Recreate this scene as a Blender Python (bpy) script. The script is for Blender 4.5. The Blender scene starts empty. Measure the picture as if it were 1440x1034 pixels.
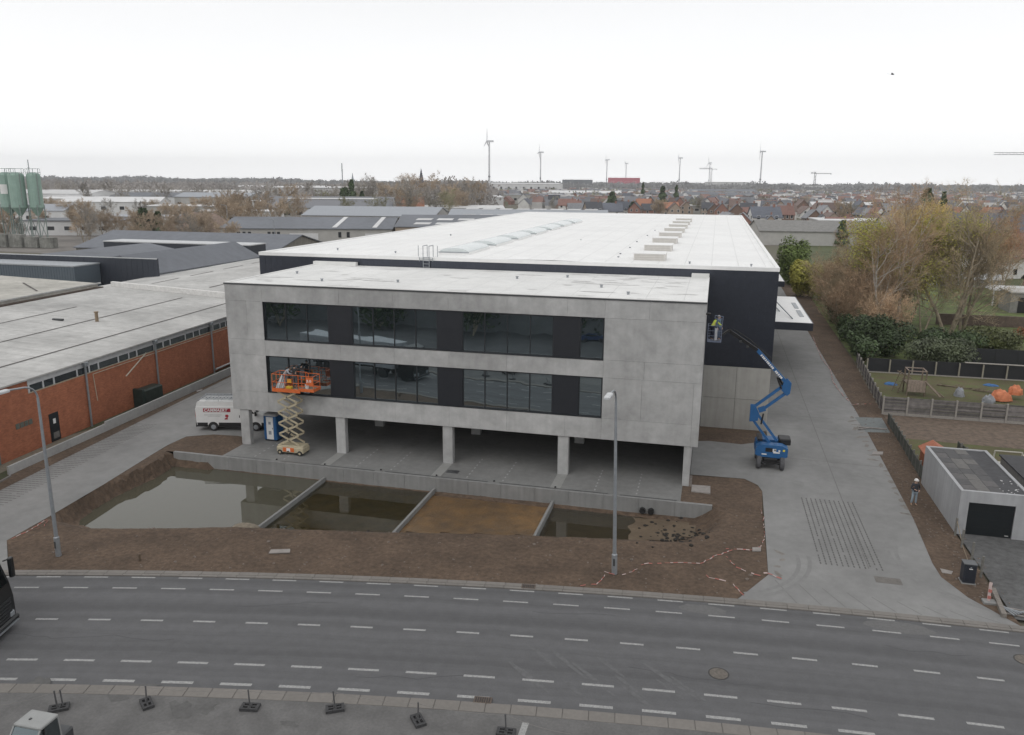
import bpy, bmesh, math, random
from mathutils import Vector, Matrix, noise
from mathutils.geometry import delaunay_2d_cdt
rnd = random.Random(7)
C = bpy.context.scene.collection
S = bpy.context.scene
PI = math.pi

# ------------------------------------------------------------------ camera
cam_d = bpy.data.cameras.new('camera'); cam = bpy.data.objects.new('camera', cam_d); C.objects.link(cam)
cam_d.sensor_fit = 'HORIZONTAL'; cam_d.sensor_width = 36.0; cam_d.lens = 28.0345
cam_d.clip_start = 0.5; cam_d.clip_end = 20000
_p, _r, _y = .2293, .0071, -.2455
_f = Vector((math.sin(_y)*math.cos(_p), math.cos(_y)*math.cos(_p), -math.sin(_p)))
_x = Vector((math.cos(_y), -math.sin(_y), 0)); _u = _x.cross(_f)
_x2 = _x*math.cos(_r) + _u*math.sin(_r); _u2 = _u*math.cos(_r) - _x*math.sin(_r)
M = Matrix(((_x2.x, _u2.x, -_f.x, 35.4486), (_x2.y, _u2.y, -_f.y, -52.5267), (_x2.z, _u2.z, -_f.z, 20.2), (0, 0, 0, 1)))
cam.matrix_world = M
S.camera = cam

# ------------------------------------------------------------------ sky, sun, exposure
w = bpy.data.worlds.new('World'); S.world = w; w.use_nodes = True
nt = w.node_tree; nt.nodes.clear()
o_ = nt.nodes.new('ShaderNodeOutputWorld'); mx = nt.nodes.new('ShaderNodeMixShader')
sky = nt.nodes.new('ShaderNodeTexSky'); sky.sky_type = 'NISHITA'; sky.sun_disc = False
sky.sun_elevation = math.radians(48); sky.sun_rotation = math.radians(200)
b1 = nt.nodes.new('ShaderNodeBackground'); b1.inputs[1].default_value = 0.10
nt.links.new(sky.outputs[0], b1.inputs[0])
tc = nt.nodes.new('ShaderNodeTexCoord'); sep = nt.nodes.new('ShaderNodeSeparateXYZ')
nt.links.new(tc.outputs['Generated'], sep.inputs[0])
cr = nt.nodes.new('ShaderNodeValToRGB'); nt.links.new(sep.outputs[2], cr.inputs[0])
e = cr.color_ramp.elements
e[0].position = 0.0; e[0].color = (1.42, 1.425, 1.43, 1)
e[1].position = 1.0; e[1].color = (1.0, 1.0, 1.0, 1)
k = e.new(.22); k.color = (1.0, 1.0, 1.003, 1)
k = e.new(.05); k.color = (1.24, 1.24, 1.245, 1)
nz = nt.nodes.new('ShaderNodeTexNoise'); nz.inputs['Scale'].default_value = 2.2; nz.inputs['Detail'].default_value = 4
mp = nt.nodes.new('ShaderNodeMapping'); mp.inputs['Scale'].default_value = (1, 1, 4)
nt.links.new(tc.outputs['Generated'], mp.inputs[0]); nt.links.new(mp.outputs[0], nz.inputs['Vector'])
mr = nt.nodes.new('ShaderNodeMapRange'); mr.inputs[3].default_value = .96; mr.inputs[4].default_value = 1.03
nt.links.new(nz.outputs[0], mr.inputs[0])
b2 = nt.nodes.new('ShaderNodeBackground'); nt.links.new(cr.outputs[0], b2.inputs[0]); nt.links.new(mr.outputs[0], b2.inputs[1])
mx.inputs[0].default_value = .94
nt.links.new(b1.outputs[0], mx.inputs[1]); nt.links.new(b2.outputs[0], mx.inputs[2]); nt.links.new(mx.outputs[0], o_.inputs[0])
sl = bpy.data.lights.new('sun', 'SUN'); so = bpy.data.objects.new('sun', sl); C.objects.link(so)
sl.energy = 0.55; sl.angle = math.radians(35); sl.color = (1, .97, .93)
so.rotation_euler = (math.radians(42), 0, math.radians(-20))
S.view_settings.view_transform = 'Standard'; S.view_settings.look = 'None'
S.view_settings.exposure = 0.0; S.view_settings.gamma = 1.0; S.view_settings.use_curve_mapping = False

# ------------------------------------------------------------------ materials
MATS = {}
def mat(name, col, rough=.8, var=.12, scale=3.0, bump=0.0, bscale=30.0, metal=0.0, rand=0.0, stain=0.0, col2=None,
        spec=.5, streak=0.0, emit=None):
    if name in MATS: return MATS[name]
    m = bpy.data.materials.new(name); m.use_nodes = True; t = m.node_tree; n = t.nodes; L = t.links
    b = n['Principled BSDF']; b.inputs['Roughness'].default_value = rough; b.inputs['Metallic'].default_value = metal
    b.inputs['Specular IOR Level'].default_value = spec
    g = n.new('ShaderNodeNewGeometry'); pos = g.outputs['Position']
    na = n.new('ShaderNodeTexNoise'); na.inputs['Scale'].default_value = scale; na.inputs['Detail'].default_value = 6
    na.inputs['Roughness'].default_value = .65; L.new(pos, na.inputs['Vector'])
    c2 = col2 if col2 else tuple(c*(1-var*1.6) for c in col)
    c1 = col if col2 else tuple(min(1, c*(1+var)) for c in col)
    r = n.new('ShaderNodeValToRGB'); r.color_ramp.elements[0].position = .32; r.color_ramp.elements[1].position = .68
    r.color_ramp.elements[0].color = (*c2, 1); r.color_ramp.elements[1].color = (*c1, 1)
    L.new(na.outputs[0], r.inputs[0]); out = r.outputs[0]
    def mul(out, fac_out, lo, hi, a=.3, b_=.7):
        q = n.new('ShaderNodeMapRange'); q.inputs[1].default_value = a; q.inputs[2].default_value = b_
        q.inputs[3].default_value = lo; q.inputs[4].default_value = hi; L.new(fac_out, q.inputs[0])
        x = n.new('ShaderNodeVectorMath'); x.operation = 'SCALE'; L.new(out, x.inputs[0]); L.new(q.outputs[0], x.inputs['Scale'])
        return x.outputs[0]
    if stain:
        ns = n.new('ShaderNodeTexNoise'); ns.inputs['Scale'].default_value = scale*.13; ns.inputs['Detail'].default_value = 5
        L.new(pos, ns.inputs['Vector']); out = mul(out, ns.outputs[0], 1-stain, 1+stain*.4)
    if streak:
        mp = n.new('ShaderNodeMapping'); mp.inputs['Scale'].default_value = (3.5, 3.5, .25); L.new(pos, mp.inputs[0])
        ns = n.new('ShaderNodeTexNoise'); ns.inputs['Scale'].default_value = 1.0; ns.inputs['Detail'].default_value = 4
        L.new(mp.outputs[0], ns.inputs['Vector']); out = mul(out, ns.outputs[0], 1-streak, 1+streak*.3)
    if rand:
        oi = n.new('ShaderNodeObjectInfo'); out = mul(out, oi.outputs['Random'], 1-rand, 1+rand, 0, 1)
    L.new(out, b.inputs['Base Color'])
    if bump:
        nb = n.new('ShaderNodeTexNoise'); nb.inputs['Scale'].default_value = bscale; nb.inputs['Detail'].default_value = 5
        L.new(pos, nb.inputs['Vector']); bp = n.new('ShaderNodeBump'); bp.inputs['Strength'].default_value = bump
        bp.inputs['Distance'].default_value = .05; L.new(nb.outputs[0], bp.inputs['Height']); L.new(bp.outputs[0], b.inputs['Normal'])
    MATS[name] = m; return m

def nodes_of(m): return m.node_tree.nodes, m.node_tree.links, m.node_tree.nodes['Principled BSDF']

def brick_mat():
    m = mat('brick', (.46, .165, .085), .9, .10, 1.6, stain=.14, bump=.1, streak=.08)
    n, L, b = nodes_of(m); src = b.inputs['Base Color'].links[0].from_socket
    g = n.new('ShaderNodeNewGeometry'); sp = n.new('ShaderNodeSeparateXYZ'); L.new(g.outputs['Position'], sp.inputs[0])
    cb = n.new('ShaderNodeCombineXYZ'); L.new(sp.outputs[1], cb.inputs[0]); L.new(sp.outputs[2], cb.inputs[1])
    bt = n.new('ShaderNodeTexBrick'); bt.inputs['Scale'].default_value = 1; bt.inputs['Brick Width'].default_value = .22
    bt.inputs['Row Height'].default_value = .075; bt.inputs['Mortar Size'].default_value = .008
    bt.inputs['Color1'].default_value = (1.0, 1.0, 1.0, 1); bt.inputs['Color2'].default_value = (.62, .6, .62, 1); bt.inputs['Mortar'].default_value = (.8, .9, 1.0, 1)
    L.new(cb.outputs[0], bt.inputs['Vector'])
    x = n.new('ShaderNodeMix'); x.data_type = 'RGBA'; x.blend_type = 'MULTIPLY'; x.inputs[0].default_value = .8
    L.new(src, x.inputs[6]); L.new(bt.outputs[0], x.inputs[7]); L.new(x.outputs[2], b.inputs['Base Color'])
    return m
def asphalt_mat():
    m = mat('road_asphalt', (.106, .106, .110), .85, .06, 14, bump=.25, bscale=90, stain=.1)
    n, L, b = nodes_of(m); src = b.inputs['Base Color'].links[0].from_socket
    # long wear bands that follow the arc of the road
    g = n.new('ShaderNodeNewGeometry'); sb = n.new('ShaderNodeVectorMath'); sb.operation = 'SUBTRACT'
    sb.inputs[1].default_value = (57.603, -229.331, 0); L.new(g.outputs['Position'], sb.inputs[0])
    ln = n.new('ShaderNodeVectorMath'); ln.operation = 'LENGTH'; L.new(sb.outputs[0], ln.inputs[0])
    nz_ = n.new('ShaderNodeTexNoise'); nz_.inputs['Scale'].default_value = .35; L.new(g.outputs['Position'], nz_.inputs['Vector'])
    ad = n.new('ShaderNodeMath'); ad.operation = 'MULTIPLY_ADD'; ad.inputs[1].default_value = .5
    L.new(nz_.outputs[0], ad.inputs[0]); L.new(ln.outputs['Value'], ad.inputs[2])
    no = n.new('ShaderNodeTexNoise'); no.noise_dimensions = '1D'; no.inputs['Scale'].default_value = 1.1; no.inputs['Detail'].default_value = 3
    L.new(ad.outputs[0], no.inputs['W'])
    q = n.new('ShaderNodeMapRange'); q.inputs[1].default_value = .3; q.inputs[2].default_value = .7; q.inputs[3].default_value = .84; q.inputs[4].default_value = 1.11
    L.new(no.outputs[0], q.inputs[0])
    x = n.new('ShaderNodeVectorMath'); x.operation = 'SCALE'; L.new(src, x.inputs[0]); L.new(q.outputs[0], x.inputs['Scale'])
    L.new(x.outputs[0], b.inputs['Base Color']); return m
def facade_mat():
    return mat('facade_concrete', (.435, .435, .43), .75, .12, 1.0, bump=.08, bscale=14, stain=.27, rand=.05, streak=.06)
def water_mat(name, col, trans):
    m = bpy.data.materials.new(name); m.use_nodes = True; n = m.node_tree.nodes; L = m.node_tree.links; n.clear()
    o = n.new('ShaderNodeOutputMaterial'); gl = n.new('ShaderNodeBsdfGlossy'); gl.inputs['Roughness'].default_value = .02
    gl.inputs['Color'].default_value = (.92, .93, .93, 1)
    d = n.new('ShaderNodeBsdfDiffuse'); d.inputs[0].default_value = (*col, 1)
    t = n.new('ShaderNodeBsdfTransparent'); t.inputs[0].default_value = (.72, .66, .5, 1)
    a = n.new('ShaderNodeMixShader'); a.inputs[0].default_value = trans; L.new(d.outputs[0], a.inputs[1]); L.new(t.outputs[0], a.inputs[2])
    fr = n.new('ShaderNodeFresnel'); fr.inputs[0].default_value = 1.45
    g = n.new('ShaderNodeNewGeometry'); nn = n.new('ShaderNodeTexNoise'); nn.inputs['Scale'].default_value = 1.6
    L.new(g.outputs['Position'], nn.inputs['Vector']); bp = n.new('ShaderNodeBump'); bp.inputs['Strength'].default_value = .04; bp.inputs['Distance'].default_value = .02
    L.new(nn.outputs[0], bp.inputs['Height']); L.new(bp.outputs[0], gl.inputs['Normal'])
    ms = n.new('ShaderNodeMath'); ms.operation = 'MULTIPLY_ADD'; ms.inputs[1].default_value = 1.12; ms.inputs[2].default_value = .0; ms.use_clamp = True
    L.new(fr.outputs[0], ms.inputs[0])
    b = n.new('ShaderNodeMixShader'); L.new(ms.outputs[0], b.inputs[0]); L.new(a.outputs[0], b.inputs[1]); L.new(gl.outputs[0], b.inputs[2])
    L.new(b.outputs[0], o.inputs[0]); return m
def glass_mat(name='window_glass', tint=(.012, .016, .018), refl=.40, wob=.05):
    if name in MATS: return MATS[name]
    m = bpy.data.materials.new(name); m.use_nodes = True; n = m.node_tree.nodes; L = m.node_tree.links; n.clear()
    o = n.new('ShaderNodeOutputMaterial'); gl = n.new('ShaderNodeBsdfGlossy'); gl.inputs['Roughness'].default_value = .015
    gl.inputs['Color'].default_value = (.80, .93, .98, 1)
    d = n.new('ShaderNodeBsdfDiffuse'); d.inputs[0].default_value = (*tint, 1)
    lw = n.new('ShaderNodeLayerWeight'); lw.inputs[0].default_value = .3
    ma = n.new('ShaderNodeMath'); ma.operation = 'MULTIPLY_ADD'; ma.inputs[1].default_value = .5; ma.inputs[2].default_value = refl; ma.use_clamp = True
    L.new(lw.outputs[0], ma.inputs[0])
    g = n.new('ShaderNodeNewGeometry'); nn = n.new('ShaderNodeTexNoise'); nn.inputs['Scale'].default_value = .55; nn.inputs['Detail'].default_value = 1
    oi = n.new('ShaderNodeObjectInfo'); va = n.new('ShaderNodeVectorMath'); va.operation = 'ADD'
    sc = n.new('ShaderNodeMath'); sc.operation = 'MULTIPLY'; sc.inputs[1].default_value = 37; L.new(oi.outputs['Random'], sc.inputs[0])
    L.new(g.outputs['Position'], va.inputs[0]); L.new(sc.outputs[0], va.inputs[1]); L.new(va.outputs[0], nn.inputs['Vector'])
    bp = n.new('ShaderNodeBump'); bp.inputs['Strength'].default_value = wob; bp.inputs['Distance'].default_value = .12
    L.new(nn.outputs[0], bp.inputs['Height']); L.new(bp.outputs[0], gl.inputs['Normal'])
    b = n.new('ShaderNodeMixShader'); L.new(ma.outputs[0], b.inputs[0]); L.new(d.outputs[0], b.inputs[1]); L.new(gl.outputs[0], b.inputs[2])
    L.new(b.outputs[0], o.inputs[0]); MATS[name] = m; return m

M_conc = facade_mat()
M_joint = mat('joint_backing', (.16, .152, .142), .9)  # dark backing colour behind panel and kerb joints, also on cores and footings
M_frame = mat('window_frame_metal', (.018, .021, .025), .45, .05)
M_panel = mat('anthracite_panel', (.019,.021,.026), .5, .05, rand=.06, spec=.35)
M_clad = mat('hall_cladding', (.070,.076,.094), .30, .05, rand=.05, metal=.92)
M_glass = glass_mat()
M_cglass = glass_mat('vehicle_glass', (.01, .012, .013), .15, .0)
M_roof = mat('roof_membrane', (.80, .80, .79), .7, .03, 2, stain=.06)
M_roof2 = mat('roof_membrane_dusty', (.70, .70, .685), .75, .05, .9, stain=.10)
M_trim = mat('metal_trim', (.05, .052, .055), .4, .05)
M_slab = mat('carport_concrete', (.195, .195, .19), .8, .08, 2.0, bump=.06, stain=.18)
M_yard = mat('yard_concrete', (.222, .221, .217), .85, .07, 1.3, bump=.05, stain=.22)
M_wallc = mat('retaining_concrete', (.225, .225, .22), .8, .06, 1.8, bump=.06, streak=.14, rand=.05)
M_dirt = mat('bare_soil', (.108, .074, .051), 1.0, .24, 3.6, bump=1.0, bscale=8, stain=.3)
M_asph = asphalt_mat()
M_lot = mat('lot_asphalt', (.135, .132, .13), .9, .1, 8, bump=.25, bscale=60, stain=.22)
M_kerb = mat('kerb_concrete', (.185, .172, .158), .9, .06, 5, rand=.05, stain=.1)
M_mark = mat('road_paint', (.38, .38, .37), .7, .12, 14, col2=(.20,.20,.20))
M_brick = brick_mat()
M_white = mat('white_paint', (.72, .72, .71), .45, .03, 2)
M_black = mat('black_plastic', (.012, .012, .013), .5, .1)
M_rubber = mat('tyre_rubber', (.025, .025, .026), .85, .1)
M_galv = mat('galvanised_steel', (.30, .32, .34), .45, .08, 4, metal=.4)
M_bark = mat('tree_bark', (.32, .27, .20), .95, .25, 2, rand=.2)
M_birch = mat('birch_bark', (.42, .38, .33), .9, .3, 3)
M_twig = mat('bare_twigs', (.41, .33, .22), 1, .3, .25, rand=.22, spec=.1)
M_twigr = mat('reddish_twigs', (.42, .30, .20), 1, .3, .25, rand=.2, spec=.1)
M_leafy = mat('young_leaves', (.42, .40, .10), .8, .3, .5, rand=.2, spec=.2)
M_leafg = mat('green_leaves', (.17, .23, .07), .7, .35, .5, rand=.2, spec=.3)
M_leafd = mat('dark_evergreen_leaves', (.065, .098, .040), .6, .5, 1.6, rand=.2, spec=.4)
M_grass = mat('grass', (.105, .125, .040), 1, .25, .9, bump=.9, bscale=14, stain=.35, col2=(.115, .085, .052))
M_ground = mat('mixed_ground', (.10, .10, .06), 1, .3, .02, stain=.3, col2=(.16, .14, .115))
M_hc = mat('hall_concrete', (.37, .36, .335), .8, .05, 1.2, stain=.08, streak=.1, rand=.03)

# ------------------------------------------------------------------ helpers
def tag(o, label=None, cat=None, group=None, kind=None):
    if label: o['label'] = label
    if cat: o['category'] = cat
    if group: o['group'] = group
    if kind: o['kind'] = kind
    return o
def absloc(o):
    v = Vector((0, 0, 0))
    while o is not None: v += o.location; o = o.parent
    return v
def thing(name, label, cat, loc=(0, 0, 0), rz=0, group=None):
    o = bpy.data.objects.new(name, None); C.objects.link(o); o.location = loc; o.rotation_euler = (0, 0, rz)
    o.empty_display_size = .3
    return tag(o, label, cat, group)
class MB:
    def __init__(s): s.v = []; s.f = []
    def add(s, vs, fs):
        k = len(s.v); s.v += [tuple(v) for v in vs]; s.f += [tuple(i+k for i in f) for f in fs]; return s
    def box(s, x0, x1, y0, y1, z0, z1):
        if x0 > x1: x0, x1 = x1, x0
        if y0 > y1: y0, y1 = y1, y0
        if z0 > z1: z0, z1 = z1, z0
        return s.add([(x0,y0,z0),(x1,y0,z0),(x1,y1,z0),(x0,y1,z0),(x0,y0,z1),(x1,y0,z1),(x1,y1,z1),(x0,y1,z1)],
              [(3,2,1,0),(4,5,6,7),(0,1,5,4),(1,2,6,5),(2,3,7,6),(3,0,4,7)])
    def cbox(s, x0, x1, y0, y1, z0, z1, c=.03):   # box with chamfered vertical and top edges
        P = [(x0+c,y0),(x1-c,y0),(x1,y0+c),(x1,y1-c),(x1-c,y1),(x0+c,y1),(x0,y1-c),(x0,y0+c)]
        n = 8; cx = (x0+x1)/2; cy = (y0+y1)/2
        sx = max(0, 1-2*c/(x1-x0)); sy = max(0, 1-2*c/(y1-y0))
        vs = [(x,y,z0) for x,y in P]+[(x,y,z1-c) for x,y in P]+[(cx+(x-cx)*sx, cy+(y-cy)*sy, z1) for x,y in P]
        fs = [tuple(range(7,-1,-1)), tuple(range(16,24))]
        for r in (0, 8):
            for i in range(8): fs.append((r+i, r+(i+1)%8, r+8+(i+1)%8, r+8+i))
        return s.add(vs, fs)
    def prism(s, poly, z0, z1):
        a = sum(poly[i][0]*poly[(i+1)%len(poly)][1]-poly[(i+1)%len(poly)][0]*poly[i][1] for i in range(len(poly)))
        if a < 0: poly = poly[::-1]
        n = len(poly)
        return s.add([(x,y,z0) for x,y in poly]+[(x,y,z1) for x,y in poly],
              [tuple(range(n-1,-1,-1)), tuple(range(n,2*n))]+[(i,(i+1)%n,n+(i+1)%n,n+i) for i in range(n)])
    def extr(s, prof, axis, a, b):   # profile polygon swept along an axis ('x': prof in y,z ; 'y': prof in x,z)
        n = len(prof)
        ar = sum(prof[i][0]*prof[(i+1)%n][1]-prof[(i+1)%n][0]*prof[i][1] for i in range(n))
        if ar < 0: prof = prof[::-1]
        if axis == 'x': vs = [(a,p,q) for p,q in prof]+[(b,p,q) for p,q in prof]; fl = False
        else: vs = [(p,a,q) for p,q in prof]+[(p,b,q) for p,q in prof]; fl = True
        fs = [tuple(range(n-1,-1,-1)), tuple(range(n,2*n))]+[(i,(i+1)%n,n+(i+1)%n,n+i) for i in range(n)]
        if fl: fs = [f[::-1] for f in fs]
        return s.add(vs, fs)
    def tube(s, p, q, r0, r1=None, n=8, cap=True):
        r1 = r0 if r1 is None else r1; p = Vector(p); q = Vector(q); d = q-p
        if d.length < 1e-6: return s
        d.normalize(); a = d.orthogonal().normalized(); b = d.cross(a)
        vs = [p+(a*math.cos(t*2*PI/n)+b*math.sin(t*2*PI/n))*r0 for t in range(n)]+[q+(a*math.cos(t*2*PI/n)+b*math.sin(t*2*PI/n))*r1 for t in range(n)]
        fs = [(i,(i+1)%n,n+(i+1)%n,n+i) for i in range(n)]
        if cap: fs += [tuple(range(n-1,-1,-1)), tuple(range(n,2*n))]
        return s.add(vs, fs)
    def path(s, pts, r, n=6):
        for a, b in zip(pts, pts[1:]): s.tube(a, b, r, r, n)
        return s
    def bar(s, p, q, wd, ht, up=(0, 0, 1)):       # rectangular bar between two points
        p = Vector(p); q = Vector(q); d = (q-p).normalized(); a = d.cross(Vector(up))
        if a.length < 1e-3: a = d.orthogonal()
        a.normalize(); b = a.cross(d).normalized(); a = a*wd/2; b = b*ht/2
        vs = [p-a-b, p+a-b, p+a+b, p-a+b, q-a-b, q+a-b, q+a+b, q-a+b]
        return s.add(vs, [(3,2,1,0),(4,5,6,7),(0,1,5,4),(1,2,6,5),(2,3,7,6),(3,0,4,7)])
    def build(s, name, m, parent=None, world=True, smooth=False):
        me = bpy.data.meshes.new(name); vs = s.v
        if parent is not None and world:
            L = absloc(parent); vs = [(x-L.x, y-L.y, z-L.z) for x, y, z in vs]
        me.from_pydata(vs, [], s.f); me.materials.append(m); me.update()
        bm = bmesh.new(); bm.from_mesh(me); 
        if len(s.f) < 4000: bmesh.ops.recalc_face_normals(bm, faces=bm.faces)
        bm.to_mesh(me); bm.free()
        if smooth: me.shade_smooth() if hasattr(me, 'shade_smooth') else None
        o = bpy.data.objects.new(name, me); C.objects.link(o); o.parent = parent
        return o
def lathe(prof, n=16, axis='z', c=(0, 0, 0)):
    m = MB(); vs = []; fs = []
    for r, z in prof:
        for t in range(n):
            a = 2*PI*t/n
            if axis == 'z': vs.append((c[0]+r*math.cos(a), c[1]+r*math.sin(a), c[2]+z))
            elif axis == 'y': vs.append((c[0]+r*math.cos(a), c[1]+z, c[2]+r*math.sin(a)))
            else: vs.append((c[0]+z, c[1]+r*math.cos(a), c[2]+r*math.sin(a)))
    for k in range(len(prof)-1):
        for t in range(n): fs.append((k*n+t, k*n+(t+1)%n, (k+1)*n+(t+1)%n, (k+1)*n+t))
    fs.append(tuple(range(n))); fs.append(tuple((len(prof)-1)*n+t for t in range(n)))
    return m.add(vs, fs)
def inst(name, mesh, parent, loc=(0, 0, 0), rz=0):
    o = bpy.data.objects.new(name, mesh); C.objects.link(o); o.parent = parent; o.location = loc; o.rotation_euler = (0, 0, rz); return o
def copy_tree(o, parent=None):
    c = o.copy(); C.objects.link(c); c.parent = parent
    for ch in list(o.children): copy_tree(ch, c)
    return c
def struct(name, mb, m, parent=None):
    o = mb.build(name, m, parent)
    if parent is None: o['kind'] = 'structure'
    return o
def sheet(poly, z, zb=None):
    m = MB(); m.add([(x, y, z) for x, y in poly], [tuple(range(len(poly)))]); return m
def text_mesh(txt, size, mirror=False, shear=0):
    cu = bpy.data.curves.new('lettering', 'FONT'); cu.body = txt; cu.size = size; cu.shear = shear; cu.extrude = .004; cu.offset = size*.02
    cu.resolution_u = 2
    t = bpy.data.objects.new('lettering', cu); C.objects.link(t); bpy.context.view_layer.update()
    me = bpy.data.meshes.new_from_object(t.evaluated_get(bpy.context.evaluated_depsgraph_get()))
    bpy.data.objects.remove(t); return me
def skin(name, verts, edges, radii, m, parent, sub=2, root=0):
    me = bpy.data.meshes.new(name); me.from_pydata(verts, edges, [])
    o = bpy.data.objects.new(name, me); C.objects.link(o)
    md = o.modifiers.new('s', 'SKIN'); md.use_smooth_shade = True
    sv = me.skin_vertices[0].data
    for i, r in enumerate(radii):
        sv[i].radius = (r, r) if not isinstance(r, tuple) else r
        sv[i].use_root = (i == root)
    if sub: s2 = o.modifiers.new('u', 'SUBSURF'); s2.levels = sub; s2.render_levels = sub
    bpy.context.view_layer.update()
    nm = bpy.data.meshes.new_from_object(o.evaluated_get(bpy.context.evaluated_depsgraph_get()))
    bpy.data.objects.remove(o); nm.materials.clear(); nm.materials.append(m); nm.name = name
    for p in nm.polygons: p.use_smooth = True
    r = bpy.data.objects.new(name, nm); C.objects.link(r); r.parent = parent; return r
def ico(r, c=(0, 0, 0), sc=(1, 1, 1), sub=2):
    bm = bmesh.new(); bmesh.ops.create_icosphere(bm, subdivisions=sub, radius=r); m = MB()
    m.add([(c[0]+v.co.x*sc[0], c[1]+v.co.y*sc[1], c[2]+v.co.z*sc[2]) for v in bm.verts], [tuple(v.index for v in f.verts) for f in bm.faces]); bm.free(); return m
ORD = ['first','second','third','fourth','fifth','sixth','seventh','eighth','ninth','tenth','eleventh','twelfth','thirteenth','fourteenth',
 'fifteenth','sixteenth','seventeenth','eighteenth','nineteenth','twentieth']
def ordn(i): return ORD[i] if i < len(ORD) else '%d%s' % (i+1, {1:'st',2:'nd',3:'rd'}.get((i+1) % 10 if (i+1) % 100 not in (11,12,13) else 0, 'th'))

# ================================================================== SETTING
RC = (57.603, -229.331)
def arc(r, X): return (X, RC[1]+math.sqrt(r*r-(X-RC[0])**2))
def arcs(r, x0, x1, n=60): return [arc(r, x0+(x1-x0)*i/n) for i in range(n+1)]
RK, R1, R2, R3, R4, R5, RS = 215.41, 214.885, 213.775, 210.78, 207.525, 206.14, 205.80
HOLE = (-5.9, 38.6, -17.4, 1.6)

# ground far out to the horizon, with an opening where the ponds lie
g = MB(); B = 6500; x0, x1, y0, y1 = HOLE
for q in ((-B,x0,-B,B+500),(x1,B,-B,B+500),(x0,x1,-B,y0),(x0,x1,y1,B+500)):
    g.add([(q[0],q[2],-.16),(q[1],q[2],-.16),(q[1],q[3],-.16),(q[0],q[3],-.16)], [(0,1,2,3)])
struct('ground', g, M_ground)
# road
rd = MB(); a = arcs(RK-.22, -90, 150, 120); b = arcs(RS, -90, 150, 120)
rd.add([(x,y,-.055) for x,y in a]+[(x,y,-.055) for x,y in b], [(i,i+1,121+i+1,121+i) for i in range(120)])
road = struct('road', rd, M_asph)
def dashes(r, xa, xb, n, ln, wd, ext=7):
    t0 = math.atan2(arc(r,xa)[1]-RC[1], xa-RC[0]); t1 = math.atan2(arc(r,xb)[1]-RC[1], xb-RC[0])
    m = MB(); k = 5
    vs = []
    for i in range(k+1):
        s = (i/k-.5)*ln; sag = -(s*s)/(2*r)
        vs += [(s, sag-wd/2, 0), (s, sag+wd/2, 0)]
    m.add(vs, [(2*i, 2*i+2, 2*i+3, 2*i+1) for i in range(k)])
    me = None
    for i in range(-ext, n+ext+1):
        t = t0+(t1-t0)*i/n
        if me is None:
            o = m.build('lane_dash', M_mark, road, world=False); me = o.data
        else: o = inst('lane_dash', me, road)
        o.location = (RC[0]+r*math.cos(t), RC[1]+r*math.sin(t), -.050); o.rotation_euler = (0, 0, t-PI/2)
dashes(R1, 2.85, 49.2, 19, 1.25, .11); dashes(R2, 2.65, 49.29, 19, 1.25, .115); dashes(R3, 6.01, 47.85, 17, 1.05, .135)
dashes(R4, 7.57, 41.76, 14, 1.32, .145); dashes(R5, 10.25, 39.37, 12, 1.32, .17)
# dirt patches of repair on the cycle strip
m = MB()
for (x, r, a_, b_) in ((36, 214.3, 1.2, .5), (45, 214.3, 1.6, .55)):
    c = arc(r, x); vs = [(c[0]+a_*math.cos(t*PI/8)*rnd.uniform(.8,1.1), c[1]+b_*math.sin(t*PI/8)*rnd.uniform(.8,1.1), -.0505) for t in range(16)]
    m.add(vs, [tuple(range(16))])
tag(m.build('road_patch', mat('patch_asphalt', (.125,.124,.124), .9, .1, 10), road))

# yard, driveway, forecourt and lot: one concrete/asphalt sheet each
yard = struct('yard_pavement', sheet([arc(RK,37.6), (39.3,-11.7), (39.6,.5), (39.35,1.6), (38.5,2.6), (34.8,2.45), (34.8,10.2), (36,10.6), (38.5,10.4), (40.0,11.4), (40.62,13), (40.62,126),
   (48.9,126), (48.9,22), (48.65,8), (48.45,-2), (48.1,-8.0), (48.15,-9.6), (48.9,-11.6), arc(RK,50.6), arc(RK,47), arc(RK,43), arc(RK,40)], 0.0), M_yard)
drive = struct('driveway', sheet([arc(RK,-6), arc(RK,-3), arc(RK,.42), (-2.77,-18.66), (-3.08,-15.2), (-3.7,-10), (-4.6,-4), (-4.91,-1.69), (-4.86,.54), (-3.1,1.6), (-.96,1.8), (.60,1.35), (.55,14.4), (-5.9,14.4), (-5.9,100), (-19,100), (-13.9,27), (-12.9,18),
   (-9.5,-12.7), (-7.6,-24.2)], -0.004), M_yard)
lot = MB(); a = arcs(RS-.62, -90, 150, 80)
lot.add([(x,y,0) for x,y in a]+[(150,-140,0),(-90,-140,0)], [tuple(range(83))])
lot = struct('lot_pavement', lot, M_lot)
m = MB()
for (x, y, a_, b_) in ((24,-31.5,3.5,1.4),(30,-29,2.5,1.1),(17.5,-31.3,2.6,1.0),(34,-28.6,2.4,.8)):
    vs = [(x+a_*math.cos(t*PI/12)*rnd.uniform(.7,1.15), y+b_*math.sin(t*PI/12)*rnd.uniform(.7,1.15), .004) for t in range(24)]
    m.add(vs, [tuple(range(24))])
m.build('dusty_patch', mat('dusty_asphalt', (.16,.155,.15), .95, .15, 5), lot)
m = MB().box(29.45, 29.7, -29.5, -26.5, 0, .006); m.build('lot_line', M_mark, lot)

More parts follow.
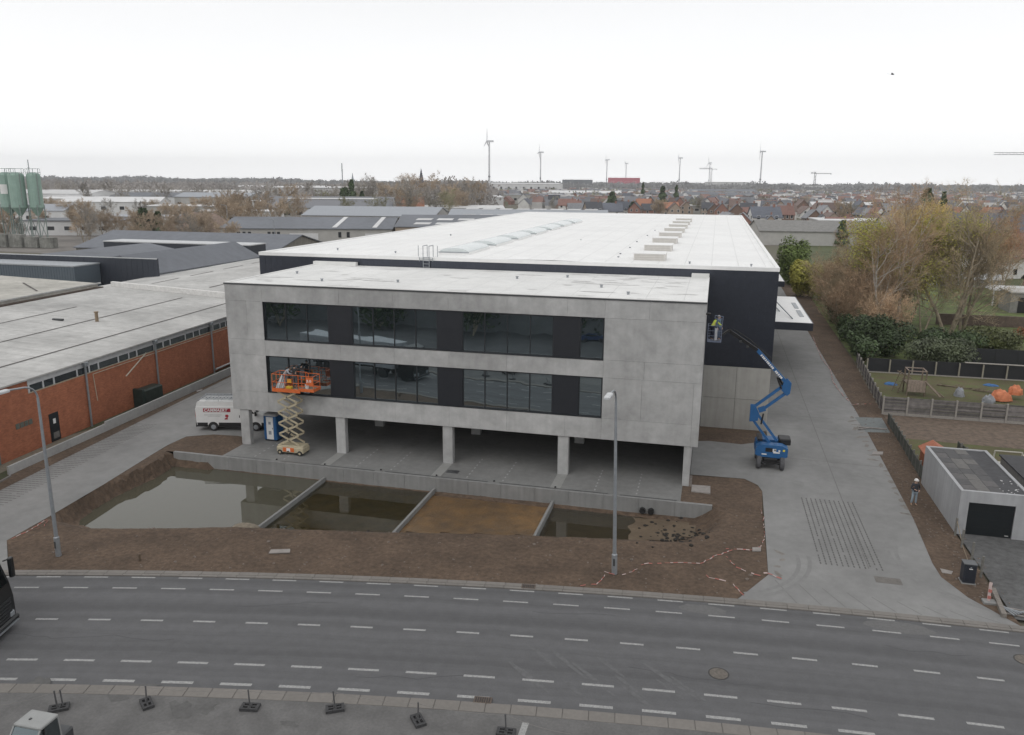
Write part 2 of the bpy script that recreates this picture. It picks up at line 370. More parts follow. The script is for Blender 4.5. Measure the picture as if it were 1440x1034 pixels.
# kerbs as separate stones along both edges of the road
def kerbrun(name, r_in, r_out, z0, z1, xa, xb, step):
    root = MB(); a = arcs(r_in+.03, xa, xb, 80); b = arcs(r_out-.03, xa, xb, 80)
    root.add([(x,y,z1-.03) for x,y in a]+[(x,y,z1-.03) for x,y in b], [(i,i+1,82+i,81+i) for i in range(80)])
    K = struct(name, root, M_joint)
    rm = (r_in+r_out)/2; t0 = math.atan2(arc(rm,xa)[1]-RC[1], xa-RC[0]); t1 = math.atan2(arc(rm,xb)[1]-RC[1], xb-RC[0])
    n = int(abs(t1-t0)*rm/step); me = None
    for i in range(n):
        t = t0+(t1-t0)*(i+.5)/n
        if me is None:
            o = MB().cbox(-step/2+.006, step/2-.006, -(r_out-r_in)/2, (r_out-r_in)/2, z0, z1, .012).build('kerb_stone', M_kerb, K, world=False); me = o.data
        else: o = inst('kerb_stone', me, K)
        o.location = (RC[0]+rm*math.cos(t), RC[1]+rm*math.sin(t), rnd.uniform(-.004, .004)); o.rotation_euler = (0, 0, t-PI/2)
kerbrun('north_kerb', RK-.40, RK-.22, -.16, .012, -8, 60, 1.0)
kerbrun('north_gutter', RK-.20, RK+.12, -.16, .02, -8, 60, 1.0)
kerbrun('south_kerb', RS-.64, RS-.05, -.16, .02, 4, 48, 1.0)

# earth below the pond hollow
bs = MB(); x0, x1, y0, y1 = HOLE
bs.add([(x0,y0,-.16),(x1,y0,-.16),(x1,y1,-.16),(x0,y1,-.16),(x0,y0,-2.5),(x1,y0,-2.5),(x1,y1,-2.5),(x0,y1,-2.5)],[(0,1,5,4),(1,2,6,5),(2,3,7,6),(3,0,4,7),(4,5,6,7)])
struct('earth', bs, M_dirt)
# soil plot with the hollow for the ponds
WP = [(-2.63,-13.3), (-2.1,-14.0), (0.08,-14.26), (3.88,-13.24), (8.21,-11.86), (12.88,-11.04), (17.11,-10.22), (21.53,-9.25), (25.86,-8.40), (30.08,-7.68), (34.29,-7.05),
      (35.43,-5.9), (35.7,-4.6), (35.2,-3.2), (-3.35,-3.2), (-3.0,-4.7), (-3.04,-6.66), (-3.3,-9.35), (-3.1,-11.9)]
def inpoly(x, y, P):
    c = False; n = len(P)
    for i in range(n):
        xa, ya = P[i]; xb, yb = P[(i+1) % n]
        if (ya > y) != (yb > y) and x < (xb-xa)*(y-ya)/(yb-ya)+xa: c = not c
    return c
def pdist(x, y, P):
    d = 1e9; n = len(P)
    for i in range(n):
        ax, ay = P[i]; bx, by = P[(i+1) % n]; dx, dy = bx-ax, by-ay
        t = max(0, min(1, ((x-ax)*dx+(y-ay)*dy)/(dx*dx+dy*dy+1e-12))); d = min(d, math.hypot(x-ax-t*dx, y-ay-t*dy))
    return d
def soil_z(x, y, north=False):
    if north and -3.5 < x < 36.2: return .02*noise.noise(Vector((x, y, 0)))-.01
    d = pdist(x, y, WP); n1 = noise.noise(Vector((x*1.3, y*1.3, 3)))*.5+noise.noise(Vector((x*3.5, y*3.5, 7)))*.3
    if inpoly(x, y, WP):
        deep = {0: 1.0, 1: .24, 2: .05, 3: .13}[0 if x < 9.15 else 1 if x < 17.5 else 2 if x < 25.95 else 3]
        if x > 25.95: deep = max(.03, .36*(1-(x-26)/8.5))
        return -1.0-min(d*.55, deep)+n1*(.05 if x > 17.5 else .10)
    ww = (2.0 if y < -8 else 1.5) if x > 0 else max(.45, min(2.0, .45+(-12.5-y)*.8))
    t = min(1, d/ww); t = t*t*(3-2*t)
    return -1.0+t*(1.0)+n1*.09*(1-abs(2*t-1)*.4)*(1 if d < 6 else .6)-(.03 if d > 1 else 0)
def soil(name, poly, step=.42, north=False):
    P = []
    n = len(poly)
    for i in range(n):
        ax, ay = poly[i]; bx, by = poly[(i+1) % n]; k = max(1, int(math.hypot(bx-ax, by-ay)/.6))
        for j in range(k): P.append((ax+(bx-ax)*j/k, ay+(by-ay)*j/k))
    nb = len(P); pts = [Vector(p) for p in P]
    xs = [p[0] for p in P]; ys = [p[1] for p in P]; x = min(xs)
    r = random.Random(3)
    while x < max(xs):
        y = min(ys)
        while y < max(ys):
            q = (x+r.uniform(-.12,.12), y+r.uniform(-.12,.12))
            if inpoly(q[0], q[1], poly) and pdist(q[0], q[1], poly) > .25: pts.append(Vector(q))
            y += step
        x += step
    vs, es, fs, *_ = delaunay_2d_cdt(pts, [(i, (i+1) % nb) for i in range(nb)], [], 1, 1e-4)
    edge = set((round(a, 3), round(b_, 3)) for a, b_ in P if b_ > -2.9 or (b_ < -3 and not inpoly(a, b_, WP)))
    m = MB(); m.add([(v.x, v.y, -.018 if (round(v.x, 3), round(v.y, 3)) in edge else soil_z(v.x, v.y, north)) for v in vs], [tuple(f) for f in fs])
    return struct(name, m, M_dirt)
south = [(-2.77,-18.66), arc(RK+.1,.4)]+[arc(RK+.1,x) for x in range(3,37,3)]+[arc(RK+.1,37.6), (39.3,-11.7), (39.45,-2.93), (-4.75,-2.93), (-4.6,-4), (-3.7,-10), (-3.08,-15.2)]
north_w = [(-4.75,-2.93), (.62,-2.93), (.62,1.35), (-.96,1.8), (-3.1,1.6), (-4.86,.54), (-4.91,-1.69)]
north_e = [(34.34,-2.93), (39.45,-2.93), (39.6,.5), (39.35,1.6), (38.5,2.6), (34.9,2.4), (34.34,2.3)]
main = south
SOIL = soil('soil_plot', south); soil('soil_plot', north_w, north=True); soil('soil_plot', north_e, north=True)
# pond bed colour lies on the soil itself: silt sheets that follow the hollow
def silt(name, xa, xb, m_):
    m = MB(); nx, ny = int((xb-xa)/.4), 26; vs = []; ok = []
    for i in range(nx+1):
        for j in range(ny+1):
            x = xa+(xb-xa)*i/nx; y = -15+(11.85)*j/ny; vs.append((x, y, soil_z(x, y)+.03)); ok.append(inpoly(x, y, WP))
    fs = []
    for i in range(nx):
        for j in range(ny):
            q = (i*(ny+1)+j, (i+1)*(ny+1)+j, (i+1)*(ny+1)+j+1, i*(ny+1)+j+1)
            if all(ok[k_] for k_ in q): fs.append(q)
    m.add(vs, fs); return struct(name, m, m_)
silt('pond_silt', 9.25, 17.4, mat('silt_green', (.15,.11,.05), .95, .35, .9, bump=.6, bscale=6, stain=.3, col2=(.06,.045,.02)))
silt('pond_silt', 17.6, 25.85, mat('silt_orange', (.20,.115,.045), .42, .3, .8, bump=.7, bscale=6, stain=.4, col2=(.095,.06,.032)))
silt('pond_silt', 26.05, 35.4, mat('silt_grey', (.135,.10,.065), .6, .35, .7, bump=.6, bscale=6, stain=.35, col2=(.08,.058,.038)))
def water(xa, xb, m_, z=-1.0):
    P = []   # clip the pond outline between two walls
    poly = WP
    def clip(poly, f):
        out = []
        for i in range(len(poly)):
            a, b = poly[i], poly[(i+1) % len(poly)]; fa, fb = f(a), f(b)
            if fa >= 0: out.append(a)
            if fa*fb < 0: t = fa/(fa-fb); out.append((a[0]+(b[0]-a[0])*t, a[1]+(b[1]-a[1])*t))
        return out
    P = clip(clip(poly, lambda p: p[0]-xa), lambda p: xb-p[0])
    cx = sum(p[0] for p in P)/len(P); cy = sum(p[1] for p in P)/len(P)
    P = [(min(xb, max(xa, cx+(x-cx)*1.03)), min(-3.1, cy+(y-cy)*1.03)) for x, y in P]
    return struct('pond_water', sheet(P, z), m_)
water(-6, 9.05, water_mat('water_murky', (.085,.080,.058), .12))
water(9.25, 17.45, water_mat('water_green', (.06,.055,.03), .72), -1.02)
water(17.6, 25.85, water_mat('water_shallow', (.10,.06,.03), .75), -1.06)
water(26.05, 35.3, water_mat('water_grey', (.085,.08,.06), .70), -1.10)

# carport slab
slab = struct('carport_floor', MB().prism([(.6,-2.72),(34.34,-2.72),(34.34,2.44),(34.78,2.46),(34.78,14.4),(.6,14.4)], -.5, .004), M_slab)
m = MB()
for x in (3.0, 5.4, 11.2, 13.9, 19.6, 22.2, 28.6, 31.4):     # short white studs marking the bays
    for k_ in range(7): m.box(x, x+.1, -2.3+k_*.62, -2.05+k_*.62, .002, .009)
m.build('bay_marking', M_mark, slab)
m = MB()
for x in (8.95, 17.45, 26.0): m.box(x-.35, x+.35, -2.6, .2, .002, .0075)
m.build('lighter_strip', mat('light_screed', (.26,.26,.25), .8, .05), slab)
for a_, b_ in ((.9,4.6),(5.4,12.9),(13.7,21.3),(22.1,29.6),(30.4,34.1)):
    MB().box(a_, b_, -2.72, -2.62, .003, .010).build('drain_channel', M_trim, slab)
m = MB()
for x in (5.0, 8.9, 13.3, 17.5, 21.7, 26.0, 30.0): m.add(*[(lathe([(.07,.0),(.07,.06),(.03,.09)], 8, c=(x,-2.5,.004)).v), (lathe([(.07,.0),(.07,.06),(.03,.09)], 8, c=(x,-2.5,.004)).f)])
m.build('floor_stud', M_black, slab)
tag(MB().box(17.9,18.8,-1.75,-1.15,.003,.012).build('floor_grate', M_trim, slab))

# tyre marks and joints on the yard
M_tyre = mat('tyre_dust', (.190,.189,.186), .85, .08, 3)
def strip(pts, w_, z, m_, name, par):
    m = MB(); n = len(pts)
    for i, (a, b_) in enumerate(zip(pts, pts[1:])):
        dx, dy = b_[0]-a[0], b_[1]-a[1]; l = math.hypot(dx, dy)+1e-9; nx, ny = -dy/l*w_/2, dx/l*w_/2
        m.add([(a[0]-nx,a[1]-ny,z),(b_[0]-nx,b_[1]-ny,z),(b_[0]+nx,b_[1]+ny,z),(a[0]+nx,a[1]+ny,z)], [(0,1,2,3)])
    return m.build(name, m_, par)
for k_, (c, r_, a0, a1) in enumerate((((51.6,-7.6),5.2,165,262),((51.9,-7.3),5.9,165,255),((36.2,-9.6),4.8,-68,8),((36.0,-9.3),5.6,-62,5))):
    strip([(c[0]+r_*math.cos(math.radians(a0+(a1-a0)*i/16)), c[1]+r_*math.sin(math.radians(a0+(a1-a0)*i/16))) for i in range(17)], .22, .003+.0004*k_, M_tyre, 'tyre_mark', yard)
M_jt = mat('slab_joint', (.135,.133,.128), .9)
for k_, y_ in enumerate((8,20,32,44,56,70,86,104)): strip([(40.7,y_),(48.7,y_-.3)], .05, .002+.0002*k_, M_jt, 'slab_joint', yard)
for k_ in range(9):
    xx = 39.6+k_*1.15; strip([(xx,-12.2-.15*k_),(xx+.9,arc(RK,xx+.9)[1]+.2)], .035, .0025, M_jt, 'slab_joint', yard)
strip([(44.6,-9.6),(44.75,110)], .05, .0018, M_jt, 'slab_joint', yard)
strip([(-10.2,-22),(-12,20),(-15,60)], .05, .0, M_jt, 'slab_joint', drive)
MB().box(44.7,46.0,-11.1,-10.4,.001,.006).build('inspection_cover', mat('cover_tan', (.14,.13,.12), .9), yard)
# pale dust streaks on the near lane
M_dust = mat('road_dust', (.116,.116,.119), .9, .12, 5)
for k_ in range(14):
    x_ = 28.5+k_*.55+rnd.uniform(-.3,.3); y_ = -21.6-rnd.uniform(0,2.6); L_ = rnd.uniform(.5,1.3)
    vs = [(x_+L_*math.cos(t*PI/6)*.9+.05*math.sin(t*PI/6), y_-L_*math.cos(t*PI/6)*.8+.09*math.sin(t*PI/6)*rnd.uniform(.5,1.5), -.0512+.0001*k_) for t in range(12)]
    MB().add(vs, [tuple(range(12))]).build('dust_streak', M_dust, road)
# mud carried onto the hard surfaces, sealed cracks in the road
M_mud = mat('mud_smear', (.190,.176,.160), .95, .2, 2.5)
def smear(x, y, a_, b_, z, par, m_, nm):
    rr = rnd.uniform(0,PI); vs = []
    for t in range(14):
        q = rnd.uniform(.55,1.1); u, v = a_*math.cos(t*PI/7)*q, b_*math.sin(t*PI/7)*q; vs.append((x+u*math.cos(rr)-v*math.sin(rr), y+u*math.sin(rr)+v*math.cos(rr), z))
    MB().add(vs, [tuple(range(14))]).build(nm, m_, par)
for k_ in range(26): smear(48.55+rnd.uniform(-.35,.15)-(.25 if k_ > 14 else 0), -8+k_*1.15, rnd.uniform(.3,.8), rnd.uniform(.12,.3), .0015+.0001*k_, yard, M_mud, 'mud_smear')
for k_ in range(4): smear(39.8+rnd.uniform(-.1,.4), -11.5+k_*.9, rnd.uniform(.2,.6), rnd.uniform(.1,.25), .0045+.0001*k_, yard, M_mud, 'mud_smear')
M_stn = mat('damp_stain', (.185,.184,.18), .7, .1, 2)
for k_ in range(16): smear(rnd.uniform(41,48), rnd.uniform(-8,60), rnd.uniform(.5,1.8), rnd.uniform(.2,.8), .0008+.0001*k_, yard, M_stn, 'damp_stain')
for k_ in range(10): smear(rnd.uniform(2,33), rnd.uniform(-1.8,6), rnd.uniform(.5,1.6), rnd.uniform(.2,.7), .0046+.0001*k_, slab, mat('slab_stain', (.165,.163,.158), .7, .1, 2), 'damp_stain')
for k_ in range(12): smear(rnd.uniform(8,40), rnd.uniform(-32,-28.5) if k_ % 2 else rnd.uniform(-30,-27.8), rnd.uniform(.4,1.4), rnd.uniform(.15,.5), .0052+.0002*k_, lot, mat('lot_stain', (.10,.098,.096), .8, .15, 3), 'oil_stain')
M_crk = mat('crack_seal', (.062,.062,.066), .7)
for (xa, ra, n_) in ((14, 212.2, 9), (33, 209.0, 11), (44, 212.6, 7), (22, 207.0, 8), (4, 209.4, 14), (38, 207.3, 9), (28, 213.0, 8)):
    x_, r_ = xa, ra; pts = []
    for k_ in range(n_): pts.append(arc(r_, x_)); x_ += rnd.uniform(.3,.9); r_ += rnd.uniform(-.22,.22)
    strip(pts, .035, -.0515, M_crk, 'sealed_crack', road)
# grass grid pavers: slots cut in rows
def slots(name, org, u, v, nu, nv, du, dv, lu, lv, parent, z):
    m = MB(); u = Vector(u).normalized(); v = Vector(v).normalized()
    for i in range(nu):
        for j in range(nv):
            if rnd.random() < .03: continue
            c = Vector(org)+u*(i*du)+v*(j*dv); a = u*lu/2; b = v*lv/2
            m.add([(c-a-b).to_tuple()+(z,), (c+a-b).to_tuple()+(z,), (c+a+b).to_tuple()+(z,), (c-a+b).to_tuple()+(z,)], [(0,1,2,3)])
    return tag(m.build(name, mat('soil_in_slots', (.10,.098,.094), 1, .15), parent), kind='stuff')
slots('paver_slots', (42.15,-9.55), (1,0), (-.01,1), 12, 32, .285, .305, .075, .24, yard, .004)
slots('paver_slots', (-8.6,-19.4), (-.115,.99), (1,.1), 62, 7, .36, .30, .07, .26, drive, .002)

# beds, verges and gardens
def patch(name, poly, z, m_): return struct(name, sheet(poly, z), m_)
patch('soil_strip', [(48.9,126), (48.9,22), (48.65,8), (48.45,-2), (48.1,-8.0), (48.15,-9.6), (48.9,-11.6), arc(RK,50.6), (50.35,-12), (50.4,-4), (51.0,14), (51.1,22.6), (52.0,44), (53.5,126)], .006, M_dirt)
patch('soil_strip', [(-9.5,-12.7),(-12.9,18),(-13.9,27),(-19,100),(-20,100),(-14.6,27),(-13.45,18),(-12.3,-1),(-11.1,-11),(-8.6,-24.2),(-7.6,-24.2)], .004, M_dirt)
patch('soil_strip', [(34.8,14.45),(34.8,10.2),(36,10.6),(38.5,10.4),(40.0,11.4),(40.55,13),(40.55,14.45)], .006, M_dirt)
patch('front_path', [(-11.9,-13),(-14.0,-13),(-14.0,-1.3),(-13.6,.3),(-13.0,.5)], .012, mat('old_path', (.19,.165,.125), .95, .15, 3))
patch('verge', [(-11.1,-11.5),(-14.2,-11.5),(-14.2,-.9),(-18.9,60),(-16.3,60),(-13.45,18),(-12.3,-1)], .0, mat('verge_ground', (.075,.062,.04), 1, .35, 2.5, bump=1, col2=(.065,.085,.035)))
patch('gravel_forecourt', [(50.5,-13.3),(50.5,-3.4),(75,-3.2),(75,-15),arc(RK,62),arc(RK,56)], .008, mat('gravel_grey', (.12,.12,.12), 1, .2, 2.5, bump=.8, bscale=30, stain=.3))
patch('garden_soil', [(51.05,15.5),(51.12,22.5),(110,22.0),(110,12)], .006, mat('tilled_soil', (.14,.105,.08), 1, .25, 2, bump=.8, bscale=9))
patch('garden_lawn', [(50.9,-3.3),(51.05,15.5),(110,12),(110,-3)], .002, M_grass)
patch('garden_lawn', [(51.2,22.7),(52.0,40.3),(110,40.3),(110,22.2)], .004, M_grass)
patch('garden_lawn', [(52.2,40.6),(53,126),(150,126),(150,40.6)], .0, mat('back_lawn', (.14,.20,.05), 1, .3, .4, bump=.6, col2=(.075,.06,.04)))
patch('concrete_pad', [(48.48, 20.88, 0.00)[:2], (50.78, 21.29, 0.00)[:2], (50.63, 16.78, 0.00)[:2], (48.70, 16.45, 0.00)[:2]], .016, mat('pad_grey', (.15,.165,.165), .8, .1))

# ================================================================== OFFICE BUILDING
office = thing('office_building', 'pale raw concrete two storey office raised on columns, with two long bands of dark windows', 'building', (17.6,7,0))
LX, DY, ZB, ZT = 35.2, 14.42, 2.87, 12.70
core = MB()
core.box(.06, LX-.06, .30, DY, ZB+.02, ZT-.12)
core.build('building_core', M_joint, office)
def panel(x0, x1, z0, z1, y0=0.0, y1=.28, m_=None):
    y0 = y0+rnd.uniform(0,.006)
    g_ = .005
    MB().box(x0+g_, x1-g_, y0, y1, z0+g_, z1-g_).build('concrete_panel', m_ or M_conc, office)
for a_, b_ in ((0,3.1),(3.1,9.3),(9.3,13.5),(13.5,17.65),(17.65,21.9),(21.9,26.1),(26.1,28.65),(28.65,31.6),(31.6,LX)): panel(a_, b_, 11.36, 12.60)
for a_, b_ in ((3.1,9.3),(9.3,13.5),(13.5,17.65),(17.65,21.9),(21.9,26.1),(26.1,28.65)): panel(a_, b_, 7.26, 8.44)
for a_, b_ in ((0,3.1),(3.1,9.3),(9.3,13.5),(13.5,17.65),(17.65,21.9),(21.9,26.1),(26.1,28.65),(28.65,34.7)): panel(a_, b_, ZB, 4.38)
for a_, b_ in ((0,1.72),(1.72,3.1)): panel(a_, b_, 8.44, 11.36)
panel(0, 3.1, 7.26, 8.44); panel(0, 3.1, 4.38, 7.26)
panel(28.65, LX, 8.50, 11.36); panel(28.65, 31.4, 7.26, 8.50); panel(31.4, LX, 7.26, 8.50)
panel(28.65, 31.3, 4.38, 7.26); panel(31.3, 34.7, 4.38, 7.26); panel(34.7, LX, ZB, 7.26)
for s_, xa in ((0, 0.0), (1, LX)):     # side walls
    for i in range(4):
        ya, yb = .30+i*3.52, .30+(i+1)*3.52
        for za, zb in ((ZB,7.2),(7.2,12.6)):
            MB().box(xa if not s_ else xa-.2, xa+.2 if not s_ else xa, ya+.01, yb-.01, za+.01, zb-.01).build('concrete_panel', M_conc, office)
MB().box(.02, LX-.02, .02, DY, ZB-.004, ZB+.012).build('soffit', M_conc, office)
rf = MB().box(-.0, LX, .0, DY, ZT-.10, ZT-.03).build('roof', M_roof2, office)
for b_ in ((-.03,LX+.03,-.03,.22),(-.03,.22,.22,DY),(LX-.22,LX+.03,.22,DY)):
    MB().box(b_[0], b_[1], b_[2], b_[3], ZT-.10, ZT+.02).build('roof_edge', M_roof2, rf)
MB().box(-.035, LX+.035, -.045, -.03, ZT-.12, ZT-.02).build('roof_flashing', M_trim, rf)
MB().box(0, 4.2, DY-.5, DY, ZT-.03, ZT+.28).build('roof_upstand', M_roof2, rf)
MB().box(LX-1.4, LX, DY-.7, DY, ZT-.03, ZT+.30).build('roof_upstand', M_roof2, rf)
for x, y in ((2.2,7),(6.5,3.0),(12.3,4),(20.4,9),(27.6,5.6),(29.9,2.4),(24.1,11)): 
    lathe([(.09,0),(.09,.16),(.13,.16),(.13,.2)], 8, c=(x,y,ZT-.03)).build('roof_outlet', M_galv, rf)
m = MB()
for i in range(60):
    x, y = rnd.uniform(.8,LX-.8), rnd.uniform(.6,DY-.6); a_ = rnd.uniform(.3,1.6); b_ = rnd.uniform(.08,.35); r_ = rnd.uniform(-.4,.4)
    if i < 30: x = rnd.uniform(26, LX-1)
    vs = [(x+a_*math.cos(t*PI/6)*rnd.uniform(.5,1.1)-b_*math.sin(t*PI/6)*r_, y+b_*math.sin(t*PI/6)*rnd.uniform(.5,1.1), ZT-.026+.0003*i) for t in range(12)]
    MB().add(vs, [tuple(range(12))]).build('puddle_stain', mat('roof_dirt', (.60,.595,.58), .6, .2, 3), rf)
for k_ in range(14): MB().add([(1.2+k_*2.5,.3,ZT-.0285),(1.26+k_*2.5,.3,ZT-.0285),(1.26+k_*2.5,DY-.6,ZT-.0285),(1.2+k_*2.5,DY-.6,ZT-.0285)], [(0,1,2,3)]).build('membrane_seam', mat('seam_grey', (.60,.60,.585), .7), rf)
# window bands
def window_unit(x0, x1, z0, z1, n):
    y = .13
    f = MB(); t = .055
    f.box(x0, x1, y, y+.12, z0, z0+t); f.box(x0, x1, y, y+.12, z1-t, z1); f.box(x0, x0+t, y, y+.12, z0+t, z1-t); f.box(x1-t, x1, y, y+.12, z0+t, z1-t)
    for i in range(1, n):
        x = x0+(x1-x0)*i/n; f.box(x-.03, x+.03, y, y+.12, z0+t, z1-t)
    wnd = f.build('window', M_frame, office)
    me = None
    for i in range(n):
        xa, xb = x0+(x1-x0)*i/n+(.03 if i else t), x0+(x1-x0)*(i+1)/n-(.03 if i < n-1 else t)
        tl = rnd.uniform(-.0035,.0035); tt_ = .045
        k_ = MB(); nx_, nz_ = 3, 3
        k_.add([(xa,y+.05-tl,z0+t),(xb,y+.05+tl,z0+t),(xb,y+.05+tt_+tl*.3,z1-t),(xa,y+.05+tt_-tl*.3,z1-t),(xa,y+.11,z0+t),(xb,y+.11,z0+t),(xb,y+.11,z1-t),(xa,y+.11,z1-t)],
               [(0,1,2,3),(7,6,5,4),(0,4,5,1),(1,5,6,2),(2,6,7,3),(3,7,4,0)])
        k_.build('pane', M_glass, wnd)
for z0, z1 in ((8.46,11.34),(4.40,7.24)):
    for x0, x1, n in ((3.14,8.35,3),(10.22,16.78,4),(18.64,25.16,4),(27.0,28.61,1)): window_unit(x0, x1, z0+.05, z1-.02, n)
    for x0, x1 in ((8.36,10.21),(16.79,18.63),(25.17,26.99)):
        MB().box(x0, x1, .10, .22, z0+.05, z1-.02).build('dark_panel', M_panel, office)
    MB().box(3.11, 28.64, -.03, .26, z0, z0+.045).build('sill', M_frame, office)
    MB().box(3.11, 28.64, .08, .26, z1-.018, z1).build('head_trim', M_frame, office)
    for xx in (3.115, 28.615): MB().box(xx-.005, xx+.025, .0, .26, z0+.05, z1-.02).build('jamb', M_frame, office)
for x in (.85, 8.95, 17.45, 26.0):
    MB().cbox(x-.38, x+.38, .12, .62, 0, ZB-.004, .03).build('column', M_conc, office)
    for yy in (7.2, 13.6): MB().cbox(x-.38, x+.38, yy, yy+.5, 0, ZB-.004, .03).build('column', M_conc, office)
# right end wall under the building and its far wall
MB().box(34.3, 34.75, .1, 2.45, 0, ZB-.004).build('column', M_conc, office)
MB().box(34.35, 34.75, 2.46, 14.4, 0, ZB-.004).build('end_wall', M_conc, office)
MB().box(28.5, 34.34, 9.6, 9.9, 0, ZB-.004).build('cross_wall', M_conc, office)
for z_ in (1.75, .75):
    MB().box(31.9, 33.5, 9.54, 9.6, z_, z_+.42).build('wall_vent', mat('vent_dark', (.045,.042,.038), .7), office)
MB().box(34.25, 34.95, .12, 2.3, -.5, .0).build('footing', mat('footing', (.22,.19,.17), .9, .3, 5), office)
lathe([(.08,0),(.08,.3)], 8, 'x', (LX, .35, 11.9)).build('wall_lamp', M_black, office)

# ================================================================== WAREHOUSE
hall = thing('warehouse', 'huge dark clad warehouse with a wide white flat roof and rooflights, behind the office', 'building', (17.4,69,0))
HX0, HX1, HY0, HY1, HZ = -5.82, 40.6, 14.5, 124.2, 13.62
MB().box(HX0+.05, HX1-.05, HY0+.12, HY1-.05, .05, HZ-.35).build('hall_core', M_joint, hall)
x = 35.25
MB().box(HX0, HX1, HY0, HY0+.1, 5.36, HZ-.03).build('front_cladding', M_clad, hall)
xs = HX0
m = MB()
while xs < HX1: m.box(xs, xs+.02, HY0-.012, HY0, 5.38, HZ-.03); xs += .6
m.build('cladding_rib', M_clad, hall)
def hpanel(x0, x1, y0, y1, z0, z1): MB().box(x0+.012, x1-.012, y0, y1, z0+.012, z1-.012).build('base_panel', M_hc, hall)
for z0, z1 in ((-.1,2.62),(2.62,5.35)):
    for x0, x1 in ((35.2,37.9),(37.9,HX1)): hpanel(x0, x1, HY0, HY0+.12, z0, z1)
for i in range(18):
    ya = HY0+.12+i*6.08
    for xx in (HX0, HX1-.1):
        MB().box(xx, xx+.1, ya+.01, ya+6.07, .0, 2.7).build('base_panel', M_hc, hall)
        MB().box(xx-.002, xx+.102, ya, ya+6.08, 2.71, HZ-.03).build('side_cladding', M_clad, hall)
MB().box(HX0, HX1, HY1-.05, HY1, 0, HZ-.03).build('rear_cladding', M_clad, hall)
# roof in three shallow falls with parapet
r_ = MB()
zz = HZ-.12
prof = [(HX0+.2, zz), (-.0, zz-.10), (2.4, zz-.02), (22, zz+.16), (HX1-.2, zz-.10)]
for a_, b_ in zip(prof, prof[1:]):
    r_.add([(a_[0],HY0+.2,a_[1]),(b_[0],HY0+.2,b_[1]),(b_[0],HY1-.2,b_[1]),(a_[0],HY1-.2,a_[1])], [(0,1,2,3)])
hroof = r_.build('roof', M_roof, hall)
for b_ in ((HX0-.03,HX1+.03,HY0-.03,HY0+.25),(HX0-.03,HX1+.03,HY1-.25,HY1+.03),(HX0-.03,HX0+.25,HY0+.25,HY1-.25),(HX1-.25,HX1+.03,HY0+.25,HY1-.25)):
    MB().box(b_[0], b_[1], b_[2], b_[3], HZ-.30, HZ).build('parapet', M_roof, hroof)
def zroof_h(x):
    for a_, b_ in zip(prof, prof[1:]):
        if a_[0] <= x <= b_[0]: return a_[1]+(b_[1]-a_[1])*(x-a_[0])/(b_[0]-a_[0])
    return zz
M_weld = mat('membrane_seam', (.70,.70,.69), .7)
for k_ in range(21):
    x_ = HX0+1.5+k_*2.2; MB().add([(x_,HY0+.3,zroof_h(x_)+.006),(x_+.07,HY0+.3,zroof_h(x_+.07)+.006),(x_+.07,HY1-.3,zroof_h(x_+.07)+.006),(x_,HY1-.3,zroof_h(x_)+.006)], [(0,1,2,3)]).build('membrane_seam', M_weld, hroof)
def barrel(x0, x1, y0, y1, z):
    root = MB().box(x0, x1, y0, y1, z-.2, z+.26).build('rooflight_kerb', M_roof, hroof)
    n = 12; cx = (x0+x1)/2; rx = (x1-x0)/2-.06; vs = []; 
    for yy in (y0+.08, y1-.08): vs += [(cx-rx*math.cos(PI*i/n), yy, z+.27+.36*math.sin(PI*i/n)) for i in range(n+1)]
    k_ = MB(); k_.add(vs, [(i,i+1,n+2+i,n+1+i) for i in range(n)]+[tuple(range(n+1)), tuple(range(2*n+1,n,-1))])
    k_.build('dome', MD, root, smooth=False)
    MB().box(x0-.03, x1+.03, y0-.03, y0, z+.19, z+.28).build('kerb_trim', M_galv, root)
MD = mat('opal_dome', (.62,.66,.66), .25, .04, 1, spec=.6)
for i in range(7): barrel(10.7, 13.6, 18.0+i*9.6, 18.0+i*9.6+7.2, zz+.05)
for i in range(8):
    y0 = 18.2+i*10.4
    root = MB().box(28.65, 31.35, y0, y0+2.6, zz-.1, zz+.62).build('roof_vent', mat('vent_white', (.62,.60,.57), .6, .04), hroof)
    MB().box(28.6, 31.4, y0-.05, y0+2.65, zz+.62, zz+.68).build('vent_lid', M_roof, root)
    for q in range(3): MB().box(28.75, 31.25, y0-.02, y0, zz+.10+q*.17, zz+.20+q*.17).build('louvre', mat('vent_white'+'s', (.52,.50,.47), .6, .04), root)
for x, y in ((27.1,20),(27.0,31),(26.9,39.5),(27.1,51),(27.2,62.5),(26.9,23.3),(6.2,18.5),(-.5,20),(3.2,44),(38.5,16.5),(33.5,17),(20.4,40)):
    lathe([(.07,0),(.07,.14),(.11,.16),(.11,.2),(.05,.22)], 8, c=(x,y,zz-.02)).build('roof_outlet', M_galv, hroof)
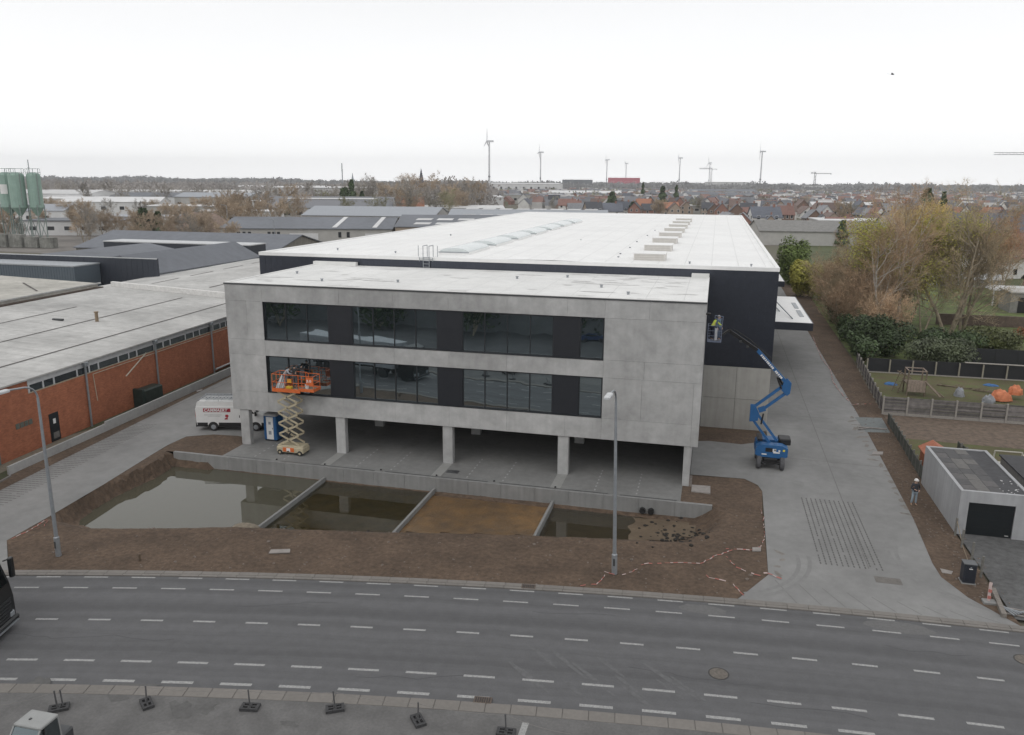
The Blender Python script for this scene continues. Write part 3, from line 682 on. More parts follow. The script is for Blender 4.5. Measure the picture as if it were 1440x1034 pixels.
# ladder
ld = MB(); lx = 10.8
for s_ in (-.28, .28):
    ld.path([(lx+s_,HY0-.18,12.6),(lx+s_,HY0-.18,14.6),(lx+s_,HY0+.9,14.6),(lx+s_,HY0+.9,HZ-.1)], .035, 6)
lad = ld.build('ladder', M_galv, hall)
for i in range(4): MB().tube((lx-.28,HY0-.18,12.75+i*.28),(lx+.28,HY0-.18,12.75+i*.28),.025).build('rung', M_galv, lad)
MB().bar((lx-.62,HY0-.2,13.45),(lx+.62,HY0-.2,13.45),.05,.05).bar((lx-.62,HY0-.2,13.25),(lx-.62,HY0-.2,13.6),.05,.05).bar((lx+.62,HY0-.2,13.25),(lx+.62,HY0-.2,13.6),.05,.05).build('bracket', M_galv, lad)
for s_ in (-.9, .9): MB().path([(lx+s_,HY0+.3,HZ),(lx+s_,HY0+.3,14.6)], .03).build('guard_post', M_galv, lad)
# canopies
for y0, y1, x1 in ((34.6,55,45.95),(72,93,45.9)):
    c = MB().box(HX1+.01, x1, y0, y1, 5.2, 6.0).build('canopy', M_clad, hall)
    MB().box(HX1+.02, x1-.12, y0+.12, y1-.12, 6.0, 6.03).build('canopy_roof', M_roof, c)
    for yy in (y0+4, y0+10): MB().box(x1-1.0, x1-.55, yy, yy+4.5, 6.03, 6.09).build('gravel_strip', M_galv, c)
    MB().path([(HX1+.1,y1-.5,8.2),(x1-1.9,y0+2.0,6.1)], .06).build('tie_rod', M_galv, c)
    MB().path([(HX1+.1,y1-3,7.8),(x1-2.9,y0+7.0,6.1)], .06).build('tie_rod', M_galv, c)

# ================================================================== WALLS ROUND THE PONDS
rw = thing('retaining_wall', 'long pale concrete retaining wall along the edge of the carport, above the ponds', 'wall', (16.5,-3,0))
P0, P1 = -3.4, 36.35
n = 17
for i in range(n):
    a_, b_ = P0+(P1-P0)*i/n, P0+(P1-P0)*(i+1)/n
    if i == n-1: MB().extr([(a_+.008,-1.45),(b_-.9,-.95),(b_,-.30),(b_,.03),(a_+.008,.03)], 'y', -3.06, -2.80).build('wall_panel', M_wallc, rw)
    elif i == 0: MB().extr([(a_,-.62),(a_+.35,-1.1),(b_-.008,-1.5),(b_-.008,.04),(a_,.04)], 'y', -3.06, -2.80).build('wall_panel', M_wallc, rw)
    else: MB().box(a_+.008, b_-.008, -3.06, -2.80, -1.6, .03).build('wall_panel', M_wallc, rw)
MB().box(P0+.3, P1-2, -3.02, -2.76, -1.9, .015).build('wall_footing', M_joint, rw)
for x in (31.95, 32.5):
    k_ = lathe([(.20,0),(.20,.4),(.16,.4),(.16,.05)], 14, 'y', (x,-3.3,-.72)); k_.build('drain_pipe', M_black, rw)
for x, y1, lab_ in ((9.15,-12.2,'leftmost of the three pale concrete beams dividing the ponds, running to a mound of sand'), (17.52,-11.2,'middle of the three pale concrete beams dividing the ponds'), (25.95,-9.6,'rightmost and shortest of the three pale concrete beams dividing the ponds')):
    t = thing('dividing_beam', lab_, 'low wall', (x,-7,-1), group='concrete beams dividing the ponds')
    ns = 1
    MB().cbox(x-.085, x+.085, y1, -3.08, -1.5, -.70, .015).build('beam', M_wallc, t)
m = MB()
me_ = ico(1, sub=3); m.add([(x*1.1+8.9, y*.8-12.9, z*.62-.75+.06*noise.noise(Vector((x*3,y*3,z*3)))) for x, y, z in me_.v], me_.f)
tag(m.build('sand_mound', mat('pale_sand', (.20,.17,.13), 1, .2, 4, bump=.6)), 'small pale mound of sand at the end of the left pond beam', 'sand heap')
# debris, stones in the last pond and on the soil
m = MB()
for i in range(170):
    x = rnd.gauss(34.2,.9) if i % 3 else rnd.uniform(9.5,17); y = rnd.gauss(-6.4,1.2) if i % 3 else rnd.uniform(-11.8,-10.6)
    s_ = rnd.uniform(.04,.16); z = soil_z(x, y)
    m.add([(x+p[0]*s_, y+p[1]*s_, z+.02+p[2]*s_*.7) for p in ico(1, sub=1).v], ico(1, sub=1).f)
tag(m.build('dark_clods', mat('wet_clod', (.02,.017,.014), .9, .3)), 'dark wet clods of earth along the pond edges', 'clods', kind='stuff')
m = MB(); ic = ico(1, sub=1)
for i in range(900):
    x, y = rnd.uniform(-2,39), rnd.uniform(-20,2)
    if not inpoly(x, y, main) or inpoly(x, y, WP): continue
    s_ = rnd.uniform(.02,.07)*(2 if rnd.random() < .06 else 1); z = soil_z(x, y)
    m.add([(x+p[0]*s_*rnd.uniform(.7,1.3), y+p[1]*s_, z+p[2]*s_*.6) for p in ic.v], ic.f)
for i in range(700):
    y = rnd.uniform(-12,60); x = rnd.uniform(48.8,50.8); s_ = rnd.uniform(.02,.07)
    m.add([(x+p[0]*s_*rnd.uniform(.7,1.3), y+p[1]*s_, .01+p[2]*s_*.6) for p in ic.v], ic.f)
tag(m.build('loose_stones', mat('pale_stone', (.17,.14,.12), .95, .4, 20)), 'small stones and clods scattered over the bare soil', 'stones', kind='stuff')

# ================================================================== STREET LAMPS
def lamp(loc, H, lab, bend):
    t = thing('street_lamp', lab, 'street lamp', loc, bend, 'street lamps on the verge')
    t.location = loc
    lathe([(.15,0),(.15,1.1),(.105,1.15),(.085,H*.6),(.065,H-.6)], 10).build('pole', M_galv, t, world=False, smooth=False)
    m = MB(); pts = []
    for i in range(9):
        a = PI/2*i/8; pts.append((0, -.9*(1-math.cos(a)), H-.6+.75*math.sin(a)))
    pts.append((0, -1.75, H+.24)); m.path(pts, .05, 8); m.build('arm', M_galv, t, world=False)
    h = MB().cbox(-.16,.16,-2.55,-1.65,H+.16,H+.30,.05).build('lamp_head', mat('lamp_housing', (.50,.51,.52), .4), t, world=False)
    MB().box(-.11,.11,-2.45,-1.85,H+.14,H+.158).build('lens', mat('lamp_lens', (.6,.6,.58), .2), h, world=False)
    d = MB().box(-.05,.05,-.155,-.145,.5,.9).build('service_door', M_trim, t, world=False)
    return t
l1 = lamp((1.53,-19.45,-.03), 9.6, 'tall grey curved street lamp at the left, on the soil beside the driveway mouth', math.radians(-2))
l2 = lamp((31.38,-13.61,-.03), 10.05, 'tall grey street lamp in front of the right part of the office, seen end on', math.radians(-3))
l2.rotation_euler = (0, math.radians(-1.6), math.radians(-3))

# ================================================================== PEOPLE
M_skin = mat('skin', (.48,.30,.22), .6, .05)
def person(label, loc, rz, jk, tr, helm=None, hair=(.05,.035,.025), pose='stand', boots=(.22,.17,.12), group=None, scale=1.0):
    P = dict(pelvis=(0,0,.97), waist=(0,0,1.12), chest=(0,.01,1.34), neck=(0,0,1.50), head=(0,-.02,1.62), crown=(0,-.01,1.72),
             shl=(-.18,0,1.43), shr=(.18,0,1.43), ell=(-.27,.02,1.16), elr=(.27,.02,1.16), wrl=(-.12,-.20,1.14), wrr=(.14,-.22,1.10),
             hipl=(-.09,0,.93), hipr=(.09,0,.93), knl=(-.12,-.02,.50), knr=(.11,-.02,.50), anl=(-.15,.02,.09), anr=(.13,.02,.09))
    if pose == 'bend': P.update(waist=(0,-.06,1.12), chest=(0,-.24,1.27), neck=(0,-.36,1.36), head=(0,-.47,1.40), crown=(0,-.55,1.45), shl=(-.18,-.27,1.33), shr=(.18,-.27,1.33),
             ell=(-.24,-.42,1.12), elr=(.24,-.45,1.15), wrl=(-.15,-.58,1.08), wrr=(.16,-.62,1.12))
    if pose == 'reach': P.update(ell=(-.30,-.18,1.40), wrl=(-.24,-.42,1.52), elr=(.28,-.12,1.20), wrr=(.2,-.36,1.28))
    if pose == 'hang': P.update(wrl=(-.27,-.08,.92), wrr=(.27,-.1,.92))
    if pose == 'crouch': P.update(pelvis=(0,.10,.50), waist=(0,.05,.63), chest=(0,-.07,.83), neck=(0,-.14,.98), head=(0,-.2,1.08), crown=(0,-.21,1.18), shl=(-.18,-.1,.92), shr=(.18,-.1,.92),
             ell=(-.25,-.25,.70), elr=(.25,-.25,.70), wrl=(-.14,-.42,.66), wrr=(.14,-.45,.70), hipl=(-.1,.08,.48), hipr=(.1,.08,.48), knl=(-.16,-.32,.52), knr=(.16,-.28,.46), anl=(-.14,-.05,.09), anr=(.14,.0,.09))
    t = thing('person', label, 'person', loc, rz, group); t.scale = (scale,)*3
    K = ['pelvis','waist','chest','neck','head','crown','shl','shr','ell','elr','wrl','wrr','hipl','hipr','knl','knr','anl','anr']
    V = [P[k] for k in K]; R = [.13,.125,.15,.055,.088,.062,.06,.06,.042,.042,.028,.028,.085,.085,.055,.055,.038,.038]
    E = [(0,1),(1,2),(2,3),(3,4),(4,5),(2,6),(2,7),(6,8),(7,9),(8,10),(9,11),(0,12),(0,13),(12,14),(13,15),(14,16),(15,17)]
    def add(p, r, frm): V.append(tuple(p)); R.append(r); E.append((frm, len(V)-1)); return len(V)-1
    h = Vector(P['head']); add(h+Vector((0,-.105,-.005)), .016, 4)                       # nose
    for s, a, w_ in ((-1,'an','l'),(1,'an','r')):
        an = Vector(P['an'+w_]); add(an+Vector((s*.03,-.17,-.05)), .034, K.index('an'+w_))
    for w_, s in (('l',-1),('r',1)):
        wr = Vector(P['wr'+w_]); d = (wr-Vector(P['el'+w_])).normalized(); pal = add(wr+d*.085, .026, K.index('wr'+w_)); pv = Vector(V[pal])
        side = d.cross(Vector((0,0,1))).normalized()
        for q, ln in ((-1.5,.055),(-.5,.07),(.5,.075),(1.5,.065)):
            a = add(pv+side*q*.018+d*ln*.6, .0085, pal); add(Vector(V[a])+d*ln*.5+Vector((0,0,-.02)), .0075, a)
        add(wr+d*.03-side*s*.05+Vector((0,-.01,0)), .010, K.index('wr'+w_))
    skin('body', V, E, R, M_skin, t, 1, 0)
    def mcol(nm, c): return mat(nm+'_%d_%d_%d' % tuple(int(v*255) for v in c), c, .85, .12, 12)
    mp_ = {k: P[k] for k in K}
    def chain(name, keys, edges, rad, m_): return skin(name, [tuple(mp_[k]) if isinstance(k, str) else k for k in keys], edges, rad, m_, t, 1, 0)
    chain('jacket', ['waist','chest','neck','shl','shr','ell','elr','wrl','wrr','pelvis'], [(0,1),(1,2),(1,3),(1,4),(3,5),(4,6),(5,7),(6,8),(0,9)], [.155,.178,.075,.085,.085,.062,.062,.046,.046,.15], mcol('jacket', jk))
    an_l = Vector(P['anl'])+Vector((0,0,.04)); an_r = Vector(P['anr'])+Vector((0,0,.04))
    chain('trousers', ['pelvis','hipl','hipr','knl','knr',tuple(an_l),tuple(an_r)], [(0,1),(0,2),(1,3),(2,4),(3,5),(4,6)], [.145,.105,.105,.078,.078,.066,.066], mcol('trousers', tr))
    for w_, s in (('l',-1),('r',1)):
        a = Vector(P['an'+w_]); chain('boot', [tuple(a+Vector((0,.03,-.02))), tuple(a+Vector((s*.02,-.08,-.04))), tuple(a+Vector((s*.03,-.19,-.052))), tuple(a+Vector((0,.01,.06)))], [(0,1),(1,2),(0,3)], [.052,.046,.034,.05], mcol('boot', boots))
    c = (Vector(P['head'])+Vector(P['crown']))/2+Vector((0,.01,.02))
    if helm:
        hm = ico(.125, tuple(c+Vector((0,0,.03))), (1,1.12,.85), 2); hm.v = [(x,y,max(z,c.z)) for x,y,z in hm.v]
        hm.add(lathe([(.15,0),(.15,.015)], 14, c=(c.x, c.y-.02, c.z)).v, lathe([(.15,0),(.15,.015)], 14, c=(0,0,0)).f)
        hm.build('helmet', mat('helmet_white', helm, .35), t, world=False)
    else:
        hm = ico(.108, tuple(c+Vector((0,.02,.0))), (.92,1.05,.95), 2); hm.build('hair', mcol('hair', hair), t, world=False)
    for s in (-1, 1):
        ico(.012, tuple(h+Vector((s*.033,-.085,.02))), (1,1,1), 1).build('eye', M_black, t, world=False)
    return t
person('standing person in white hard hat, dark jacket and pale jeans beside the garage', (48.95,.55,.01), math.radians(12), (.035,.037,.045), (.27,.33,.38), (.72,.70,.68))

# ================================================================== SCISSOR LIFT
M_cream = mat('cream_steel', (.44,.385,.27), .55, .08, 4); M_orange = mat('orange_paint', (.62,.14,.035), .5, .1, 5)
sc = thing('scissor_lift', 'scissor lift with orange railed platform raised on cream crossed arms before the lower window', 'scissor lift', (5.5,-.8,0))
x0, x1, y0, y1 = 4.35, 6.55, -1.4, -.25
ch = MB().cbox(x0,x1,y0+.05,y1-.05,.22,.62,.05).build('chassis', M_cream, sc)
MB().box(x0+.55,x1-.75,y0+.02,y0+.05,.28,.60).build('side_panel', M_orange, ch)
MB().box(x0+.85,x1-1.05,y0+.005,y0+.018,.30,.56).build('placard', M_white, ch)
MB().box(x0+.9,x0+1.02,y0-.005,y0+.004,.30,.36).box(x1-1.25,x1-1.13,y0-.005,y0+.004,.30,.36).build('latch', M_black, ch)
MB().cbox(x0+.05,x1-.05,y0+.12,y1-.12,.62,.74,.03).build('chassis_deck', M_cream, ch)
for x in (x0+.28, x1-.28):
    for y in (y0+.0, y1-.14):
        wl = lathe([(.17,0),(.20,.02),(.20,.12),(.17,.14)], 16, 'y', (x,y,.2)).build('wheel', M_rubber, sc)
        lathe([(.09,-.006),(.09,.15)], 10, 'y', (x,y,.2)).build('hub', M_cream, wl)
zb, zt, ns = .74, 4.92, 5
for i in range(ns):
    za = zb+(zt-zb)*i/ns; zc = zb+(zt-zb)*(i+1)/ns
    for y in (y0+.16, y1-.16):
        xa, xb = x0+.25, x1-.38
        MB().bar((xa,y,za+.04),(xb,y,zc-.04),.05,.13).build('scissor_arm', M_cream, sc)
        MB().bar((xb,y+.06,za+.04),(xa,y+.06,zc-.04),.05,.13).build('scissor_arm', M_cream, sc)
        MB().tube(((xa+xb)/2,y-.04,(za+zc)/2),((xa+xb)/2,y+.12,(za+zc)/2),.05).build('pivot', M_trim, sc)
    for xx in (x0+.25, x1-.38): MB().tube((xx,y0+.16,zc-.02),(xx,y1-.10,zc-.02),.035).build('cross_tube', M_cream, sc)
MB().tube((x0+.5,-.8,.9),(x0+1.4,-.8,2.4),.06).build('lift_cylinder', M_trim, sc)
pl = MB().box(4.35,6.60,y0,y1,5.0,5.10).box(6.60,7.68,y0+.06,y1-.06,5.12,5.19).build('platform', mat('platform_deck', (.26,.22,.17), .8, .2), sc)
MB().box(4.33,6.62,y0-.03,y0,4.92,5.20).box(4.33,6.62,y1,y1+.03,4.92,5.20).box(6.5,7.70,y0+.02,y0+.05,5.05,5.28).box(6.5,7.70,y1-.05,y1-.02,5.05,5.28).box(7.66,7.70,y0+.05,y1-.05,5.05,5.28).box(4.32,4.35,y0,y1,4.92,5.2).build('toe_board', M_orange, pl)
m = MB(); zr = 6.25
for (x, y) in ((4.36,y0),(5.4,y0),(6.5,y0),(4.36,y1),(5.4,y1),(6.5,y1),(4.36,-.8)): m.tube((x,y,5.1),(x,y,zr),.026,n=6)
for z in (5.65, zr): m.path([(6.6,y0,z),(4.36,y0,z),(4.36,y1,z),(6.6,y1,z)], .024)
for (x, y) in ((6.75,y0+.06),(7.66,y0+.06),(6.75,y1-.06),(7.66,y1-.06)): m.tube((x,y,5.15),(x,y,zr-.04),.026,n=6)
for z in (5.66, zr-.04): m.path([(6.6,y0+.06,z),(7.66,y0+.06,z),(7.66,y1-.06,z),(6.6,y1-.06,z)], .024)
m.build('guard_rail', M_orange, pl)
MB().box(7.10,7.64,y0+.045,y0+.07,5.55,6.15).build('side_plate', M_orange, pl)
tm = text_mesh('JLG', .26); 
o = inst('lettering', tm, pl, (7.15-5.5,y0+.038-(-.8),5.80)); o.rotation_euler = (PI/2,0,0); tm.materials.append(M_white)
MB().cbox(5.62,5.98,y0-.08,y0-.03,5.68,5.95,.02).build('control_box', mat('amber_plastic', (.65,.28,.03), .5), pl)
tag(MB().cbox(5.35,5.80,-1.25,-.95,5.105,5.32,.03).build('toolbox', mat('yellow_plastic', (.62,.42,.03), .5)), 'yellow toolbox on the floor of the orange lift platform', 'toolbox')
bk = thing('bucket', 'white bucket standing on the extended end of the lift platform', 'bucket', (6.95,-.95,5.195))
lathe([(.13,0),(.16,.30),(.165,.30),(.15,.29),(.13,.05)], 14).build('pail', M_white, bk, world=False)
for i, (x, h) in enumerate(((4.55,.75),(4.66,.95),(4.80,.85),(4.92,.7),(5.02,.9))):
    tag(MB().bar((x,-1.2+.05*i,5.11),(x+.12,-.6,5.11+h),.14,.03).build('offcut_board', mat('grey_board_%d' % (i % 2), ((.36,.36,.37),(.5,.5,.5))[i % 2], .7)), 'grey sealing board, %s from the left in the lift platform' % ordn(i), 'board', 'boards leaning in the lift platform')
person('worker in black jacket and cap reaching to the window from the orange lift platform', (5.85,-.72,5.105), math.radians(165), (.02,.02,.022), (.10,.10,.11), None, (.015,.015,.015), 'reach')
person('worker in pale grey work clothes stooping at the left end of the lift platform', (5.05,-.75,5.105), math.radians(100), (.33,.34,.37), (.25,.26,.29), None, (.1,.07,.05), 'bend')

# ================================================================== PORTABLE TOILET
M_blue = mat('toilet_blue', (.018,.105,.27), .5, .08, 3)
to = thing('portable_toilet', 'blue portable toilet with white door and grey roof between two columns', 'toilet', (2.28,1.85,0))
MB().cbox(1.72,2.84,1.3,2.42,.12,2.05,.06).build('cabin', M_blue, to)
MB().box(1.78,2.78,1.34,2.38,.0,.12).build('skid', M_black, to)
dr = MB().cbox(1.98,2.58,1.262,1.30,.16,1.98,.01).build('door', M_white, to)
MB().box(2.16,2.40,1.252,1.261,.55,.85).build('door_sign', mat('sign_grey', (.28,.3,.33), .6), dr)
MB().box(2.18,2.38,1.252,1.261,1.38,1.60).build('door_sign', mat('sign_grey', (.28,.3,.33), .6), dr)
MB().box(2.50,2.54,1.245,1.261,1.0,1.12).build('handle', M_black, dr)
for x in (1.80, 2.70): 
    for k in range(3): MB().box(x-.05,x+.05,1.285,1.30,.4+k*.5,.75+k*.5).build('moulded_rib', M_blue, to)
MB().cbox(1.70,2.86,1.26,2.44,2.05,2.22,.10).build('roof', mat('roof_grey_plastic', (.42,.42,.42), .5), to)
lathe([(.05,0),(.05,.3)], 8, c=(2.7,2.3,2.2)).build('vent_pipe', M_black, to)

# ================================================================== VAN
M_van = mat('van_white', (.66,.66,.65), .35, .03)
van = thing('delivery_van', 'white panel van with a roof rack of ladders, partly hidden behind the left column', 'van', (-2.4,3.75,0), math.radians(14.5))
hw = 1.0
side = [(-2.85,.55),(-2.9,1.9),(-2.75,2.42),(-2.5,2.5),(.85,2.5),(1.35,2.42),(2.15,1.55),(2.95,1.25),(3.05,.95),(3.05,.5),(2.3,.35),(-2.7,.35)]
b = MB(); ins = .07
b.extr([(x,z) for x,z in side], 'y', -hw+ins, hw-ins)
lo = [(-2.85,.5),(-2.9,1.9),(-2.8,2.05),(1.55,2.05),(2.15,1.5),(2.9,1.22),(3.0,.95),(3.0,.5)]
b.extr(lo, 'y', -hw, -hw+ins).extr(lo, 'y', hw-ins, hw)
body = b.build('body', M_van, van, world=False)
MB().box(-2.8,-1.95,-hw-.012,-hw+.02,.38,.72).box(-1.05,1.45,-hw-.012,-hw+.02,.38,.72).box(2.45,3.08,-hw-.012,hw+.012,.33,.72).box(-2.93,-2.85,-hw+.02,hw-.02,.35,.7).build('black_cladding', M_black, van, world=False)
for x in (-1.5, 1.98):
    for y in (-hw-.01, hw-.22):
        wl = lathe([(.30,0),(.345,.03),(.345,.20),(.30,.23)], 18, 'y', (x,y,.345)).build('wheel', M_rubber, van, world=False)
        lathe([(.05,-.03),(.2,-.012),(.2,.2)], 12, 'y', (x,y,.345)).build('rim', M_galv, wl, world=False)
    MB().extr([(x+.43*math.cos(PI*i/10), .36+.43*math.sin(PI*i/10)) for i in range(11)], 'y', -hw-.006, -hw+.05).build('wheel_arch', M_black, van, world=False)
MB().add([(1.42,-.85,2.36),(1.42,.85,2.36),(2.12,.9,1.62),(2.12,-.9,1.62)],[(0,1,2,3)]).build('windscreen', M_cglass, van, world=False)
MB().extr([(1.0,1.45),(1.0,2.0),(1.42,2.0),(1.95,1.5)], 'y', -hw-.006, -hw).build('side_window', M_cglass, van, world=False)
MB().box(-2.915,-2.87,-.98,-.86,1.15,1.65).build('tail_light', mat('red_lens', (.35,.03,.02), .3), van, world=False)
MB().box(.66,.72,-hw-.02,-hw,1.15,1.35).build('door_handle', M_black, van, world=False)
MB().box(2.0,2.12,-hw-.25,-hw-.05,1.35,1.7).build('mirror', M_black, van, world=False)
M_red = mat('sign_red', (.33,.02,.03), .5)
MB().box(-2.25,-.02,-hw-.010,-hw-.001,1.62,1.93).build('name_band', mat('sign_maroon', (.28,.015,.03), .5), van, world=False)
tm = text_mesh('CAMMAERT', .36, shear=.2); tm.materials.append(M_white)
o = inst('lettering', tm, van, (-2.2,-hw-.014,1.655)); o.rotation_euler = (PI/2,0,0); o.scale = (1,1,1)
MB().box(-2.2,-.75,-hw-.010,-hw-.001,1.36,1.39).box(-1.9,-.9,-hw-.010,-hw-.001,1.24,1.26).build('small_print', mat('sign_grey2', (.3,.3,.3), .6), van, world=False)
MB().add([(-.55,-hw-.008,.98),(-.25,-hw-.008,1.0),(-.3,-hw-.008,1.12),(-.18,-hw-.008,1.3),(-.28,-hw-.008,1.42),(-.45,-hw-.008,1.4),(-.5,-hw-.008,1.25),(-.36,-hw-.008,1.16),(-.52,-hw-.008,1.1)],[tuple(range(9))]).build('emblem', M_red, van, world=False)
rk = MB()
for y in (-.85,.85): rk.tube((-2.7,y,2.66),(.7,y,2.66),.025,n=6)
for i in range(6): rk.tube((-2.6+i*.62,-.9,2.62),(-2.6+i*.62,.9,2.62),.022,n=6); 
for x in (-2.6,-1.0,.5):
    for y in (-.85,.85): rk.tube((x,y,2.48),(x,y,2.66),.02,n=5)
rk.build('roof_rack', M_galv, van, world=False)
for yy, lab_ in ((-.45,'folded aluminium ladder on the near side of the van roof rack'),(.4,'folded aluminium ladder on the far side of the van roof rack')):
    ldr = thing('ladder', lab_, 'ladder', (-2.4,3.75,2.70), math.radians(14.5))
    MB().bar((-2.5,yy-.2,0),(.6,yy-.2,0),.03,.07).bar((-2.5,yy+.2,0),(.6,yy+.2,0),.03,.07).build('stile', M_galv, ldr, world=False)
    for i in range(11): MB().tube((-2.4+i*.29,yy-.2,0),(-2.4+i*.29,yy+.2,0),.018,n=6).build('rung', M_trim, ldr, world=False)

# ================================================================== BOOM LIFT
M_bb = mat('boom_blue', (.018,.105,.27), .45, .07, 4); YB = 6.0
bl = thing('boom_lift', 'blue articulated boom lift on the yard, its cage raised to the office corner', 'boom lift', (40.35,6.1,0))
for x in (39.52, 41.15):
    for y in (5.15, 7.3):
        wl = lathe([(.40,0),(.46,.05),(.46,.26),(.40,.31)], 18, 'x', (x-.15,y,.46)).build('wheel', M_rubber, bl)
        wl.data.materials[0] = mat('grey_tyre', (.085,.085,.09), .85, .15, 10)
        lathe([(.2,-.01),(.2,.32)], 12, 'x', (x-.15,y,.46)).build('hub', M_trim, wl)
MB().bar((39.5,5.15,.46),(41.2,5.15,.46),.2,.2).bar((39.5,7.3,.46),(41.2,7.3,.46),.2,.2).cbox(39.85,40.85,5.2,7.3,.40,.78,.05).build('chassis', M_black, bl)
MB().bar((39.7,5.0,.55),(40.1,4.9,.35),.06,.06).bar((40.6,4.95,.38),(41.0,5.0,.55),.06,.06).build('steering_link', M_trim, bl)
tt = MB(); tt.extr([(39.25,1.0),(39.3,1.55),(39.6,1.75),(41.1,1.75),(41.5,1.55),(41.5,.95),(41.2,.80),(39.5,.85)], 'y', 5.25, 6.0)
tt.extr([(39.25,1.0),(39.3,1.6),(39.6,1.8),(41.1,1.8),(41.5,1.6),(41.5,.95)], 'y', 6.45, 7.4).box(39.6,41.2,6.0,6.45,.85,1.25)
tb = tt.build('turret', M_bb, bl)
MB().cbox(40.9,41.75,6.2,7.3,1.55,2.0,.06).build('counterweight_cover', M_black, bl)
MB().box(39.4,39.75,6.0,7.4,1.80,1.95).build('engine_grille', M_black, bl)
MB().box(39.95,40.45,5.236,5.248,1.25,1.55).build('vent_grille', M_black, tb)
for x, z, wd, ht, mm in ((40.45,1.28,.24,.22,M_white),(40.5,1.18,.45,.1,M_white),(40.85,1.32,.12,.12,M_white),(40.55,1.34,.12,.12,mat('yellow_label',(.6,.5,.05),.5)),(41.15,1.35,.15,.14,mat('yellow_label',(.6,.5,.05),.5)),(39.7,1.02,.35,.08,M_white)):
    MB().box(x,x+wd,5.225,5.235,z,z+ht).build('warning_label', mm, tb)
A = (40.45,YB,1.7); Bp = (38.95,YB,3.55); Cc = (38.9,YB,4.25); D = (41.05,YB,5.75); E_ = (41.1,YB,6.35)
MB().bar((40.75,YB,1.9),(39.15,YB,3.95),.16,.17).bar((40.3,YB,1.65),(38.9,YB,3.45),.16,.17).build('lower_riser', M_bb, bl)
MB().extr([(38.72,3.25),(39.3,3.35),(39.35,3.9),(39.05,4.5),(38.72,4.5)], 'y', YB-.16, YB+.16).build('riser_link', M_bb, bl)
MB().bar((39.05,YB,4.42),(40.85,YB,6.05),.16,.19).bar((39.5,YB,4.12),(41.1,YB,5.55),.16,.19).build('upper_riser', M_bb, bl)
MB().bar((39.3,YB,4.1),(39.75,YB,4.3),.2,.35).build('riser_bracket', M_bb, bl)
MB().extr([(40.75,5.75),(41.15,5.35),(41.35,5.55),(41.4,6.3),(41.1,6.6),(40.85,6.3)], 'y', YB-.17, YB+.17).build('elbow_bracket', M_bb, bl)
MB().tube((40.75,YB-.1,5.85),(40.4,YB-.1,6.65),.07).tube((40.95,YB+.1,5.85),(40.55,YB+.1,6.6),.07).build('lift_cylinder', M_black, bl)
MB().tube((39.55,YB-.1,3.1),(39.65,YB-.1,3.9),.06).build('lift_cylinder', M_black, bl)
bm_ = MB().bar((41.2,YB,6.15),(38.85,YB-.2,8.65),.24,.30,(0,1,0)).build('main_boom', M_bb, bl)
bm_l = MB()
bd = Vector((38.85-41.2,-.2,8.65-6.15)).normalized()
p0 = Vector((40.75,YB-.21,6.60)); n_ = Vector((0,-1,0)); upv = bd.cross(n_).normalized()
cs = 0
for i in range(15):
    a = p0+bd*(i*.155+.06); h_ = .075
    if i == 5: continue
    w_ = .10 if i % 3 else .13; off = Vector((0,-.02,0))
    bm_l.add([a-upv*h_+off, a+bd*w_-upv*h_+off, a+bd*w_+upv*h_+off, a+upv*h_+off], [(0,1,2,3)])
bm_l.build('boom_lettering', M_white, bm_)
MB().bar((38.95,YB-.2,8.55),(36.9,YB-.9,9.98),.22,.24,(0,1,0)).build('boom_extension', M_black, bl)
MB().bar((39.6,YB-.1,8.2),(38.7,YB-.3,9.0),.06,.08).path([(39.9,YB,8.0),(38.3,YB-.35,9.35),(37.2,YB-.8,10.1)],.04).build('cable_carrier', M_black, bl)
for k, (x, z) in enumerate(((38.2,8.95),(37.7,9.3),(37.3,9.6))): MB().box(x-.12,x+.05,YB-1.0+.1*k,YB-.9+.1*k,z-.1,z+.05).build('boom_clamp', M_trim, bl)
MB().bar((36.95,YB-.9,10.05),(36.75,YB-1.1,10.12),.16,.16).bar((36.8,YB-1.1,10.1),(36.3,YB-1.5,9.75),.12,.14).build('jib', M_black, bl)
# cage
M_cage = mat('cage_steel', (.16,.19,.27), .45, .1)
bx0, bx1, by0, by1, bz = 35.38, 36.3, 3.7, 4.6, 9.45
cg = MB().box(bx0,bx1,by0,by1,bz-.06,bz).build('cage', M_cage, bl)
m = MB()
for x in (bx0, (bx0+bx1)/2, bx1):
    for y in (by0, by1): m.tube((x,y,bz),(x,y,bz+1.1),.02,n=6)
for z in (.15,.4,.75,1.1): m.path([(bx0,by0,bz+z),(bx1,by0,bz+z),(bx1,by1,bz+z),(bx0,by1,bz+z),(bx0,by0,bz+z)], .018)
m.path([(bx1,by0+.1,bz+1.1),(bx1+.05,by0+.1,bz+1.75),(bx1-.5,by0+.1,bz+1.82),(bx1-.5,by0+.1,bz+1.62),(bx1,by0+.1,bz+1.6)], .022)
m.build('cage_rail', M_cage, cg)
MB().cbox(bx1-.45,bx1-.28,by0-.04,by0-.01,bz+.1,bz+.95,.01).build('control_panel', mat('panel_silver',(.42,.43,.46),.4), cg)
person('worker in bright yellow hi-vis top bending in the boom lift cage at the office corner', (35.68,4.15,9.455), math.radians(120), (.62,.72,.10), (.03,.035,.06), None, (.04,.03,.03), 'bend')
person('worker in blue grey overalls standing behind the hi-vis colleague in the boom lift cage', (36.08,4.25,9.455), math.radians(60), (.10,.15,.2), (.09,.12,.18), None, (.3,.28,.26), 'hang')

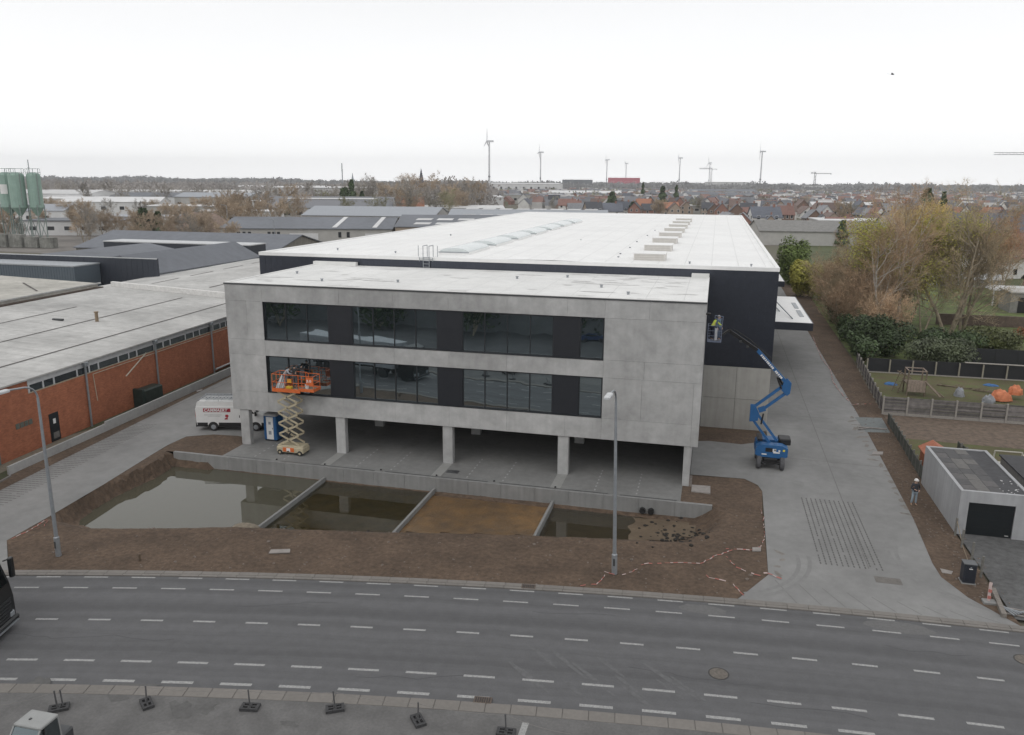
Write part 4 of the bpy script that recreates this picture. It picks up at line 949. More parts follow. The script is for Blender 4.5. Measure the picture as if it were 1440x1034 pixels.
# ================================================================== LORRY AT THE LEFT EDGE
M_lb = mat('lorry_black', (.012,.013,.014), .35, .1)
lr = thing('articulated_lorry', 'black articulated lorry nosing into the frame at the left edge of the road', 'lorry', (5.35,-26.85,-.055), math.radians(14.3))
cabp = [(-2.2,.55),(-2.2,3.6),(-1.6,3.75),(-.55,3.55),(-.12,2.2),(0,1.5),(0,.45),(-.3,.35),(-2.0,.35)]
MB().extr(cabp, 'y', -1.22, 1.22).build('cab', M_lb, lr, world=False)
MB().add([(-.10,-1.1,2.18),(-.10,1.1,2.18),(-.50,1.05,3.42),(-.50,-1.05,3.42)],[(0,1,2,3)]).build('windscreen', M_cglass, lr, world=False)
for k in range(6): MB().box(-.02,.045,-.95,.95,.62+k*.16,.72+k*.16).build('grille_bar', mat('grille_dark',(.03,.032,.034),.4), lr, world=False)
MB().extr([(-.35,.28),(.10,.28),(.14,.5),(.06,.58),(-.35,.58)], 'y', -1.24, 1.24).build('bumper', M_lb, lr, world=False)
MB().box(.10,.17,-1.15,1.15,.30,.36).build('bumper_trim', M_galv, lr, world=False)
for s in (-1, 1):
    MB().cbox(-.05,.07,s*.92-.16,s*.92+.16,.62,.86,.03).build('headlight', M_galv, lr, world=False)
    MB().bar((-.25,s*1.2,3.2),(-.1,s*1.45,3.2),.05,.05).cbox(-.2,0,s*1.5-.12,s*1.5+.12,2.3,3.25,.04).build('mirror', M_lb, lr, world=False)
    MB().extr([(-1.55,2.2),(-1.5,3.1),(-.75,3.1),(-.5,2.3)], 'y', s*1.225, s*1.235).build('side_window', M_cglass, lr, world=False)
MB().box(-.62,-.5,-1.1,1.1,3.45,3.62).build('sun_visor', M_lb, lr, world=False)
for x in (-1.3,-4.4,-5.6,-12.2,-13.5):
    for y in (-1.22, .92): lathe([(.42,0),(.5,.04),(.5,.27),(.42,.3)], 16, 'y', (x,y,.5)).build('wheel', M_rubber, lr, world=False)
MB().box(-15,-2.3,-.5,.5,.7,1.0).build('chassis', M_black, lr, world=False)
MB().cbox(-16,-2.7,-1.26,1.26,1.1,3.95,.04).build('trailer_box', mat('trailer_grey', (.35,.36,.38), .6), lr, world=False)

# ================================================================== SMALL SITE VEHICLE, BOTTOM LEFT
cb = thing('site_vehicle', 'small white roofed cab of a site vehicle at the bottom left corner', 'vehicle', (13.66,-33.12,0), math.radians(1))
M_cab = mat('cab_roof', (.28,.285,.28), .5, .06)
MB().cbox(-.56,.56,-.40,.42,1.86,1.95,.03).build('roof', M_cab, cb, world=False)
MB().box(-.2,-.13,-.1,-.02,1.95,1.98).build('roof_vent', M_trim, cb, world=False)
MB().add([(-.50,-.40,1.85),(.50,-.40,1.85),(.52,-.98,1.12),(-.52,-.98,1.12)], [(0,1,2,3)]).build('windscreen', M_cglass, cb, world=False)
for s_ in (-1,1):
    MB().bar((s_*.53,-.39,1.86),(s_*.54,-1.0,1.10),.05,.05).bar((s_*.53,.38,1.86),(s_*.54,.42,1.0),.05,.05).build('pillar', M_cab, cb, world=False)
    MB().bar((s_*.545,-.25,1.86),(s_*.55,-.40,1.0),.05,.05).build('door_pillar', M_black, cb, world=False)
    MB().extr([(-.93,1.12),(-.40,1.84),(.36,1.84),(.40,1.12)], 'x', s_*.540-.006, s_*.540+.006).build('side_window', M_cglass, cb, world=False)
MB().box(-.50,.50,.385,.40,1.12,1.84).build('rear_window', M_cglass, cb, world=False)
MB().cbox(-.6,.6,-1.35,.95,.45,1.10,.06).build('lower_body', M_trim, cb, world=False)
MB().cbox(-.55,.55,-1.45,-1.3,.5,.8,.04).build('bumper', M_black, cb, world=False)
for x in (-.72,.50):
    for y in (-.95,.6): lathe([(.26,0),(.32,.03),(.32,.19),(.26,.22)], 16, 'x', (x,y,.32)).build('wheel', M_rubber, cb, world=False)

# ================================================================== BARRIER FEET ALONG THE LOT
feet = [(11.75,-30.35,35,2,'with two uprights beside the white cab'),(14.87,-29.25,-40,1,'second from the left'),(18.92,-28.42,10,1,'third from the left'),(22.17,-27.65,28,1,'fourth from the left'),(25.57,-27.5,-50,1,'fifth from the left'),(29.0,-27.3,5,1,'half cut off by the bottom edge')]
for x, y, rz, n_, lb in feet:
    t = thing('barrier_stand', 'rubber barrier foot with thin post, '+lb, 'barrier stand', (x,y,.0), math.radians(rz), 'barrier feet along the lot')
    b = MB(); W_, D_ = .36, .21
    for xa, xb, ya, yb in ((-W_,W_,-D_,-.13),(-W_,W_,.13,D_),(-W_,-.25,-.13,.13),(.25,W_,-.13,.13),(-.06,.06,-.13,.13),(-.25,-.06,-.03,.03),(.06,.25,-.03,.03)): b.box(xa,xb,ya,yb,.004,.12)
    b.build('base', mat('rubber_grey', (.05,.05,.052), .9, .2, 12), t, world=False)
    MB().box(-W_+.02,W_-.02,-D_+.02,D_-.02,.002,.05).build('base_plate', mat('rubber_dark', (.03,.03,.032), .9), t, world=False)
    for i in range(n_): 
        MB().tube((.10*i*2-.05*(n_-1),0,.05),(.10*i*2-.05*(n_-1)-.04,.03,.82),.030,n=8).build('post', mat('post_dark', (.09,.09,.092), .6), t, world=False)
m = MB(); pts = [(10.2,-31.6,.75)]
q = [(11.75,-30.3,.8),(14.87,-29.2,.75),(18.92,-28.4,.75),(22.17,-27.6,.75),(25.57,-27.45,.75),(29.0,-27.25,.75),(31.5,-27.6,.7)]
for a, b_ in zip([pts[0]]+q, q):
    for i in range(6):
        t_ = i/5; m.v; pts.append((a[0]+(b_[0]-a[0])*t_, a[1]+(b_[1]-a[1])*t_, a[2]+(b_[2]-a[2])*t_-.10*4*t_*(1-t_)))
m.path(pts[1:], .008, 4)
tag(m.build('rope', mat('cord_grey', (.22,.21,.2), .9)), 'thin grey cord strung between the barrier feet of the lot', 'cord')

# road ironwork
def manhole(x, y, lab):
    t = thing('manhole_cover', lab, 'manhole cover', (x,y,-.053), group='manhole covers in the road')
    lathe([(.44,0),(.44,.006),(.40,.006),(.40,.004)], 28).build('ring', mat('cast_iron', (.05,.048,.046), .8), t, world=False)
    lathe([(.38,0),(.38,.010)], 28).build('lid', mat('manhole_lid', (.13,.115,.10), .85, .2, 10), t, world=False)
manhole(36.75,-21.3,'round brown manhole cover in the near lane of the road'); manhole(49.75,-16.85,'round manhole cover cut by the right edge of the photo')
def grate(x, y, rz, lab):
    t = thing('drain_grate', lab, 'drain grate', (x,y,.0), rz, 'road drain grates')
    MB().box(-.36,.36,-.20,.20,-.03,.022).build('frame', mat('grate_rust', (.11,.085,.07), .9, .2, 10), t, world=False)
    for i in range(7): MB().box(-.29+i*.09,-.25+i*.09,-.15,.15,.022,.030).build('slot', M_black, t, world=False)
grate(27.3,-16.2,math.radians(8),'drain grate in the kerb strip beside the soil plot'); grate(27.6,-25.62,math.radians(7),'drain grate in the near kerb strip of the road')

# ================================================================== LOOSE THINGS ON THE SOIL
M_tw, M_tr = mat('tape_white', (.42,.33,.31), .6), mat('tape_red', (.34,.11,.09), .6)
def tape(label, px, w_=.035, zf=None, seg=.22, m2=None):
    t = thing('barrier_tape', label, 'barrier tape', (px[0][0],px[0][1],0), group='red and white tapes lying on the soil')
    P = []
    for a, b_ in zip(px, px[1:]):
        n = max(1, int(math.hypot(b_[0]-a[0], b_[1]-a[1])/seg))
        for i in range(n): P.append((a[0]+(b_[0]-a[0])*i/n+rnd.uniform(-.05,.05), a[1]+(b_[1]-a[1])*i/n+rnd.uniform(-.05,.05)))
    P.append(px[-1]); A_, B_ = MB(), MB()
    for i, (a, b_) in enumerate(zip(P, P[1:])):
        if rnd.random() < .28: continue
        z = lambda p: (soil_z(*p) if zf is None else zf)+.05
        dx, dy = b_[0]-a[0], b_[1]-a[1]; l = math.hypot(dx, dy)+1e-6; nx_, ny_ = -dy/l*w_/2, dx/l*w_/2; tw = rnd.uniform(0,.05)
        (A_ if i % 2 else B_).add([(a[0]-nx_,a[1]-ny_,z(a)),(b_[0]-nx_,b_[1]-ny_,z(b_)),(b_[0]+nx_,b_[1]+ny_,z(b_)+tw),(a[0]+nx_,a[1]+ny_,z(a)+tw)], [(0,1,2,3)])
    tag(A_.build('white_stripes', M_tw, t), kind='stuff'); tag(B_.build('red_stripes', M_tr, t), kind='stuff')
tape('red and white tape trailing from the right street lamp across the soil', [(29.82, -15.45, 0.00)[:2],(30.61, -15.09, 0.00)[:2],(30.93, -14.22, 0.00)[:2],(30.89, -13.66, 0.00)[:2],(31.64, -13.87, 0.00)[:2],(32.32, -13.28, 0.00)[:2],(32.78, -12.15, 0.00)[:2],(34.84, -11.51, 0.00)[:2],(35.78, -11.35, 0.00)[:2],(36.53, -10.28, 0.00)[:2],(37.50, -9.20, 0.00)[:2]])
tape('red and white tape curving up the right edge of the soil plot', [(37.11, -9.12, 0.00)[:2],(38.48, -8.94, 0.00)[:2],(39.17, -8.19, 0.00)[:2],(39.42, -6.36, 0.00)[:2],(39.43, -3.69, 0.00)[:2],(39.20, -2.24, 0.00)[:2]])
tape('red and white tape running to the corner of the soil plot beside the yard', [(37.18, -10.10, 0.00)[:2],(37.69, -11.35, 0.00)[:2],(38.38, -11.75, 0.00)[:2],(38.84, -11.95, 0.00)[:2],(39.35, -11.81, 0.00)[:2]])
tape('tangle of red and white tape in the lower right corner of the plot', [(35.84, -12.18, 0.00)[:2],(36.29, -12.87, 0.00)[:2],(37.08, -13.05, 0.00)[:2],(37.44, -13.27, 0.00)[:2],(37.78, -13.94, 0.00)[:2],(37.97, -14.33, 0.00)[:2]])
tape('red and white tape along the left tip of the soil plot beside the driveway', [(-2.67, -18.44, 0.00)[:2],(-2.55, -17.62, 0.00)[:2],(-2.70, -16.43, 0.00)[:2],(-2.90, -15.41, 0.00)[:2],(-2.25, -16.52, 0.00)[:2],(-2.43, -17.49, 0.00)[:2]])
tape('red and white tape crossing the soil strip beside the slatted fence', [(49.13, 61.25, 0.00)[:2],(48.54, 45.73, 0.00)[:2],(48.79, 40.10, 0.00)[:2],(48.29, 33.30, 0.00)[:2],(48.60, 27.60, 0.00)[:2],(48.86, 25.06, 0.00)[:2],(50.66, 25.82, 0.00)[:2]], .06, .03)
tape('red strap lying from the soil corner onto the yard', [(38.84, -11.87, 0.00)[:2],(39.28, -11.67, 0.00)[:2],(39.93, -12.14, 0.00)[:2]], .06, .02)
def slab_(name, px, z, lab, m_, cat='slab', h=.12):
    P = px
    return tag(MB().prism(P, z, z+h).build(name, m_), lab, cat)
M_pale = mat('pale_slab', (.26,.24,.225), .85, .1)
slab_('concrete_slab', [(34.97, 0.31, 0.00)[:2],(36.20, 0.37, 0.00)[:2],(36.21, -0.94, 0.00)[:2],(34.96, -0.89, 0.00)[:2]], -.05, 'pale square concrete lid lying on the soil at the end of the retaining wall', M_pale)
slab_('concrete_slab', [(38.60, -8.63, 0.00)[:2],(39.08, -8.50, 0.00)[:2],(39.05, -8.97, 0.00)[:2],(38.59, -9.09, 0.00)[:2]], .0, 'small square pad by the right edge of the soil plot', M_pale, 'slab', .06)
slab_('concrete_slab', [(12.44, -15.90, 0.00)[:2],(13.43, -15.55, 0.00)[:2],(13.65, -15.94, 0.00)[:2],(12.55, -16.32, 0.00)[:2]], .0, 'pale flat slab lying in the soil between the ponds and the road', M_pale, 'slab', .05)
slab_('concrete_slab', [(48.35, 11.14, 0.00)[:2],(49.10, 11.34, 0.00)[:2],(48.92, 10.61, 0.00)[:2],(48.12, 10.39, 0.00)[:2]], .01, 'pale paving slab lying in the soil strip above the standing person', M_pale, 'slab', .04)
slab_('concrete_slab', [(-12.87, 13.17, 0.00)[:2],(-12.60, 13.81, 0.00)[:2],(-12.34, 13.32, 0.00)[:2],(-12.47, 12.72, 0.00)[:2]], .02, 'pale scrap lying on the soil strip behind the van', M_pale, 'slab', .04)
slab_('sand_patch', [(48.34, -8.60, 0.00)[:2],(48.92, -8.77, 0.00)[:2],(48.76, -9.15, 0.00)[:2],(48.32, -9.10, 0.00)[:2]], .006, 'pale patch of spilled mortar on the soil beside the yard', M_pale, 'mortar', .02)
tag(MB().bar(((6.23, -18.81, 0.00)[0],(6.23, -18.81, 0.00)[1],0),((6.23, -18.81, 0.00)[0],(6.23, -18.81, 0.00)[1],.38),.12,.12).build('marker_stake', mat('old_wood',(.11,.08,.055),.9)), 'short brown stake standing in the soil in front of the left pond', 'stake')
# timber lying on the pad
tag(MB().bar(((48.32, 17.57, 0.00)[0],(48.32, 17.57, 0.00)[1],.08),((50.50, 17.55, 0.00)[0],(50.50, 17.55, 0.00)[1],.08),.12,.1).bar(((48.16, 16.91, 0.00)[0],(48.16, 16.91, 0.00)[1],.08),((49.29, 17.63, 0.00)[0],(49.29, 17.63, 0.00)[1],.1),.1,.08).build('timber_pile', M_pale), 'pale timbers lying on the grey pad beside the yard', 'timber')

# ================================================================== RIGHT BOUNDARY
kb = thing('post_box_cabinet', 'dark blue grey cabinet with a small white label on the soil near the road', 'cabinet', (49.3,-9.8,0))
MB().box(48.98,49.66,-10.15,-9.5,0,.06).build('plinth', M_wallc, kb)
kd = MB().cbox(49.02,49.62,-10.1,-9.55,.06,1.08,.02).build('housing', mat('cabinet_dark', (.025,.03,.04), .5), kb)
MB().box(49.0,49.64,-10.12,-9.53,1.08,1.12).build('lid', mat('cabinet_lid', (.09,.095,.1), .5), kb)
MB().box(49.1,49.56,-10.112,-10.10,.12,1.02).build('door', mat('cabinet_door', (.02,.024,.033), .45), kb)
MB().box(49.25,49.42,-10.12,-10.112,.84,.88).build('label', M_white, kb); MB().box(49.30,49.37,-10.12,-10.112,.92,.97).build('lock', M_galv, kb)
for i, ((x, y), h, lb) in enumerate((((50.30,-3.75),1.1,'beside the garage corner'),((50.22,-5.42),1.1,'second down from the garage corner'),((50.08,-7.71),1.35,'behind the dark cabinet'),((50.17,-9.09),1.2,'nearest the bent barrier post'))):
    t = tag(MB().cbox(x-.055,x+.055,y-.055,y+.055,0,h,.01).build('fence_post', mat('concrete_post', (.17,.165,.15), .9, .15, 8)), 'bare concrete fence post '+lb, 'fence post', 'bare concrete posts by the gravel forecourt')
tag(MB().path([(50.3,-3.75,.95),(50.25,-5.4,.15),(49.9,-8.2,.1),(50.1,-9.2,.4)], .02, 5).build('loose_cable', mat('cable_tan', (.25,.2,.14), .8)), 'tan cable hanging loosely along the bare posts', 'cable')
bp_ = thing('barrier_post', 'leaning red and white warning post in a grey foot beside the fallen beam', 'warning post', (49.75,-11.9,0))
MB().bar((49.72,-11.9,.05),(49.82,-11.6,.95),.14,.10).build('post', M_tw, bp_)
for z in (.2,.5): MB().bar((49.72+z*.11,-11.95+z*.33,z),(49.72+(z+.14)*.11,-11.95+(z+.14)*.33,z+.14),.15,.11).build('red_band', M_tr, bp_)
MB().cbox(49.45,50.05,-12.15,-11.7,0,.12,.02).build('foot', M_wallc, bp_)
tag(MB().bar((50.3,-10.6,.12),(50.0,-13.3,.10),.22,.2).build('fallen_beam', mat('grey_timber', (.20,.18,.16), .9, .2, 6)), 'grey beam lying from the warning post towards the kerb', 'beam')
cr_ = thing('crate_pile', 'grey plastic pallet lying broken next to the beam at the kerb', 'pallet', (50.7,-12.9,0))
for i in range(6): MB().bar((50.15+i*.12,-12.2-.1*i,.1),(50.45+i*.14,-13.2+.1*i,.14),.06,.05).build('slat', M_galv, cr_)
for i in range(3): MB().bar((50.1,-12.3-.3*i,.06),(51.3,-12.5-.3*i,.06),.07,.06).build('runner', M_pale, cr_)
tag(MB().tube((51.2,-12.6,0),(51.35,-12.1,1.1),.03).build('steel_rod', M_galv), 'thin pale rod leaning upright over the pallet', 'rod')

# garage
ga = thing('garage', 'white rendered garage with black up-and-over door and patched flat roof', 'garage', (52.2,.6,0))
M_rend = mat('white_render', (.37,.375,.385), .85, .04, 2, stain=.14, streak=.12)
X0, X1, Y0, Y1, ZF, ZR = 50.38, 54.15, -3.5, 5.0, 2.72, 2.62
MB().box(X0,X0+.2,Y0+.2,Y1,0,ZF).build('side_wall', M_rend, ga); MB().box(X1-.2,X1,Y0+.2,Y1,0,ZF).build('side_wall', M_rend, ga)
MB().box(X0+.2,X1-.2,Y1-.2,Y1,0,ZF).build('rear_wall', M_rend, ga)
fw = MB().box(X0,50.88,Y0,Y0+.2,0,2.05).box(53.35,X1,Y0,Y0+.2,0,2.05).box(X0,X1,Y0,Y0+.2,2.05,ZF+.02).build('front_wall', M_rend, ga)
gd = MB().box(50.89,53.34,Y0+.10,Y0+.16,.02,2.04).build('garage_door', mat('door_black', (.008,.011,.013), .4, .1), ga)
for i in range(1,4): MB().box(50.89,53.34,Y0+.095,Y0+.10,.02+i*.5,.035+i*.5).build('door_seam', M_black, gd)
MB().box(53.0,53.2,Y0+.085,Y0+.095,.12,.15).build('handle', M_white, gd)
gr = MB().box(X0+.21,X1-.1,Y0+.21,Y1-.1,ZF-.12,ZF-.06).build('roof', mat('bitumen_dark', (.045,.045,.05), .7, .2, 4, stain=.3), ga)
for i in range(3):
    for j in range(8):
        c_ = rnd.choice(((.105,.10,.10),(.13,.125,.12),(.08,.078,.08)))
        MB().box(X0+.25+i*.72,X0+.25+i*.72+.70,Y0+.3+j*1.0,Y0+.3+j*1.0+.98,ZF-.06,ZF-.045+.006*((i+j)%2)).build('roof_panel', mat('roof_panel_%d'%int(c_[0]*100), c_, .85, .12, 3), gr)
m = MB()
for i in range(22):
    x, y = rnd.uniform(52.6,54), rnd.uniform(-3.2,-.5); s = rnd.uniform(.02,.06); m.box(x,x+s*1.6,y,y+s,ZF-.06,ZF-.04)
m.build('bird_droppings', M_white, gr)
# second garage beyond the right edge and the clutter behind
g2 = thing('garage', 'dark doored garage just entering at the right edge beside the white garage', 'garage', (56.4,.8,0))
MB().box(55.0,58.6,-3.2,4.8,0,2.45).build('walls', mat('side_render', (.22,.21,.2), .9), g2); MB().box(54.9,58.7,-3.3,4.9,2.45,2.55).build('roof', mat('bitumen_dark', (.045,.045,.05), .7), g2)
MB().box(55.3,58.3,-3.26,-3.2,0,2.1).build('garage_door', M_black, g2)
fn = thing('board_fence', 'dark weathered board fence running behind the white garage towards the trailer', 'fence', (55.2,8,0))
for i in range(9):
    y = 2.8+i*.95; x = 55.0-.10*i
    MB().box(x-.03,x+.03,y,y+.92,.1,1.35).build('board_panel', mat('dark_board', (.06,.065,.055), .9, .2, 4, rand=.15), fn); MB().box(x-.07,x+.07,y-.06,y,0,1.5).build('post', mat('concrete_post', (.17,.165,.15), .9), fn)
tr_ = thing('garden_trailer', 'cream open frame trailer standing on the grass behind the garages', 'trailer', (56.6,7.2,0))
MB().cbox(55.6,57.6,5.6,8.4,.45,.95,.03).build('body', mat('cream_body', (.42,.41,.36), .6, .06), tr_)
m = MB(); m.path([(55.7,8.3,.95),(55.75,8.3,1.75),(57.5,8.3,1.75),(57.5,8.3,.95)], .05, 6); m.path([(57.5,8.3,1.7),(57.5,6.8,1.2)], .04, 6); m.build('hoop_frame', mat('cream_body', (.42,.41,.36), .6), tr_)
for y in (6.5,7.4): lathe([(.25,0),(.30,.03),(.30,.17),(.25,.2)], 14, 'x', (55.45,y,.3)).build('wheel', M_rubber, tr_)
hut = thing('garden_shed', 'small shed with a terracotta tiled roof beside the garage back wall', 'shed', (52,8.9,0))
MB().box(51.15,52.7,6.6,9.2,0,1.25).build('walls', M_brick, hut)
M_terr = mat('terracotta_tiles', (.36,.13,.075), .85, .15, 6)
MB().extr([(51.0,1.25),(51.95,1.8),(52.85,1.25),(52.85,1.32),(51.95,1.87),(51.0,1.32)], 'y', 6.4, 9.4).build('roof', M_terr, hut)
h3 = thing('brick_shed', 'low brown brick shed at the right edge behind the trailer', 'shed', (59,4,0))
MB().box(58.7,62,2.5,8.5,0,2.0).build('walls', M_brick, h3); MB().box(58.6,62.1,2.4,8.6,2.0,2.1).build('roof', mat('slate_grey', (.10,.105,.115), .8), h3)

# board fence beside the soil strip, south part
fd = thing('board_fence', 'dark green grey board fence between the soil strip and the terracotta roofed shed', 'fence', (50.8,11,0))
M_fb = mat('board_mossy', (.075,.08,.07), .9, .2, 3, rand=.2)
for i in range(12):
    y0 = 5.3+i*1.2; x = 50.55+.035*i
    MB().box(x-.02,x+.02,y0+.06,y0+1.16,.05,.95).build('fence_board', M_fb, fd)
    MB().cbox(x-.06,x+.06,y0-.06,y0+.06,0,1.15,.01).build('post', mat('concrete_post', (.17,.165,.15), .9), fd)
# slatted grey fences with concrete posts
M_slat = mat('grey_slats', (.155,.143,.14), .9, .2, 3, rand=.38); M_cp = mat('concrete_post_pale', (.30,.28,.255), .9, .1, 8)
fs_ = thing('slatted_fence', 'grey slat fence with pale concrete posts in front of the climbing frame lawn', 'fence', (58,22.6,0))
slatm = None; postm = None
for i in range(14):
    xa = 51.05+i*1.98
    if postm is None: o = MB().cbox(-.075,.075,-.075,.075,-.05,1.72,.01).build('post', M_cp, fs_, world=False); postm = o.data
    else: o = inst('post', postm, fs_)
    o.location = (xa-58, (-.018*i), 0)
    for k in range(10):
        if slatm is None: q_ = MB().box(.08,1.90,-.015,.02,0,.125).build('slat', M_slat, fs_, world=False); slatm = q_.data
        else: q_ = inst('slat', slatm, fs_)
        q_.location = (xa-58, (-.018*i)+(.030 if k % 2 else 0)+rnd.uniform(-.004,.004), .24+k*.142); q_.rotation_euler = (0, rnd.uniform(-.004,.004), -.009)
    if i < 13: MB().box(xa+.07,xa+1.91,22.6-.018*i-.03,22.6-.018*i+.03,-.02,.22).build('gravel_board', M_cp, fs_)
fl_ = thing('slatted_fence', 'grey slat fence running away along the soil strip towards the dark bushes', 'fence', (51.5,33,0))
for i in range(11):
    ya = 22.75+i*1.98; xa = 51.08+i*.10
    o = inst('post', postm, fl_, (xa-51.5, ya-33, -.25))
    for k in range(8):
        q_ = inst('slat', slatm, fl_, (xa-51.5+(.014 if k % 2 else 0), ya-33, .16+k*.142), PI/2-.05); 
# black wall fences in the garden
bf = thing('black_fence', 'long black garden fence with pale posts behind the climbing frame', 'fence', (66,40,0))
M_bf = mat('black_sheet', (.016,.017,.020), .7, .1, rand=.1)
for i in range(14):
    xa = 52.6+i*2.3
    MB().box(xa+.02,xa+2.28,40.35,40.40,.05,1.55).build('fence_panel', M_bf, bf)
    MB().cbox(xa-.07,xa+.07,40.10,40.25,0,1.5,.01).build('post', mat('weathered_post', (.28,.26,.21), .9), bf)
MB().box(62.3,84.8,40.2,40.5,1.56,1.64).build('capping', M_cp, bf)
MB().box(52.6,84.8,40.0,40.1,0,.12).build('gravel_board', M_cp, bf)
bf2 = thing('black_fence', 'second black fence behind the first one, under the round bushes', 'fence', (70,46,0))
for i in range(11): MB().box(62.5+i*2.3,64.78+i*2.3,46.5,46.56,.05,2.1).build('fence_panel', M_bf, bf2)
lw_ = thing('brown_wall', 'low brown garden wall between the two lawns behind the bushes', 'wall', (80,78,0))
MB().box(68,100,76,76.3,0,1.6).build('wall', mat('brown_wall', (.14,.105,.085), .9, .2, 2), lw_)
MB().box(80.8,100,75.6,75.9,0,1.9).build('grey_wall', mat('grey_wall', (.16,.16,.155), .9), lw_)
# climbing frame
M_wood = mat('weathered_wood', (.17,.135,.10), .9, .2, 6); M_wood2 = mat('pale_wood', (.30,.24,.20), .9, .15, 6)
cf = thing('climbing_frame', 'wooden climbing frame with open roof frame and slide board on the lawn', 'climbing frame', (55.4,31,0))
for x in (54.6,56.2):
    for y in (30.2,31.8): MB().box(x-.06,x+.06,y-.06,y+.06,0,2.55).build('upright', M_wood, cf)
MB().box(54.5,56.3,30.1,31.9,1.15,1.25).build('deck', M_wood, cf)
for i in range(6): MB().box(54.62+i*.27,54.86+i*.27,30.08,30.13,.45,1.6).build('plank', M_wood2, cf)
for a, b_ in (((54.6,30.2,2.5),(56.2,30.2,2.5)),((54.6,31.8,2.5),(56.2,31.8,2.5)),((54.6,30.2,2.5),(54.6,31.8,2.5)),((56.2,30.2,2.5),(56.2,31.8,2.5))): MB().bar(a,b_,.08,.08).build('roof_rail', M_wood2, cf)
MB().bar((54.0,31.2,0),(54.5,31.0,2.1),.09,.09).bar((53.6,31.9,0),(54.2,31.7,2.2),.09,.09).bar((53.9,31.8,2.1),(55.0,30.6,1.7),.1,.1).build('swing_beam', M_wood, cf)
MB().bar((56.2,30.2,1.5),(57.4,29.3,.3),.35,.06).bar((56.3,31.0,1.3),(57.8,29.6,.2),.08,.12).build('slide_board', M_wood, cf)
for i in range(4): MB().bar((53.7+i*.1,31.9-.3*i,.4+.4*i),(54.2+i*.1,31.5-.3*i,.4+.4*i),.06,.05).build('rung', M_wood, cf)
# toys, tarps and branches on the lawn
def tarp(name, loc, rx, ry, rz, m_, lab, cat, seed):
    k = ico(1, sub=3); m = MB()
    m.add([(loc[0]+x*rx*(1+.25*noise.noise(Vector((x*2+seed,y*2,z*2)))), loc[1]+y*ry*(1+.25*noise.noise(Vector((x*2,y*2+seed,z)))), loc[2]+max(z,0)*rz*(1+.5*noise.noise(Vector((x*3,y*3,seed))))) for x,y,z in k.v], k.f)
    return tag(m.build(name, m_), lab, cat)
M_or = mat('orange_sheet', (.55,.18,.08), .6, .15, 3); M_gs = mat('grey_sheet', (.25,.26,.28), .7, .1, 3); M_bs = mat('blue_sheet', (.03,.12,.3), .6)
tarp('play_tent', (63.0,30.6,.1), .95, .7, 1.0, M_or, 'larger crumpled orange play tent on the lawn behind the slat fence', 'tent', 1)
tarp('play_tent', (64.5,31.6,.5), .65, .5, .9, M_or, 'smaller orange tent flap rising behind the larger orange tent', 'tent', 5)
tarp('grey_cover', (59.6,31.4,0), .48, .45, .85, M_gs, 'rounded grey cover on the lawn behind the middle of the slat fence', 'cover', 2)
tarp('grey_cover', (61.7,29.7,0), .6, .45, .7, M_gs, 'rounded grey cover in front of the orange tent', 'cover', 3)
tarp('paddling_pool', (54.0,34.6,0), .6, .4, .25, M_bs, 'small blue toy tub on the lawn left of the climbing frame', 'toy', 7)
tarp('paddling_pool', (64.0,36.9,0), .7, .4, .2, M_bs, 'small blue toy tub on the lawn near the black fence', 'toy', 8)
for k, (a, b_, lb) in enumerate((((58.6,35.6,.08),(61.6,34.4,.12),'long dark branch lying on the lawn right of the climbing frame'),((61.6,34.2,.1),(63.4,33.0,.2),'forked branch lying on the lawn behind the orange tent'))):
    m = MB(); A_ = Vector(a); B2 = Vector(b_)
    for i in range(7):
        s = A_.lerp(B2, i/7); e2 = s+Vector((rnd.uniform(.3,.9), rnd.uniform(-.6,.6), rnd.uniform(0,.35))); m.tube(s, e2, .05, .015, 5)
    m.tube(A_, B2, .09, .04, 6); tag(m.build('fallen_branch', M_wood), lb, 'branch')

# ================================================================== BRICK FACTORY ON THE LEFT
FA, FB = -14.2, -.077                       # wall line: X = FA + FB*Y
fx = lambda y: FA+FB*y
dirv = Vector((FB, 1, 0)).normalized(); perp = Vector((-1, FB, 0)).normalized()   # perp points away into the factory
fac = thing('brick_factory', 'long orange brick factory with a wide pale flat roof and a strip of high windows', 'building', (-14,20,0))
def fq(y, d, z): return (fx(y)+perp.x*d, y+perp.y*d, z)
def fbox(m, ya, yb, d0, d1, z0, z1, z0b=None):
    vs = [fq(ya,d0,z0),fq(yb,d0,z0),fq(yb,d1,z0),fq(ya,d1,z0),fq(ya,d0,z1),fq(yb,d0,z1),fq(yb,d1,z1),fq(ya,d1,z1)]
    return m.add(vs, [(3,2,1,0),(4,5,6,7),(0,1,5,4),(1,2,6,5),(2,3,7,6),(3,0,4,7)])
fbox(MB(),-24,86,.0,.3,-.1,4.42).build('brick_wall', M_brick, fac)
fbox(MB(),-24,-5.3,.0,.3,4.42,5.5).build('brick_wall', M_brick, fac)
fbox(MB(),-5.3,86,.06,.3,4.42,5.5).build('window_backing', M_joint, fac)
M_fasc = mat('fascia_white', (.52,.53,.54), .7, .08, 3)
fbox(MB(),-5.3,86,-.02,.06,5.05,5.62).build('fascia', M_fasc, fac)
fbox(MB(),-5.3,86,-.03,.06,4.42,4.5).build('window_sill', mat('sill_tan', (.42,.36,.27), .8), fac)
y = -5.2; k = 0
while y < 60:
    w_ = (1.45,1.15,2.6)[k % 3]
    wd = fbox(MB(), y+.08, y+w_-.08, .0, .05, 4.52, 5.03).build('window', glass_mat('old_glass', (.03,.035,.04), .12, 0), fac)
    fbox(MB(), y-.08, y+.08, -.025, .05, 4.5, 5.05).build('mullion', M_fasc, wd)
    y += w_; k += 1
def zroof(d): return 5.66+d*.066
